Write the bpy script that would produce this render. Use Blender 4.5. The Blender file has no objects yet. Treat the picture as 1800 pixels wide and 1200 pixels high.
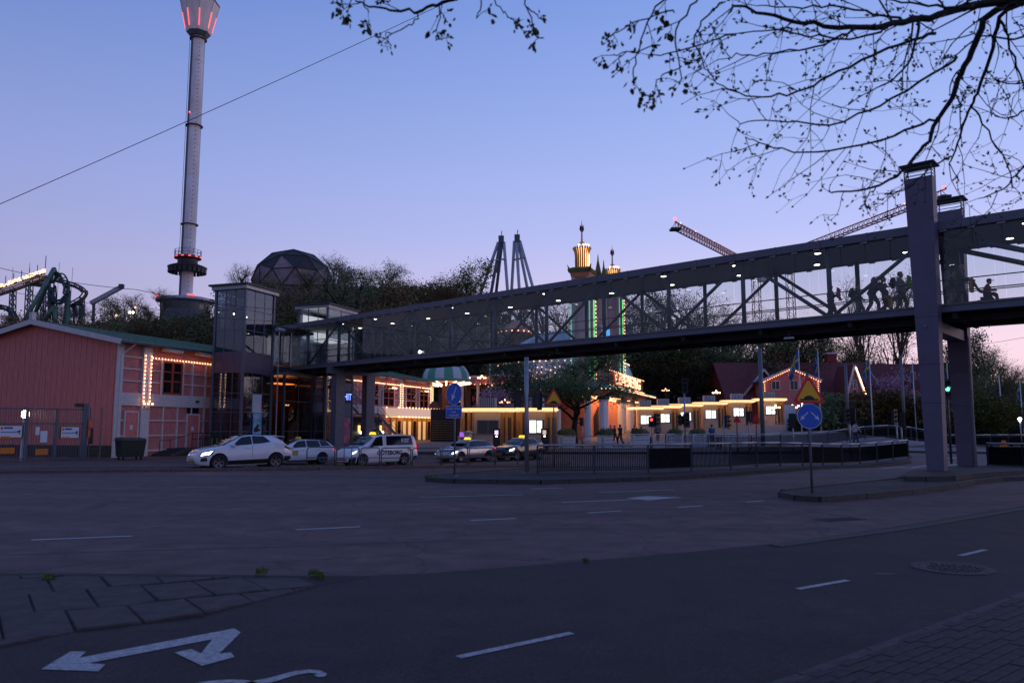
import bpy, bmesh, math, random
from mathutils import Vector, Matrix, Euler
from mathutils import noise as mnoise
random.seed(7)
sc = bpy.context.scene
COL = sc.collection
pi = math.pi

# ---------------------------------------------------------------- camera
CAM_H = 1.85
FPX = 1350.0
PITCH = math.atan(152.0 / FPX)
cd = bpy.data.cameras.new('camera')
cam = bpy.data.objects.new('camera', cd)
COL.objects.link(cam)
cam.location = (0, 0, CAM_H)
cam.rotation_euler = (pi / 2 + PITCH, 0, 0)
cd.sensor_width = 36.0
cd.lens = 36.0 * FPX / 1800.0
cd.clip_start = 0.05
cd.clip_end = 4000.0
cd.dof.use_dof = True
cd.dof.focus_distance = 42.0
cd.dof.aperture_fstop = 2.0
sc.camera = cam

# ---------------------------------------------------------------- sky (dusk)
w = bpy.data.worlds.new('World'); sc.world = w; w.use_nodes = True
nt = w.node_tree; nt.nodes.clear()
out = nt.nodes.new('ShaderNodeOutputWorld')
bg = nt.nodes.new('ShaderNodeBackground')
sky = nt.nodes.new('ShaderNodeTexSky')
sky.sky_type = 'NISHITA'; sky.sun_disc = False
sky.sun_elevation = math.radians(1.0); sky.sun_rotation = math.radians(75.0)
sky.air_density = 1.2; sky.dust_density = 0.6; sky.ozone_density = 3.0
tc = nt.nodes.new('ShaderNodeTexCoord')
sep = nt.nodes.new('ShaderNodeSeparateXYZ')
nt.links.new(tc.outputs['Generated'], sep.inputs[0])
ramp = nt.nodes.new('ShaderNodeValToRGB')
cr = ramp.color_ramp
stops = [(0.0, (0.86, 0.60, 0.64)), (0.10, (0.82, 0.61, 0.72)), (0.17, (0.60, 0.55, 0.80)), (0.24, (0.445, 0.485, 0.83)),
         (0.34, (0.335, 0.425, 0.80)), (0.52, (0.20, 0.315, 0.72)), (0.75, (0.12, 0.21, 0.55)), (1.0, (0.08, 0.15, 0.42))]
while len(cr.elements) < len(stops): cr.elements.new(0.5)
for e, (p, c) in zip(cr.elements, stops):
    e.position = p; e.color = (*c, 1)
nt.links.new(sep.outputs['Z'], ramp.inputs[0])
dotn = nt.nodes.new('ShaderNodeVectorMath'); dotn.operation = 'DOT_PRODUCT'
nt.links.new(tc.outputs['Generated'], dotn.inputs[0]); dotn.inputs[1].default_value = (0.75, 0.66, 0)
mr = nt.nodes.new('ShaderNodeMapRange')
mr.inputs['From Min'].default_value = -1.0; mr.inputs['From Max'].default_value = 1.0
mr.inputs['To Min'].default_value = 0.66; mr.inputs['To Max'].default_value = 1.24
nt.links.new(dotn.outputs['Value'], mr.inputs['Value'])
mul = nt.nodes.new('ShaderNodeVectorMath'); mul.operation = 'SCALE'
ramp2 = nt.nodes.new('ShaderNodeValToRGB'); cr2 = ramp2.color_ramp
stops2 = [(0.0, (0.40, 0.35, 0.52)), (0.10, (0.42, 0.39, 0.62)), (0.19, (0.40, 0.41, 0.71)), (0.30, (0.31, 0.375, 0.75)), (0.52, (0.125, 0.235, 0.61)), (0.75, (0.12, 0.21, 0.55)), (1.0, (0.08, 0.15, 0.42))]
while len(cr2.elements) < len(stops2): cr2.elements.new(0.5)
for e, (p, c) in zip(cr2.elements, stops2): e.position = p; e.color = (*c, 1)
nt.links.new(sep.outputs['Z'], ramp2.inputs[0])
mr2 = nt.nodes.new('ShaderNodeMapRange'); mr2.interpolation_type = 'SMOOTHSTEP'
mr2.inputs['From Min'].default_value = -0.15; mr2.inputs['From Max'].default_value = 0.95
nt.links.new(dotn.outputs['Value'], mr2.inputs['Value'])
mixs = nt.nodes.new('ShaderNodeMix'); mixs.data_type = 'RGBA'
nt.links.new(mr2.outputs[0], mixs.inputs[0]); nt.links.new(ramp2.outputs[0], mixs.inputs[6]); nt.links.new(ramp.outputs[0], mixs.inputs[7])
nt.links.new(mixs.outputs[2], mul.inputs[0])
nt.links.new(mr.outputs[0], mul.inputs['Scale'])
skys = nt.nodes.new('ShaderNodeVectorMath'); skys.operation = 'SCALE'; skys.inputs['Scale'].default_value = 0.02
nt.links.new(sky.outputs[0], skys.inputs[0])
addn = nt.nodes.new('ShaderNodeVectorMath'); addn.operation = 'ADD'
nt.links.new(mul.outputs[0], addn.inputs[0]); nt.links.new(skys.outputs[0], addn.inputs[1])
nt.links.new(addn.outputs[0], bg.inputs[0]); bg.inputs[1].default_value = 0.95
nt.links.new(bg.outputs[0], out.inputs[0])

# ---------------------------------------------------------------- afterglow of the set sun
sd = bpy.data.lights.new('sun', 'SUN'); sd.energy = 0.14; sd.angle = math.radians(25); sd.color = (1.0, 0.66, 0.52)
so = bpy.data.objects.new('sun', sd); COL.objects.link(so)
so.rotation_euler = Vector((-0.95, -0.25, -0.12)).to_track_quat('-Z', 'Y').to_euler()

sc.view_settings.view_transform = 'Standard'; sc.view_settings.look = 'None'
sc.view_settings.exposure = 0.0; sc.view_settings.gamma = 1.0; sc.view_settings.use_curve_mapping = False
sc.cycles.use_denoising = True
sc.cycles.sample_clamp_indirect = 4.0
sc.cycles.transparent_max_bounces = 24
sc.cycles.max_bounces = 8

# ---------------------------------------------------------------- survey helpers: picture point -> place
CT, ST = math.cos(PITCH), math.sin(PITCH)
def ray(px, py):
    xr = (px - 900) / FPX; yu = (600 - py) / FPX
    return xr, CT - yu * ST, ST + yu * CT
def P(px, py, Y):
    a, b, c = ray(px, py); k = Y / b
    return Vector((a * k, Y, CAM_H + c * k))
def Zr(py, Y): return P(900, py, Y).z
def Gd(px, py, z=0.0):
    a, b, c = ray(px, py); k = (z - CAM_H) / c
    return Vector((a * k, b * k, z))
def sstep(a, b, x):
    t = min(1.0, max(0.0, (x - a) / (b - a))); return t * t * (3 - 2 * t)
def lerp(a, b, t): return a + (b - a) * t
def gz(x, y):
    """height of the ground"""
    dip = -0.25 * sstep(34, 43, y) * sstep(-19, -9, x) * (1 - sstep(16, 26, x))
    base = dip + (0.33 - dip) * sstep(51, 60, y) * sstep(-26, -10, x) * (1 - 0.8 * sstep(24, 34, x))
    plane = 1.24 + 0.0549 * (x - 15) + 0.0577 * (y - 85)
    plane = min(plane, 2.3) * (1 - sstep(30, 40, x))
    z = max(base, plane) if y > 58 and plane > base else base
    return z
def hill(x, y):
    a = sstep(108, 215, y)
    left = 1 - sstep(-30, 30, x)
    amp = lerp(14.0, 27.0, left) * (1 - 0.55 * sstep(35, 110, x)) + 9 * sstep(-78, -58, x) * (1 - sstep(-8, 15, x))
    return a * amp + 4 * sstep(230, 400, y) * 0
def tz(x, y): return gz(x, y) + hill(x, y)

# ---------------------------------------------------------------- mesh helpers
class MB:
    def __init__(s): s.v = []; s.f = []; s.m = []
    def add(s, vs, fs, mi=0):
        o = len(s.v); s.v += [tuple(p) for p in vs]
        for f in fs: s.f.append(tuple(i + o for i in f)); s.m.append(mi)
        return s
    def box(s, c, d, rz=0.0, mi=0, M=None):
        x, y, z = d[0] / 2, d[1] / 2, d[2] / 2
        vs = [Vector(p) for p in ((-x, -y, -z), (x, -y, -z), (x, y, -z), (-x, y, -z), (-x, -y, z), (x, -y, z), (x, y, z), (-x, y, z))]
        if M is not None: vs = [M @ p for p in vs]
        elif rz:
            R = Matrix.Rotation(rz, 3, 'Z'); vs = [R @ p for p in vs]
        c = Vector(c)
        return s.add([p + c for p in vs], [(0, 3, 2, 1), (4, 5, 6, 7), (0, 1, 5, 4), (1, 2, 6, 5), (2, 3, 7, 6), (3, 0, 4, 7)], mi)
    def b2(s, a, b, mi=0):
        return s.box([(a[i] + b[i]) / 2 for i in range(3)], [abs(b[i] - a[i]) for i in range(3)], 0, mi)
    def beam(s, a, b, wd, hg, up=(0, 0, 1), mi=0):
        a = Vector(a); b = Vector(b); d = b - a; L = d.length; d.normalize()
        u = Vector(up); sx = d.cross(u)
        if sx.length < 1e-4: sx = d.cross(Vector((1, 0, 0)))
        sx.normalize(); uy = sx.cross(d)
        M = Matrix((sx, d, uy)).transposed()
        return s.box((a + b) / 2, (wd, L, hg), 0, mi, M)
    def tube(s, pts, rad, n=8, mi=0, cap=True):
        pts = [Vector(p) for p in pts]
        if not hasattr(rad, '__len__'): rad = [rad] * len(pts)
        vs = []; fs = []
        prev = None
        for i, p in enumerate(pts):
            d = (pts[min(i + 1, len(pts) - 1)] - pts[max(i - 1, 0)])
            if d.length < 1e-9: d = Vector((0, 0, 1))
            d.normalize()
            if prev is None:
                a = d.orthogonal().normalized()
            else:
                a = prev - d * prev.dot(d)
                a = a.normalized() if a.length > 1e-6 else d.orthogonal().normalized()
            prev = a; b = d.cross(a)
            for k in range(n):
                t = 2 * pi * k / n
                vs.append(p + (a * math.cos(t) + b * math.sin(t)) * rad[i])
        for i in range(len(pts) - 1):
            for k in range(n):
                k2 = (k + 1) % n
                fs.append((i * n + k, i * n + k2, (i + 1) * n + k2, (i + 1) * n + k))
        if cap:
            fs.append(tuple(range(n - 1, -1, -1))); o = (len(pts) - 1) * n; fs.append(tuple(o + k for k in range(n)))
        return s.add(vs, fs, mi)
    def lathe(s, prof, n=16, c=(0, 0, 0), mi=0, a0=0.0, a1=2 * pi):
        c = Vector(c); vs = []; fs = []
        full = abs(a1 - a0 - 2 * pi) < 1e-6; m = n if full else n + 1
        for r, z in prof:
            for k in range(m):
                t = a0 + (a1 - a0) * k / n
                vs.append(c + Vector((r * math.cos(t), r * math.sin(t), z)))
        for i in range(len(prof) - 1):
            for k in range(n):
                k2 = (k + 1) % m
                fs.append((i * m + k, i * m + k2, (i + 1) * m + k2, (i + 1) * m + k))
        return s.add(vs, fs, mi)
    def prism(s, poly, a, b, axis='z', mi=0):
        """poly: 2D loop; extruded between a and b along the axis (x: poly=(y,z), y: poly=(x,z), z: poly=(x,y))"""
        def mk(p, h):
            return {'z': (p[0], p[1], h), 'y': (p[0], h, p[1]), 'x': (h, p[0], p[1])}[axis]
        n = len(poly)
        vs = [mk(p, a) for p in poly] + [mk(p, b) for p in poly]
        fs = [tuple(range(n)), tuple(range(2 * n - 1, n - 1, -1))] + [(i, i + n, (i + 1) % n + n, (i + 1) % n) for i in range(n)]
        return s.add(vs, fs, mi)
    def octa(s, c, r, mi=0):
        c = Vector(c)
        vs = [c + Vector(p) * r for p in ((1, 0, 0), (-1, 0, 0), (0, 1, 0), (0, -1, 0), (0, 0, 1), (0, 0, -1))]
        return s.add(vs, [(0, 2, 4), (2, 1, 4), (1, 3, 4), (3, 0, 4), (2, 0, 5), (1, 2, 5), (3, 1, 5), (0, 3, 5)], mi)
    def ball(s, c, r, n=8, mi=0, sc_=(1, 1, 1)):
        c = Vector(c); h = n // 2; vs = []; fs = []
        for i in range(h + 1):
            t = pi * i / h
            for k in range(n):
                q = 2 * pi * k / n
                vs.append(c + Vector((r * sc_[0] * math.sin(t) * math.cos(q), r * sc_[1] * math.sin(t) * math.sin(q), r * sc_[2] * math.cos(t))))
        for i in range(h):
            for k in range(n):
                k2 = (k + 1) % n
                fs.append((i * n + k, (i + 1) * n + k, (i + 1) * n + k2, i * n + k2))
        return s.add(vs, fs, mi)
    def mesh(s, name, mats, smooth=False, fix=True):
        me = bpy.data.meshes.new(name); me.from_pydata(s.v, [], s.f)
        if not isinstance(mats, (list, tuple)): mats = [mats]
        for m in mats: me.materials.append(M_[m] if isinstance(m, str) else m)
        if len(mats) > 1: me.polygons.foreach_set('material_index', s.m)
        if fix:
            bm = bmesh.new(); bm.from_mesh(me)
            bmesh.ops.recalc_face_normals(bm, faces=bm.faces); bm.to_mesh(me); bm.free()
        if smooth: me.polygons.foreach_set('use_smooth', [True] * len(me.polygons))
        me.update(); return me
    def build(s, name, mats, parent=None, smooth=False, fix=True):
        return put(s.mesh(name, mats, smooth, fix), name, parent)
def put(me, name, parent=None, loc=None, rz=None, scale=None):
    o = bpy.data.objects.new(name, me); COL.objects.link(o)
    if parent is not None: o.parent = parent
    if loc is not None: o.location = loc
    if rz is not None: o.rotation_euler = (0, 0, rz)
    if scale is not None: o.scale = scale if hasattr(scale, '__len__') else (scale,) * 3
    return o
def tag(o, label, cat, group=None, kind=None):
    o['label'] = label; o['category'] = cat
    if group: o['group'] = group
    if kind: o['kind'] = kind
    return o
def empty(name, loc, rz=0.0, label=None, cat=None, group=None, scale=1.0):
    o = bpy.data.objects.new(name, None); COL.objects.link(o)
    o.location = loc; o.rotation_euler = (0, 0, rz); o.scale = (scale,) * 3
    if label: tag(o, label, cat, group)
    return o
def struct(o, label=None):
    o['kind'] = 'structure'
    if label: o['label'] = label
    return o
def copy_tree(o, parent=None):
    c = o.copy(); COL.objects.link(c); c.parent = parent
    for ch in [q for q in bpy.data.objects if q.parent == o]: copy_tree(ch, c)
    return c
def ordw(i):
    a = 'first second third fourth fifth sixth seventh eighth ninth tenth eleventh twelfth thirteenth fourteenth fifteenth sixteenth seventeenth eighteenth nineteenth twentieth'.split()
    return a[i] if i < 20 else 'twenty-' + a[i - 20] if i < 29 else 'thirty-' + a[i - 30] if i > 29 else 'thirtieth'
def text(name, body, size, mat, parent, loc, rot, align='CENTER', ext=0.004, shear=0.0, bold=0.0):
    cu = bpy.data.curves.new(name, 'FONT'); cu.body = body; cu.size = size; cu.extrude = ext
    cu.align_x = align; cu.align_y = 'CENTER'; cu.shear = shear; cu.resolution_u = 3; cu.offset = bold
    o = bpy.data.objects.new(name, cu); COL.objects.link(o)
    dg = bpy.context.evaluated_depsgraph_get()
    me = bpy.data.meshes.new_from_object(o.evaluated_get(dg)); bpy.data.objects.remove(o)
    me.materials.clear(); me.materials.append(M_[mat])
    o = put(me, name, parent); o.location = loc; o.rotation_euler = rot
    return o

# ---------------------------------------------------------------- materials
M_ = {}
def mk(name, rgb, rough=0.7, metal=0.0, var=0.12, scale=6.0, bump=0.0, bscale=40.0, spec=0.5, coat=0.0, stretch=(1, 1, 1), hue=None):
    m = bpy.data.materials.new(name); m.use_nodes = True; t = m.node_tree; b = t.nodes['Principled BSDF']
    b.inputs['Roughness'].default_value = rough; b.inputs['Metallic'].default_value = metal
    b.inputs['Specular IOR Level'].default_value = spec; b.inputs['Coat Weight'].default_value = coat
    c = t.nodes.new('ShaderNodeTexCoord'); mp = t.nodes.new('ShaderNodeMapping'); mp.inputs['Scale'].default_value = stretch
    t.links.new(c.outputs['Object'], mp.inputs[0])
    n = t.nodes.new('ShaderNodeTexNoise'); n.inputs['Scale'].default_value = scale; n.inputs['Detail'].default_value = 6; n.inputs['Roughness'].default_value = 0.65
    t.links.new(mp.outputs[0], n.inputs['Vector'])
    r = t.nodes.new('ShaderNodeValToRGB')
    lo = [max(0, x * (1 - 2 * var)) for x in rgb]; hi = [min(1, x * (1 + 2 * var)) for x in (hue or rgb)]
    r.color_ramp.elements[0].position = 0.28; r.color_ramp.elements[1].position = 0.74
    r.color_ramp.elements[0].color = (*lo, 1); r.color_ramp.elements[1].color = (*hi, 1)
    t.links.new(n.outputs['Fac'], r.inputs[0]); t.links.new(r.outputs[0], b.inputs['Base Color'])
    if bump:
        n2 = t.nodes.new('ShaderNodeTexNoise'); n2.inputs['Scale'].default_value = bscale; n2.inputs['Detail'].default_value = 4
        t.links.new(mp.outputs[0], n2.inputs['Vector'])
        bp = t.nodes.new('ShaderNodeBump'); bp.inputs['Strength'].default_value = bump; bp.inputs['Distance'].default_value = 0.02
        t.links.new(n2.outputs['Fac'], bp.inputs['Height']); t.links.new(bp.outputs[0], b.inputs['Normal'])
    M_[name] = m; return m
def em(name, rgb, strength, base=(0.5, 0.5, 0.5)):
    m = bpy.data.materials.new(name); m.use_nodes = True; b = m.node_tree.nodes['Principled BSDF']
    b.inputs['Base Color'].default_value = (*base, 1); b.inputs['Emission Color'].default_value = (*rgb, 1)
    b.inputs['Emission Strength'].default_value = strength; b.inputs['Roughness'].default_value = 0.4
    M_[name] = m; return m
def glassm(name, tint, refl=0.06, rough=0.02, opaque=0.0, dark=(0.01, 0.012, 0.015)):
    """thin architectural glass: tinted see-through with a mirror of the sky on top"""
    m = bpy.data.materials.new(name); m.use_nodes = True; t = m.node_tree; t.nodes.clear()
    o = t.nodes.new('ShaderNodeOutputMaterial'); mx = t.nodes.new('ShaderNodeMixShader')
    tr = t.nodes.new('ShaderNodeBsdfTransparent'); tr.inputs[0].default_value = (*tint, 1)
    gl = t.nodes.new('ShaderNodeBsdfGlossy'); gl.inputs['Roughness'].default_value = rough; gl.inputs['Color'].default_value = (0.80, 0.90, 1, 1)
    fl = t.nodes.new('ShaderNodeLayerWeight'); fl.inputs[0].default_value = 0.5
    fr = t.nodes.new('ShaderNodeMath'); fr.operation = 'POWER'; fr.inputs[1].default_value = 4.5; t.links.new(fl.outputs['Facing'], fr.inputs[0])
    ad = t.nodes.new('ShaderNodeMath'); ad.operation = 'MULTIPLY_ADD'; ad.inputs[1].default_value = 0.6; ad.inputs[2].default_value = refl; ad.use_clamp = True
    t.links.new(fr.outputs[0], ad.inputs[0])
    last = tr
    if opaque > 0:
        df = t.nodes.new('ShaderNodeBsdfDiffuse'); df.inputs[0].default_value = (*dark, 1)
        m2 = t.nodes.new('ShaderNodeMixShader'); m2.inputs[0].default_value = opaque
        t.links.new(tr.outputs[0], m2.inputs[1]); t.links.new(df.outputs[0], m2.inputs[2]); last = m2
    t.links.new(ad.outputs[0], mx.inputs[0]); t.links.new(last.outputs[0], mx.inputs[1]); t.links.new(gl.outputs[0], mx.inputs[2])
    t.links.new(mx.outputs[0], o.inputs[0]); M_[name] = m; return m
def asphalt(name, rgb, warm, patch=0.8):
    m = bpy.data.materials.new(name); m.use_nodes = True; t = m.node_tree; b = t.nodes['Principled BSDF']
    c = t.nodes.new('ShaderNodeTexCoord')
    def nz(s, d=5, st=None):
        n = t.nodes.new('ShaderNodeTexNoise'); n.inputs['Scale'].default_value = s; n.inputs['Detail'].default_value = d
        if st:
            mp = t.nodes.new('ShaderNodeMapping'); mp.inputs['Scale'].default_value = st; mp.inputs['Rotation'].default_value = (0, 0, 0.45)
            t.links.new(c.outputs['Object'], mp.inputs[0]); t.links.new(mp.outputs[0], n.inputs['Vector'])
        else: t.links.new(c.outputs['Object'], n.inputs['Vector'])
        return n
    big = nz(0.30, 6, (0.25, 1.7, 1)); grain = nz(48, 3); mid = nz(1.7, 8)
    r = t.nodes.new('ShaderNodeValToRGB'); r.color_ramp.elements[0].position = 0.40; r.color_ramp.elements[1].position = 0.62
    r.color_ramp.elements[0].color = (*rgb, 1); r.color_ramp.elements[1].color = (*warm, 1)
    t.links.new(big.outputs['Fac'], r.inputs[0])
    m1 = t.nodes.new('ShaderNodeMix'); m1.data_type = 'RGBA'; m1.blend_type = 'OVERLAY'; m1.inputs[0].default_value = patch
    t.links.new(r.outputs[0], m1.inputs[6]); t.links.new(mid.outputs['Fac'], m1.inputs[7])
    m2 = t.nodes.new('ShaderNodeMix'); m2.data_type = 'RGBA'; m2.blend_type = 'OVERLAY'; m2.inputs[0].default_value = 0.75
    t.links.new(m1.outputs[2], m2.inputs[6])
    gr = t.nodes.new('ShaderNodeMapRange'); gr.inputs['From Min'].default_value = 0.36; gr.inputs['From Max'].default_value = 0.64; gr.inputs['To Min'].default_value = 0.12; gr.inputs['To Max'].default_value = 0.88
    t.links.new(grain.outputs['Fac'], gr.inputs['Value']); t.links.new(gr.outputs[0], m2.inputs[7])
    vo = t.nodes.new('ShaderNodeTexVoronoi'); vo.feature = 'DISTANCE_TO_EDGE'; vo.inputs['Scale'].default_value = 0.33
    wa = t.nodes.new('ShaderNodeVectorMath'); wa.operation = 'MULTIPLY_ADD'; wa.inputs[1].default_value = (0.9, 0.9, 0); t.links.new(mid.outputs['Color'], wa.inputs[0]); t.links.new(c.outputs['Object'], wa.inputs[2]); t.links.new(wa.outputs[0], vo.inputs['Vector'])
    ck = t.nodes.new('ShaderNodeMapRange'); ck.inputs['From Min'].default_value = 0.002; ck.inputs['From Max'].default_value = 0.010; ck.inputs['To Min'].default_value = 0.62; ck.inputs['To Max'].default_value = 1.0; t.links.new(vo.outputs['Distance'], ck.inputs['Value'])
    m3 = t.nodes.new('ShaderNodeMix'); m3.data_type = 'RGBA'; m3.blend_type = 'MULTIPLY'; m3.inputs[0].default_value = 1.0
    t.links.new(m2.outputs[2], m3.inputs[6]); t.links.new(ck.outputs[0], m3.inputs[7]); t.links.new(m3.outputs[2], b.inputs['Base Color'])
    b.inputs['Roughness'].default_value = 0.78; b.inputs['Specular IOR Level'].default_value = 0.35
    bp = t.nodes.new('ShaderNodeBump'); bp.inputs['Strength'].default_value = 0.5; bp.inputs['Distance'].default_value = 0.008
    t.links.new(grain.outputs['Fac'], bp.inputs['Height']); t.links.new(bp.outputs[0], b.inputs['Normal'])
    M_[name] = m
asphalt('asphalt_road', (0.092, 0.052, 0.050), (0.130, 0.074, 0.070))
asphalt('asphalt_path', (0.021, 0.0135, 0.0132), (0.034, 0.0200, 0.0182))
asphalt('asphalt_far', (0.040, 0.032, 0.033), (0.060, 0.046, 0.045))
asphalt('gravel', (0.032, 0.027, 0.025), (0.055, 0.046, 0.040), 0.9)
mk('earth', (0.03, 0.032, 0.02), 0.95, var=0.25, scale=1.5)
mk('plaza_stone', (0.16, 0.13, 0.12), 0.75, var=0.15, scale=2, bump=0.2)
mk('concrete_slab', (0.062, 0.049, 0.045), 0.9, var=0.22, scale=5, bump=0.5, bscale=60)
mk('joint_soil', (0.02, 0.018, 0.014), 0.95, var=0.3, scale=20)
mk('paver_brick', (0.046, 0.033, 0.031), 0.88, var=0.25, scale=9, bump=0.4)
mk('kerb_stone', (0.060, 0.050, 0.047), 0.85, var=0.2, scale=8, bump=0.3)
mk('kerb_red', (0.15, 0.085, 0.07), 0.85, var=0.2, scale=8, bump=0.3)
mk('road_paint', (0.37, 0.35, 0.35), 0.7, var=0.3, scale=26, bump=0.2)
mk('paint_worn', (0.19, 0.19, 0.20), 0.75, var=0.4, scale=40)
mk('cast_iron', (0.05, 0.045, 0.042), 0.6, 0.7, var=0.3, scale=30)
mk('pink_wood', (0.66, 0.195, 0.165), 0.7, var=0.12, scale=3, stretch=(3, 3, 0.4))
mk('pink_panel', (0.54, 0.19, 0.175), 0.7, var=0.10, scale=2.5)
mk('white_wood', (0.62, 0.57, 0.56), 0.65, var=0.07, scale=4)
mk('red_frame', (0.38, 0.05, 0.03), 0.5, var=0.1)
mk('red_wood', (0.30, 0.055, 0.045), 0.7, var=0.15, scale=3)
mk('copper_roof', (0.135, 0.24, 0.17), 0.65, var=0.2, scale=2.5)
mk('steel_blue', (0.12, 0.125, 0.165), 0.5, 0.2, var=0.08, scale=3)
mk('steel_dark', (0.055, 0.07, 0.085), 0.45, 0.4, var=0.1, scale=3)
mk('steel_green', (0.05, 0.07, 0.085), 0.5, 0.2, var=0.1)
mk('pier_paint', (0.12, 0.10, 0.155), 0.6, 0.0, var=0.07, scale=1.2, bump=0.15, bscale=4)
mk('purple_panel', (0.10, 0.07, 0.11), 0.4, var=0.06)
mk('roof_dark', (0.05, 0.05, 0.06), 0.6, var=0.15)
mk('belly_dark', (0.03, 0.028, 0.032), 0.8, var=0.2)
mk('ceiling', (0.30, 0.26, 0.25), 0.6, var=0.1)
mk('galv', (0.34, 0.35, 0.38), 0.45, 0.6, var=0.12, scale=8)
mk('galv_dull', (0.16, 0.165, 0.19), 0.55, 0.4, var=0.12, scale=8)
mk('black_metal', (0.022, 0.022, 0.026), 0.5, 0.2, var=0.2)
mk('panel_black', (0.012, 0.012, 0.016), 0.95, var=0.2, spec=0.05)
mk('fence_dark', (0.04, 0.042, 0.055), 0.6, 0.2, var=0.1)
mk('fence_grey', (0.105, 0.11, 0.135), 0.5, 0.3, var=0.1)
mk('plastic_bin', (0.012, 0.026, 0.018), 0.5, var=0.2)
mk('sign_blue', (0.008, 0.11, 0.55), 0.4, var=0.03)
mk('sign_white', (0.62, 0.66, 0.74), 0.45, var=0.04)
mk('sign_red', (0.70, 0.015, 0.02), 0.4, var=0.03)
mk('sign_yellow', (0.90, 0.46, 0.015), 0.4, var=0.03)
mk('sign_black', (0.01, 0.01, 0.01), 0.5, var=0.05)
mk('sign_orange', (0.65, 0.17, 0.01), 0.4, var=0.08)
mk('white_paint', (0.72, 0.72, 0.74), 0.5, var=0.04)
mk('cream_wall', (0.54, 0.42, 0.32), 0.6, var=0.06)
mk('gold_wood', (0.50, 0.27, 0.09), 0.45, var=0.15, scale=5, stretch=(4, 4, .5))
mk('orange_wall', (0.60, 0.22, 0.11), 0.7, var=0.06)
mk('brown_wood', (0.12, 0.06, 0.035), 0.6, var=0.2, scale=5)
mk('tower_concrete', (0.76, 0.68, 0.66), 0.75, var=0.12, scale=0.35, stretch=(1, 1, .3))
mk('tower_dark', (0.10, 0.105, 0.13), 0.6, var=0.1)
mk('ride_black', (0.03, 0.028, 0.03), 0.6, var=0.3)
mk('ride_red', (0.25, 0.03, 0.03), 0.5, var=0.2)
mk('coaster_green', (0.11, 0.21, 0.15), 0.5, 0.2, var=0.12)
mk('coaster_dark', (0.04, 0.075, 0.08), 0.5, 0.3, var=0.15)
mk('coaster_brown', (0.15, 0.12, 0.10), 0.6, 0.2, var=0.15)
mk('cream_panel', (0.60, 0.46, 0.36), 0.6, var=0.05)
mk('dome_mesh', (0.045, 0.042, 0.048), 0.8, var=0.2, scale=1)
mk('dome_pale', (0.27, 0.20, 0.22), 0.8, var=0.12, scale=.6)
mk('white_steel', (0.46, 0.46, 0.52), 0.5, 0.1, var=0.08, scale=1)
mk('crane_red', (0.48, 0.11, 0.09), 0.5, 0.1, var=0.15)
mk('awning_green', (0.10, 0.33, 0.22), 0.7, var=0.08)
mk('awning_white', (0.56, 0.60, 0.64), 0.7, var=0.05)
mk('awning_pale', (0.30, 0.43, 0.45), 0.7, var=0.1)
mk('tower_stone', (0.58, 0.44, 0.40), 0.75, var=0.1, scale=2, stretch=(3, 3, .3))
mk('tower_rose', (0.46, 0.25, 0.23), 0.75, var=0.1, scale=2, stretch=(3, 3, .3))
mk('gold', (0.55, 0.33, 0.10), 0.35, 0.5, var=0.1)
mk('roof_tile', (0.16, 0.035, 0.032), 0.8, var=0.25, scale=5, bump=0.4, bscale=14)
mk('brick_red', (0.26, 0.04, 0.04), 0.8, var=0.2, scale=8)
mk('bark', (0.020, 0.016, 0.014), 0.9, var=0.3, scale=14, bump=0.6)
mk('bark_brown', (0.12, 0.085, 0.06), 0.9, var=0.3, scale=10, bump=0.5)
mk('twig', (0.09, 0.065, 0.05), 0.9, var=0.3, scale=20)
mk('leaf_spring', (0.13, 0.135, 0.03), 0.7, var=0.35, scale=0.8)
mk('leaf_dark', (0.095, 0.115, 0.03), 0.7, var=0.35, scale=0.8)
mk('leaf_brown', (0.15, 0.10, 0.045), 0.7, var=0.35, scale=0.8)
mk('leaf_fresh', (0.085, 0.13, 0.02), 0.7, var=0.3, scale=1.5)
mk('leaf_bud', (0.05, 0.055, 0.018), 0.7, var=0.3, scale=3)
mk('blossom', (0.50, 0.26, 0.34), 0.7, var=0.2, scale=3)
mk('leaf_gold', (0.13, 0.085, 0.02), 0.7, var=0.35, scale=1)
mk('hedge', (0.03, 0.045, 0.015), 0.8, var=0.4, scale=4)
mk('wood_mass', (0.085, 0.075, 0.032), 0.95, var=0.45, scale=0.5)
mk('flag_blue', (0.006, 0.10, 0.28), 0.7, var=0.08)
mk('flag_yellow', (0.62, 0.42, 0.02), 0.7, var=0.05)
mk('rubber', (0.012, 0.012, 0.013), 0.8, var=0.1)
mk('rim', (0.16, 0.165, 0.18), 0.35, 0.7, var=0.1)
mk('rim_dark', (0.05, 0.052, 0.06), 0.35, 0.7, var=0.1)
mk('car_white', (0.66, 0.67, 0.72), 0.22, var=0.02, coat=0.8)
mk('car_taxi', (0.74, 0.75, 0.79), 0.22, var=0.02, coat=0.8)
mk('car_silver', (0.30, 0.33, 0.37), 0.25, 0.6, var=0.02, coat=0.8)
mk('car_black', (0.02, 0.022, 0.035), 0.2, var=0.02, coat=1.0)
mk('car_trim', (0.014, 0.014, 0.016), 0.45, var=0.05)
mk('car_glass', (0.010, 0.012, 0.017), 0.06, var=0.0, spec=0.5, coat=0.0)
mk('plate', (0.55, 0.24, 0.03), 0.5, var=0.03)
mk('skin', (0.40, 0.21, 0.15), 0.6, var=0.06)
mk('hair_dark', (0.018, 0.013, 0.011), 0.7, var=0.2)
mk('shoe', (0.03, 0.028, 0.028), 0.6, var=0.1)
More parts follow.
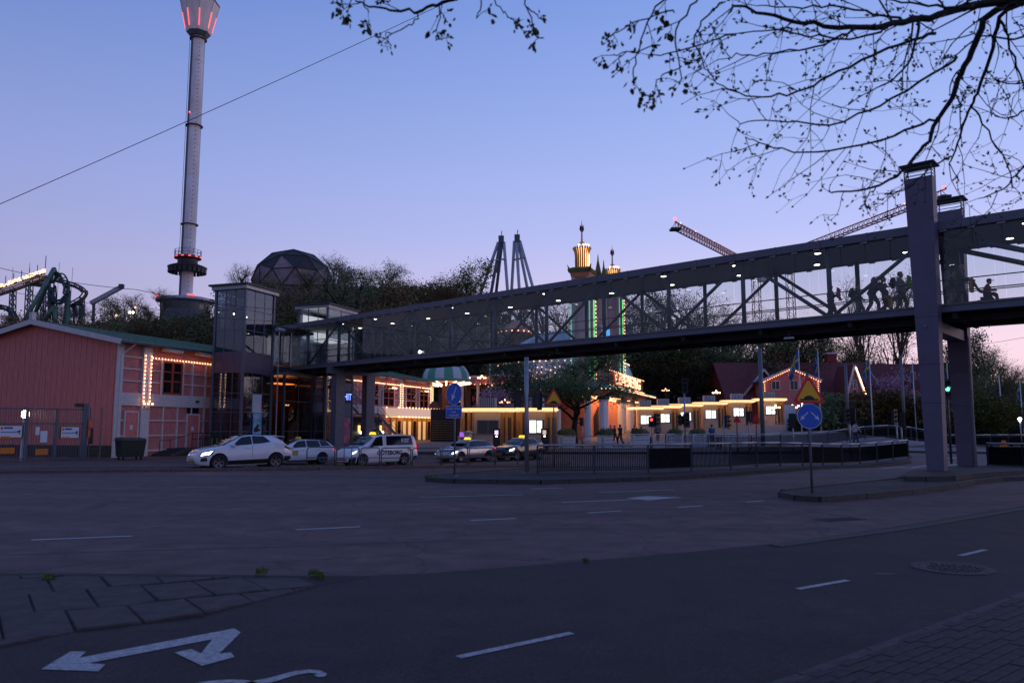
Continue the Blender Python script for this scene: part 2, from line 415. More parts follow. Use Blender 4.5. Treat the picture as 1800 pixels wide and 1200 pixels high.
for nm, c in dict(cloth_black=(.018, .018, .022), cloth_navy=(.025, .035, .075), cloth_grey=(.17, .17, .18), cloth_red=(.30, .025, .035), cloth_pink=(.42, .07, .17),
                  cloth_olive=(.06, .075, .05), cloth_denim=(.045, .06, .10), cloth_yellow=(.55, .30, .02), cloth_white=(.46, .44, .44), cloth_brown=(.07, .035, .03), cloth_lime=(.10, .36, .03), cloth_blue=(.04, .09, .26)).items():
    mk(nm, c, 0.85, var=0.12, scale=9)
em('bulb', (1.0, 0.42, 0.19), 18.0)
em('bulb_soft', (1.0, 0.46, 0.22), 3.0)
em('lit_wall', (1.0, 0.86, 0.78), 1.5)
em('bulb_red', (1.0, 0.30, 0.12), 10.0)
em('tube_warm', (1.0, 0.55, 0.32), 5.0)
em('soffit_glow', (1.0, 0.60, 0.32), 0.9)
em('canopy_glow', (1.0, 0.54, 0.17), 1.9)
em('neon_green', (0.10, 1.0, 0.12), 1.7)
em('neon_teal', (0.05, 0.8, 0.40), 0.6)
em('neon_blue', (0.15, 0.25, 1.0), 3.0)
em('neon_pink', (1.0, 0.35, 0.55), 2.2)
em('screen_white', (0.95, 1.0, 0.93), 1.5)
em('sign_glow', (1.0, 0.50, 0.25), 2.4)
em('screen_blue', (0.05, 0.45, 1.0), 1.0)
em('screen_lilac', (0.9, 0.6, 1.0), 1.3)
em('lamp_white', (1.0, 0.86, 0.62), 14.0)
em('lamp_cool', (0.9, 0.95, 1.0), 9.0)
em('lit_room', (1.0, 0.74, 0.60), 0.6)
em('headlight', (1.0, 0.97, 0.80), 8.0)
em('drl', (0.9, 0.97, 1.0), 2.0)
em('tail_red', (1.0, 0.03, 0.03), 1.2, (0.4, 0.01, 0.01))
em('taxi_yellow', (1.0, 0.62, 0.02), 1.6, (0.8, 0.5, 0.05))
em('tower_red', (1.0, 0.08, 0.08), 1.6)
em('beacon_red', (1.0, 0.12, 0.12), 3.0)
em('signal_green', (0.05, 1.0, 0.45), 7.0)
em('signal_red', (1.0, 0.05, 0.03), 3.0)
em('amber', (1.0, 0.42, 0.12), 5.0)
em('porch_light', (1.0, 0.48, 0.22), 4.0)
em('marquee_face', (1.0, 0.60, 0.42), 0.55)
em('door_glow', (1.0, 0.52, 0.18), 0.6)
em('flame_gold', (1.0, 0.50, 0.13), 2.2)
glassm('glass_bridge', (0.92, 0.945, 0.95), 0.026)
glassm('glass_tower', (0.66, 0.72, 0.78), 0.08, opaque=0.10)
glassm('glass_lobby', (0.60, 0.46, 0.36), 0.04, opaque=0.10, dark=(0.03, 0.014, 0.008))
glassm('glass_window', (0.25, 0.25, 0.25), 0.05, opaque=0.6)
# ================================================================ GROUND
def grid_mesh(name, xs, ys, zf, mat, smooth=True):
    mb = MB(); nx, ny = len(xs), len(ys)
    for y in ys:
        for x in xs: mb.v.append((x, y, zf(x, y)))
    for j in range(ny - 1):
        for i in range(nx - 1):
            mb.f.append((j * nx + i, j * nx + i + 1, (j + 1) * nx + i + 1, (j + 1) * nx + i)); mb.m.append(0)
    return mb.build(name, mat, None, smooth, fix=False)
xs = [-700, -500, -380] + [-300 + 10 * i for i in range(61)] + [380, 500, 700]
ys = [-120, -60, -20] + [10 * i for i in range(0, 42)] + [450, 520, 650, 900]
ground = struct(grid_mesh('ground', xs, ys, lambda x, y: tz(x, y) - (0.45 if y < 95 else 0.15) + (mnoise.noise(Vector((x * .03, y * .03, 0))) * 1.6 if y > 125 else 0), 'earth'))

def strip(name, near, far, nv, dz, mat, zf=gz):
    """sheet between two polylines of equal count"""
    mb = MB(); n = len(near)
    for j in range(nv + 1):
        for a, b in zip(near, far):
            p = Vector(a[:2]).lerp(Vector(b[:2]), j / nv); mb.v.append((p.x, p.y, zf(p.x, p.y) + dz))
    for j in range(nv):
        for i in range(n - 1):
            mb.f.append((j * n + i, j * n + i + 1, (j + 1) * n + i + 1, (j + 1) * n + i)); mb.m.append(0)
    return mb.build(name, mat, None, True, fix=False)
def dense(pl, step=1.0):
    o = []
    for a, b in zip(pl[:-1], pl[1:]):
        a = Vector(a[:2]); b = Vector(b[:2]); k = max(1, int((b - a).length / step))
        o += [a.lerp(b, i / k) for i in range(k)]
    o.append(Vector(pl[-1][:2])); return o

Kp = [(0, 1008), (300, 1010), (555, 1013), (640, 1013), (740, 1009), (830, 1003), (1000, 989), (1200, 972), (1390, 953), (1600, 922), (1800, 889)]
K = [(-80, 8.2), (-30, 9.6)] + [tuple(Gd(*p)[:2]) for p in Kp] + [(24, 25.2), (40, 34.5), (90, 60)]
Kd = dense(K, 1.5)
road = struct(strip('main_road', Kd, [Vector((lerp(-95, 95, i / (len(Kd) - 1)), 60)) for i in range(len(Kd))], 44, 0.0, 'asphalt_road'), 'wide asphalt main road with worn lane markings')
path = struct(strip('bike_path', [Vector((p.x, p.y - 14 if p.x < 10 else p.y - 22)) for p in Kd], Kd, 4, 0.012, 'asphalt_path'), 'dark asphalt cycle path in the foreground')

def flat(name, pts, mat, parent, dz=0.006, zf=gz):
    mb = MB(); vs = [(p[0], p[1], zf(p[0], p[1]) + dz) for p in pts]
    mb.add(vs, [tuple(range(len(vs)))]); o = mb.build(name, mat, parent)
    for po in o.data.polygons:
        if po.normal.z < 0: o.data.flip_normals(); break
    return o
def dash(a, b, wd, name='lane_dash', parent=None, mat='road_paint', dz=0.006):
    A = Vector(Gd(*a)[:2]); B = Vector(Gd(*b)[:2]); d = (B - A).normalized(); n = Vector((-d.y, d.x)) * wd / 2
    k = max(1, int((B - A).length / 3)); L = []; R = []
    for i in range(k + 1):
        q = A.lerp(B, i / k); L.append(q + n); R.append(q - n)
    return flat(name, L + R[::-1], mat, parent, dz)
for a, b in [((55, 949), (233, 942)), ((520, 931), (633, 925.5)), ((828, 914.7), (908, 911)), ((1033, 901.5), (1092, 897.5)), ((1191, 891.5), (1235, 888.7)), ((1312, 882), (1343, 880))]:
    dash(a, b, 0.12, parent=road)
for a, b in [((125, 858.3), (220, 857.6)), ((310, 856.6), (396, 855.8)), ((474, 855.8), (550, 855.3)), ((610, 855.3), (676, 855)), ((730, 855.5), (770, 855))]:
    dash(a, b, 0.13, parent=road, mat='paint_worn')
for a, b, wd in [((325, 880.5), (365, 880), .08), ((418, 879.3), (472, 878.5), .08), ((738, 873.8), (920, 869.3), .11), ((988, 883), (1196, 874.3), .13), ((765, 861.6), (900, 860), .08), ((1053, 865.3), (1186, 860.5), .11), ((935, 859), (990, 857.6), .13)]:
    dash(a, b, wd, parent=road, name='lane_line', mat='road_paint' if wd > .1 else 'paint_worn')
flat('lane_arrow', [Gd(1100, 875.5), (Gd(1137, 872)), Gd(1196, 874.2), Gd(1140, 879.6)], 'road_paint', road, 0.009)
dash((0, 841.5), (330, 840), .10, 'edge_line', road, 'paint_worn'); dash((330, 840), (620, 838), .10, 'edge_line', road, 'paint_worn')
dash((620, 838), (760, 834.5), .10, 'edge_line', road, 'paint_worn'); dash((955, 826), (1130, 815), .10, 'edge_line', road, 'paint_worn')
for a, b in [((1548, 821), (1592, 816.5)), ((1570, 818), (1600, 819)), ((1602, 818.5), (1630, 815.5)), ((1664, 812), (1696, 808.5)), ((1664, 806), (1696, 802.5)), ((1664, 816), (1680, 814.2))]:
    dash(a, b, .32, 'crossing_bar', road)
# tar seams and patches on the carriageway
for pl in [[(0, 975), (250, 967), (450, 962), (700, 953), (900, 947)], [(600, 917), (900, 905), (1150, 893)]]:
    for a, b in zip(pl[:-1], pl[1:]): dash(a, b, 0.045, 'tar_seam', road, 'cast_iron', 0.004)

for a, b in [((805, 1158), (1005, 1115)), ((1403, 1037), (1490, 1021.5)), ((1688, 978), (1732, 967.5))]:
    dash(a, b, 0.085, 'cycle_dash', path, dz=0.018)
def zp(x, y): return Gd(x / 2.5714, 980 + y / 2.5714)
flat('turn_arrow', [zp(*p) for p in [(185, 513), (318, 432), (388, 433), (357, 461), (1058, 327), (1088, 345), (990, 442), (1043, 436), (1060, 457), (913, 497), (788, 437), (866, 421), (908, 441), (960, 376), (398, 486), (475, 491), (445, 522)]], 'road_paint', path, 0.018)
sym = [zp(*p) for p in [(1100, 575), (1230, 549), (1330, 521), (1400, 514), (1450, 519), (1478, 534), (1468, 546), (1440, 549), (1420, 541), (1432, 533), (1400, 529), (1345, 537), (1250, 566), (1150, 590)]]
flat('cycle_symbol', sym, 'road_paint', path, 0.018)
wc = zp(960, 640); 
def ringflat(name, c, r0, r1, mat, parent, dz, n=28):
    mb = MB()
    for k in range(n):
        t = 2 * pi * k / n
        mb.v += [(c.x + r0 * math.cos(t), c.y + r0 * math.sin(t), dz), (c.x + r1 * math.cos(t), c.y + r1 * math.sin(t), dz)]
    for k in range(n):
        j = (k + 1) % n; mb.f.append((2 * k, 2 * k + 1, 2 * j + 1, 2 * j)); mb.m.append(0)
    return mb.build(name, mat, parent, fix=False)
ringflat('cycle_symbol_wheel', Vector((wc.x, wc.y, 0)), .30, .37, 'road_paint', path, 0.018)

# manhole with a ribbed cover
mc = Gd(1674, 1000)
mh = empty('manhole', (mc.x, mc.y, 0.012), 0.3, 'round cast iron manhole cover set in the dark cycle path', 'manhole cover')
mb = MB(); mb.lathe([(0.50, 0.002), (0.49, 0.014), (0.40, 0.014), (0.39, 0.004)], 32); mb.build('rim', 'kerb_stone', mh)
mb = MB(); mb.lathe([(0.385, 0.010), (0.0, 0.012)], 32); 
for k in range(-3, 4):
    L = math.sqrt(.36 ** 2 - (k * .1) ** 2)
    for q in range(int(2 * L / .1)):
        mb.box((k * .1, -L + .06 + q * .1, .014), (.06, .06, .008))
mb.build('cover', 'cast_iron', mh)
dc = Gd(1476, 912.5)
dr = empty('road_drain', (dc.x, dc.y, 0.004), 0.35, 'sunken rectangular drain grate in the purple grey carriageway', 'drain grate')
mb = MB(); mb.box((0, 0, 0.003), (1.0, .42, .006)); mb.build('frame', 'cast_iron', dr)
for k in range(7):
    mb = MB(); mb.box((-.39 + k * .13, 0, 0.009), (.05, .34, .008)); mb.build('grate_bar', 'belly_dark', dr)
pc = Gd(1555, 1010)
tag(flat('tar_patch', [(pc.x + math.cos(k) * .16, pc.y + math.sin(k) * .07) for k in (0, 1, 2, 3, 4, 5)], 'cast_iron', None, 0.016), 'small dark tar patch beside the manhole', 'road patch')

# ---------------- concrete slabs, lower left
A = Vector(Gd(62, 1081)[:2]); B = Vector(Gd(389, 1027)[:2]); ua = Vector((.89, .456)).normalized(); va = Vector((-ua.y, ua.x))
low = [(-300, 1190), (0, 1139), (130, 1113), (340, 1087), (480, 1052), (560, 1031), (650, 1016)]
lowW = [Vector(Gd(*p)[:2]) for p in low]
upW = [Vector(Gd(*p)[:2]) for p in [(-300, 1010), (0, 1011), (130, 1012), (340, 1014), (480, 1015), (560, 1015), (652, 1014.5)]]
bed = struct(strip('paving_verge', lowW, upW, 3, 0.014, 'joint_soil'), 'verge of large worn concrete slabs beside the kerb')
def inpoly(p, poly):
    c = False; n = len(poly)
    for i in range(n):
        a, b = poly[i], poly[(i + 1) % n]
        if (a.y > p.y) != (b.y > p.y) and p.x < (b.x - a.x) * (p.y - a.y) / (b.y - a.y) + a.x: c = not c
    return c
region = lowW + [u - Vector((0, .12)) for u in upW[::-1]]
def clip(poly, region_pts):
    """cut a slab along the verge's lower edge and the kerb line"""
    for line, sgn in ((lowW, 1), ([u - Vector((0, .12)) for u in upW], -1)):
        c = sum(poly, Vector((0, 0))) / max(1, len(poly)); k = min(range(len(line) - 1), key=lambda i: ((line[i] + line[i + 1]) / 2 - c).length)
        a, b = line[k], line[k + 1]; n = Vector((-(b - a).y, (b - a).x)).normalized() * sgn; o = []
        for p, q in zip(poly, poly[1:] + poly[:1]):
            dp, dq = (p - a).dot(n), (q - a).dot(n)
            if dp >= 0: o.append(p)
            if dp * dq < 0: o.append(p.lerp(q, dp / (dp - dq)))
        poly = o
        if len(poly) < 3: return []
    return poly
SW, SH = 0.56, 1.05; va = Vector((-.58, .815)).normalized()
rr = random.Random(3)
for j in range(-8, 8):
    for i in range(-9, 10):
        o = A + va * (j * SH) + ua * (i * SW + (j % 2) * SW * 0.45)
        quad = [o + ua * .010 + va * .010, o + ua * (SW - .010) + va * .010, o + ua * (SW - .010) + va * (SH - .010), o + ua * .010 + va * (SH - .010)]
        c = sum(quad, Vector((0, 0))) / 4
        quad = clip(quad, region)
        if len(quad) < 3: continue
        c = sum(quad, Vector((0, 0))) / len(quad); m_ = len(quad)
        if max((p - c).length for p in quad) < .1 or c.x < -11 or c.x > -2.4: continue
        ht = 0.024 + rr.random() * .012; tx, ty = rr.uniform(-.012, .012), rr.uniform(-.012, .012)
        mb = MB(); ins = [p.lerp(c, .03) for p in quad]
        hz = lambda p: ht + (p - c).dot(ua) * tx * 2 + (p - c).dot(va) * ty * 2
        mb.v = [(p.x, p.y, 0.0) for p in quad] + [(p.x, p.y, hz(p) - .012) for p in quad] + [(p.x, p.y, hz(p)) for p in ins]
        for a in range(m_):
            b = (a + 1) % m_; mb.f += [(a, b, m_ + b, m_ + a), (m_ + a, m_ + b, 2 * m_ + b, 2 * m_ + a)]
        mb.f.append(tuple(range(2 * m_, 3 * m_))); mb.m = [0] * len(mb.f)
        mb.build('slab', 'concrete_slab', bed)
# kerb stones along the verge and along the path further right
def kerb_run(name, pts, wd, h, mat, label, seg=1.0, dz=0.0, gap=.012):
    pl = dense(pts, seg); root = None
    root = struct(empty(name, (0, 0, 0)), label)
    for a, b in zip(pl[:-1], pl[1:]):
        d = (b - a); L = d.length
        if L < .2: continue
        d.normalize(); m = (a + b) / 2; z = gz(m.x, m.y)
        mb = MB(); mb.beam((a.x + d.x * gap, a.y + d.y * gap, gz(a.x, a.y) + h / 2 - .05 + dz), (b.x - d.x * gap, b.y - d.y * gap, gz(b.x, b.y) + h / 2 - .05 + dz), wd, h + .1)
        mb.build('kerb_stone', mat, root)
    return root
kerb_run('path_edge', [Gd(1362, 961.5)[:2], Gd(1600, 929)[:2], Gd(1800, 895)[:2], (22, 23.8)], .24, .03, 'kerb_stone', 'low stone edging between the road and the cycle path', 1.1)
# soil and weeds along the verge
def leaves_mb(n, rad, hgt, size, seed, upb=0.6):
    r = random.Random(seed); mb = MB()
    for _ in range(n):
        a = r.uniform(0, 2 * pi); q = rad * math.sqrt(r.random()); c = Vector((q * math.cos(a), q * math.sin(a), r.random() * hgt * (1 - .5 * q / rad)))
        d = Vector((r.gauss(0, 1), r.gauss(0, 1), abs(r.gauss(0, 1)) + upb)).normalized(); s = d.orthogonal().normalized() * size * .3; L = size * r.uniform(.6, 1.3)
        mb.add([c - s * .4, c + d * L * .5 - s, c + d * L, c + d * L * .5 + s, ], [(0, 1, 2, 3)])
    return mb
wi = 0
for px, py, s in [(460, 1012, .07), (552, 1014, .07), (562, 1019, .05), (85, 1022, .06), (1030, 990, .02)]:
    g = Gd(px, py)
    o = leaves_mb(70, s, s * 1.1, .045, 11 + wi).build('weed_tuft', 'leaf_fresh', None, fix=False); o.location = (g.x, g.y, .02); wi += 1
    tag(o, ['bushy green weed growing by the kerb of the slab verge', 'green weed at the pointed end of the slab verge', 'tiny weed beside the tip of the slabs', 'flat weed in the slab joints at the far left', 'thin sprig on the edge of the cycle path'][wi - 1], 'weed')
# brick pavement, lower right
bA = Vector(Gd(1400, 1200)[:2]); bB = Vector(Gd(1800, 1051)[:2]); ub = (bB - bA).normalized(); vb = Vector((ub.y, -ub.x))
o0 = bA - ub * 8; o1 = bB + ub * 18
pav = struct(strip('brick_pavement', [o0 + vb * 6, o1 + vb * 6], [o0, o1], 1, 0.020, 'joint_soil'), 'brown brick pavement in the lower right corner')
bm_ = MB(); bm_.box((0, 0, .012), (.20, .095, .024)); bme = bm_.mesh('paver', 'paver_brick')
cnt = 0; rest = MB(); ang = math.atan2(ub.y, ub.x)
cells = []
for j in range(0, 30):
    for i in range(-20, 60):
        c = bA + ub * (i * .21 + (j % 2) * .105) + vb * (.055 + j * .105)
        if c.y < 4.9 or c.y > 16: continue
        pxx = 900 + FPX * c.x / (c.y * CT - CAM_H * ST)
        if pxx > 1950: continue
        cells.append((c.length, c))
cells.sort(key=lambda t: t[0])
for k, (_, c) in enumerate(cells):
    if k < 300: put(bme, 'brick', pav, (c.x, c.y, .018 + rr.random() * .006), ang)
    else: rest.box((c.x, c.y, .030), (.20, .095, .024), ang)
if rest.v:
    o = rest.build('brick_field', 'paver_brick', pav); o['kind'] = 'stuff'
kerb_run('pavement_kerb', [bA - ub * 3, bB + ub * 12], .10, .045, 'kerb_stone', 'narrow kerb edging the brick pavement', 1.0)

# ---------------- median strip with red kerb beyond the carriageway
mn = [(-200, 836.5), (0, 834.5), (300, 831), (560, 828), (760, 822), (900, 816), (1000, 811)]
mW = [Vector(Gd(a, b, -.06)[:2]) for a, b in mn]
mW = [Vector((-70, 33.5))] + mW
md = dense(mW, 1.2); mf = [Vector((p.x + .2, p.y + 2.0)) for p in md]
med = struct(strip('median_strip', md, mf, 2, .10, 'asphalt_far'), 'narrow raised median strip between road and taxi lane')
kerb_run('median_kerb', mW, .16, .115, 'kerb_red', 'reddish granite kerb of the median strip', 1.2)
kerb_run('median_kerb_back', [Vector((p.x + .2, p.y + 2.0)) for p in mW], .16, .115, 'kerb_stone', 'grey kerb on the taxi side of the median strip', 1.2)
gmb = MB(); r = random.Random(5)
for _ in range(2600):
    t = r.random(); k = int(t * (len(md) - 1)); p = md[k] + Vector((r.uniform(-.6, .6), r.uniform(.35, 1.8)))
    if p.x < -12.5 or p.x > -1.5 or mnoise.noise(Vector((p.x * .9, p.y * .9, 3))) < .02: continue
    z = gz(p.x, p.y) + .09; h = r.uniform(.05, .17); a = r.uniform(0, pi); s = Vector((math.cos(a), math.sin(a), 0)) * .02
    b = Vector((p.x, p.y, z)); gmb.add([b - s, b + s, b + Vector((r.gauss(0, .04), r.gauss(0, .04), h))], [(0, 1, 2)])
tag(gmb.build('grass', 'leaf_fresh', None, fix=False), 'sparse grass growing along the median strip', 'grass', kind='stuff')

# ---------------- island under the railing
isl_n = [(750, 846), (800, 849), (950, 850.5), (1140, 845), (1280, 836), (1372, 829), (1500, 819), (1600, 811)]
isl_f = [(752, 843), (800, 838), (950, 826), (1140, 824), (1280, 818), (1372, 815), (1500, 809), (1600, 804)]
iw = [Vector(Gd(*p)[:2]) for p in isl_n]; jw = [Vector(Gd(*p)[:2]) for p in isl_f]
isl = struct(strip('traffic_island', iw, jw, 4, .13, 'asphalt_far'), 'long raised traffic island under the railing')
kerb_run('island_kerb', iw, .15, .15, 'kerb_stone', 'grey kerb round the railing island', 1.0)
kerb_run('island_kerb_back', jw, .15, .15, 'kerb_stone', 'rear kerb of the railing island', 1.5)
o = leaves_mb(140, .2, .16, .09, 41).build('weed_tuft', 'leaf_fresh', None, fix=False); g = Gd(757, 845); o.location = (g.x, g.y, .05); tag(o, 'dense green weed at the left tip of the railing island', 'weed')
# ---------------- island of the bridge piers
pn = [(1372, 873), (1400, 879), (1440, 882), (1520, 876), (1600, 868), (1680, 857), (1710, 850), (1760, 845), (1830, 843)]
pf = [(1376, 869), (1420, 863), (1460, 859), (1520, 853), (1580, 846), (1600, 836), (1640, 830), (1720, 824), (1830, 816)]
pw = [Vector(Gd(*p)[:2]) for p in pn] + [Vector((24, 29))]; qw = [Vector(Gd(*p)[:2]) for p in pf] + [Vector((28, 36))]
pis = struct(strip('pier_island', pw, qw, 6, .11, 'gravel'), 'gravel covered traffic island with the bridge piers')
kerb_run('pier_island_kerb', pw, .16, .14, 'kerb_stone', 'kerb along the near side of the pier island', 1.0)
kerb_run('pier_island_kerb_back', qw, .16, .14, 'kerb_stone', 'kerb along the far side of the pier island', 1.2)
mw = [(1585, 848), (1600, 838), (1640, 832), (1700, 828), (1800, 826)]; mw2 = [(1592, 851), (1625, 851), (1675, 850), (1706, 845), (1800, 838)]
mo = strip('raised_plinth', [Vector(Gd(a, b)[:2]) for a, b in mw2], [Vector(Gd(a, b)[:2]) for a, b in mw], 3, .24, 'gravel'); struct(mo, 'raised gravel plinth round the feet of the piers')
kerb_run('plinth_kerb', [Vector(Gd(a, b)[:2]) for a, b in mw2], .18, .27, 'kerb_stone', 'dark kerb of the raised plinth', 1.0)

# ---------------- plaza in front of the park entrance
plx = [-14 + 2 * i for i in range(26)]
def plaza_front(x): return 55.5 + 0.0 * x
plaza = struct(strip('plaza', [Vector((x, plaza_front(x))) for x in plx], [Vector((x, 101)) for x in plx], 30, .05, 'plaza_stone'), 'reddish paved plaza rising to the park entrance')
kerb_run('plaza_kerb', [(-14, 55.4), (36, 55.4)], .2, .14, 'kerb_stone', 'low kerb at the front of the plaza', 1.5)
# ================================================================ FOOTBRIDGE
BU = Vector((-1.1307, 1, 0)).normalized()          # along the bridge, right to left
BN = Vector((-BU.y * -1, BU.x * -1, 0)); BN = Vector((BU.y, -BU.x, 0))   # away from the camera
B0 = Vector((16.43, 30.46, 0)); ZF = 6.615; HB = 3.35; BW = 4.1
brz = math.atan2(BU.y, BU.x)
# local frame: x along the bridge to the left, y towards the camera side is negative -> y = -BN direction handled through rotation
bridge = empty('footbridge', (B0.x, B0.y, 0), brz, 'long glazed steel truss footbridge spanning the road', 'footbridge')
# with x = BU, local +y = BU rotated +90deg = (-BU.y, BU.x) = -BN ; so the far side is y = -BW
S0, S1 = -14.0, 46.6
def slope(s): return 0.0 if s > -1.5 else (s + 1.5) * 0.008
mb = MB()
for a, b in ((-1.5, S1), (S0, -1.5)):
    mb.add([(a, .06, ZF - .28 + slope(a)), (b, .06, ZF - .28 + slope(b)), (b, -BW - .06, ZF - .28 + slope(b)), (a, -BW - .06, ZF - .28 + slope(a)),
            (a, .06, ZF - .02 + slope(a)), (b, .06, ZF - .02 + slope(b)), (b, -BW - .06, ZF - .02 + slope(b)), (a, -BW - .06, ZF - .02 + slope(a))],
           [(0, 1, 2, 3), (4, 7, 6, 5), (0, 4, 5, 1), (2, 6, 7, 3), (0, 3, 7, 4), (1, 5, 6, 2)])
mb.build('deck', 'belly_dark', bridge)
def rail_seg(name, y, z, wd, hg, mat, a=S0, b=S1, n=1):
    mbx = MB()
    for p, q in ((a, -1.5), (-1.5, b)):
        mbx.beam((p, y, z + slope(p)), (q, y, z + slope(q)), wd, hg)
    return mbx.build(name, mat, bridge)
rail_seg('bottom_chord', .12, ZF - .14, .14, .24, 'steel_blue'); rail_seg('bottom_chord', -BW - .12, ZF - .14, .14, .24, 'steel_blue')
rail_seg('deck_lip', .14, ZF + .015, .20, .05, 'galv_dull'); rail_seg('deck_lip', -BW - .14, ZF + .015, .20, .05, 'galv_dull')
# belly frames below the deck
rail_seg('belly_beam', -.9, ZF - .42, .25, .26, 'belly_dark'); rail_seg('belly_beam', -BW + .9, ZF - .42, .25, .26, 'belly_dark')
for k in range(16):
    s = S0 + 1 + k * 3.95
    mb = MB(); mb.beam((s, .0, ZF - .40), (s, -BW, ZF - .40), .16, .22); mb.build('cross_beam', 'belly_dark', bridge)
    if k % 2 == 0 and s < S1 - 5:
        mb = MB(); mb.beam((s, -.3, ZF - .36), (s + 3.95, -BW + .3, ZF - .36), .07, .07); mb.build('wind_brace', 'steel_blue', bridge)
# roof: slab, two fascia chords made of lengths, ceiling
mb = MB()
for a, b in ((-1.5, S1 - .5), (S0, -1.5)):
    z0, z1 = slope(a), slope(b)
    mb.add([(a, .10, ZF + HB - .28 + z0), (b, .10, ZF + HB - .28 + z1), (b, -BW - .10, ZF + HB - .28 + z1), (a, -BW - .10, ZF + HB - .28 + z0),
            (a, .10, ZF + HB - .06 + z0), (b, .10, ZF + HB - .06 + z1), (b, -BW - .10, ZF + HB - .06 + z1), (a, -BW - .10, ZF + HB - .06 + z0)],
           [(0, 1, 2, 3), (4, 7, 6, 5), (0, 4, 5, 1), (2, 6, 7, 3), (0, 3, 7, 4), (1, 5, 6, 2)])
rf = mb.build('roof', 'ceiling', bridge)
s = S0
while s < S1 - .6:
    e = min(s + 1.975, S1 - .5)
    for y in (.20, -BW - .20):
        mb = MB(); mb.beam((s + .008, y, ZF + HB - .17 + slope(s)), (e - .008, y, ZF + HB - .17 + slope(e)), .16, .34); mb.tube([(s + .04, y, ZF + HB + .0 + slope(s)), (s + .10, y, ZF + HB + .0 + slope(s))], .035, 6)
        mb.build('fascia_panel', 'steel_blue', rf)
    s = e
posts = [-12.2, -8.25, -4.3, -.6] + [3.6 + 3.95 * k for k in range(11)]
for s in posts:
    for y in (-.12, -BW + .12):
        mb = MB(); mb.tube([(s, y, ZF - .02), (s, y, ZF + HB - .28)], .105, 10); mb.build('post', 'steel_green', bridge, True)
# warren diagonals
tops = [-.6] + [7.55 + 7.9 * k for k in range(5)]; bots = [3.6 + 7.9 * k for k in range(6)]
pts = sorted([(s, 1) for s in tops] + [(s, 0) for s in bots])
pts = [(-12.2, 0), (-8.25, 1), (-4.3, 0)][:0] + pts
for (a, ta), (b, tb) in zip(pts[:-1], pts[1:]):
    for y in (-.12, -BW + .12):
        za = ZF + (HB - .42 if ta else .08); zb = ZF + (HB - .42 if tb else .08)
        d = 1 if b > a else -1
        mb = MB(); mb.tube([(a + .16, y, za), (b - .16, y, zb)], .085, 10); mb.build('diagonal_brace', 'steel_green', bridge, True)
for y in (-.12, -BW + .12):   # long diagonals right of the pier
    mb = MB(); mb.tube([(-.8, y, ZF + HB - .42), (-8.1, y, ZF + .1 - .05)], .11, 10); mb.build('diagonal_brace', 'steel_dark', bridge, True)
    mb = MB(); mb.tube([(-8.4, y, ZF + .05), (-13.8, y, ZF + HB - .5)], .10, 10); mb.build('diagonal_brace', 'steel_dark', bridge, True)
# glass panes hung from clips
pw_ = .9875
pm = MB(); pm.b2((.012, -.006, 0), (pw_ - .012, .006, HB - .36)); pme = pm.mesh('pane', 'glass_bridge')
cm = MB(); cm.box((0, 0, 0), (.26, .09, .07)); cme = cm.mesh('clip', 'galv')
k = 0; s = S0 + .2
while s < S1 - 1.2:
    if not (-.75 < s < .1 and False):
        for y in (.10, -BW - .10):
            put(pme, 'glass_pane', bridge, (s, y, ZF + .04 + slope(s)))
            put(cme, 'pane_clip', bridge, (s, y + (.06 if y > 0 else -.06), ZF + HB - .37 + slope(s)))
    s += pw_
for y in (-.32, -BW + .32):
    for z in (1.08, .62):
        mb = MB(); mb.tube([(S0, y, ZF + z + slope(S0)), (-1.5, y, ZF + z), (S1 - 2, y, ZF + z)], .024, 8); mb.build('handrail', 'brown_wood', bridge, True)
    for s in posts:
        mb = MB(); mb.box((s, y * .7 - (BW * .3 if y < -1 else 0) + 0, ZF + 1.06), (.03, .2, .03)); mb.build('rail_bracket', 'galv_dull', bridge)
# recessed ceiling lamps
lm = MB(); lm.lathe([(.0, -.03), (.13, -.03), (.145, .0)], 14); lme = lm.mesh('lens', 'lamp_white')
lr = MB(); lr.lathe([(.145, -.035), (.175, -.035), (.175, .02)], 14); lre = lr.mesh('bezel', 'galv')
B2W = Matrix.Translation((B0.x, B0.y, 0)) @ Matrix.Rotation(brz, 4, 'Z')
li = 0
for k in range(15):
    s = -11.5 + 3.95 * k
    if s > 43.5: break
    for y in (-.85, -BW + .85):
        p = B2W @ Vector((s + (0 if y > -2 else .9), y, ZF + HB - .285 + slope(s)))
        L = empty('ceiling_lamp', p, 0, '%s round white downlight from the right in the %s row of the bridge ceiling' % (ordw(k), 'near' if y > -2 else 'far'), 'lamp', 'near row of bridge downlights' if y > -2 else 'far row of bridge downlights')
        put(lme, 'lens', L); put(lre, 'bezel', L)
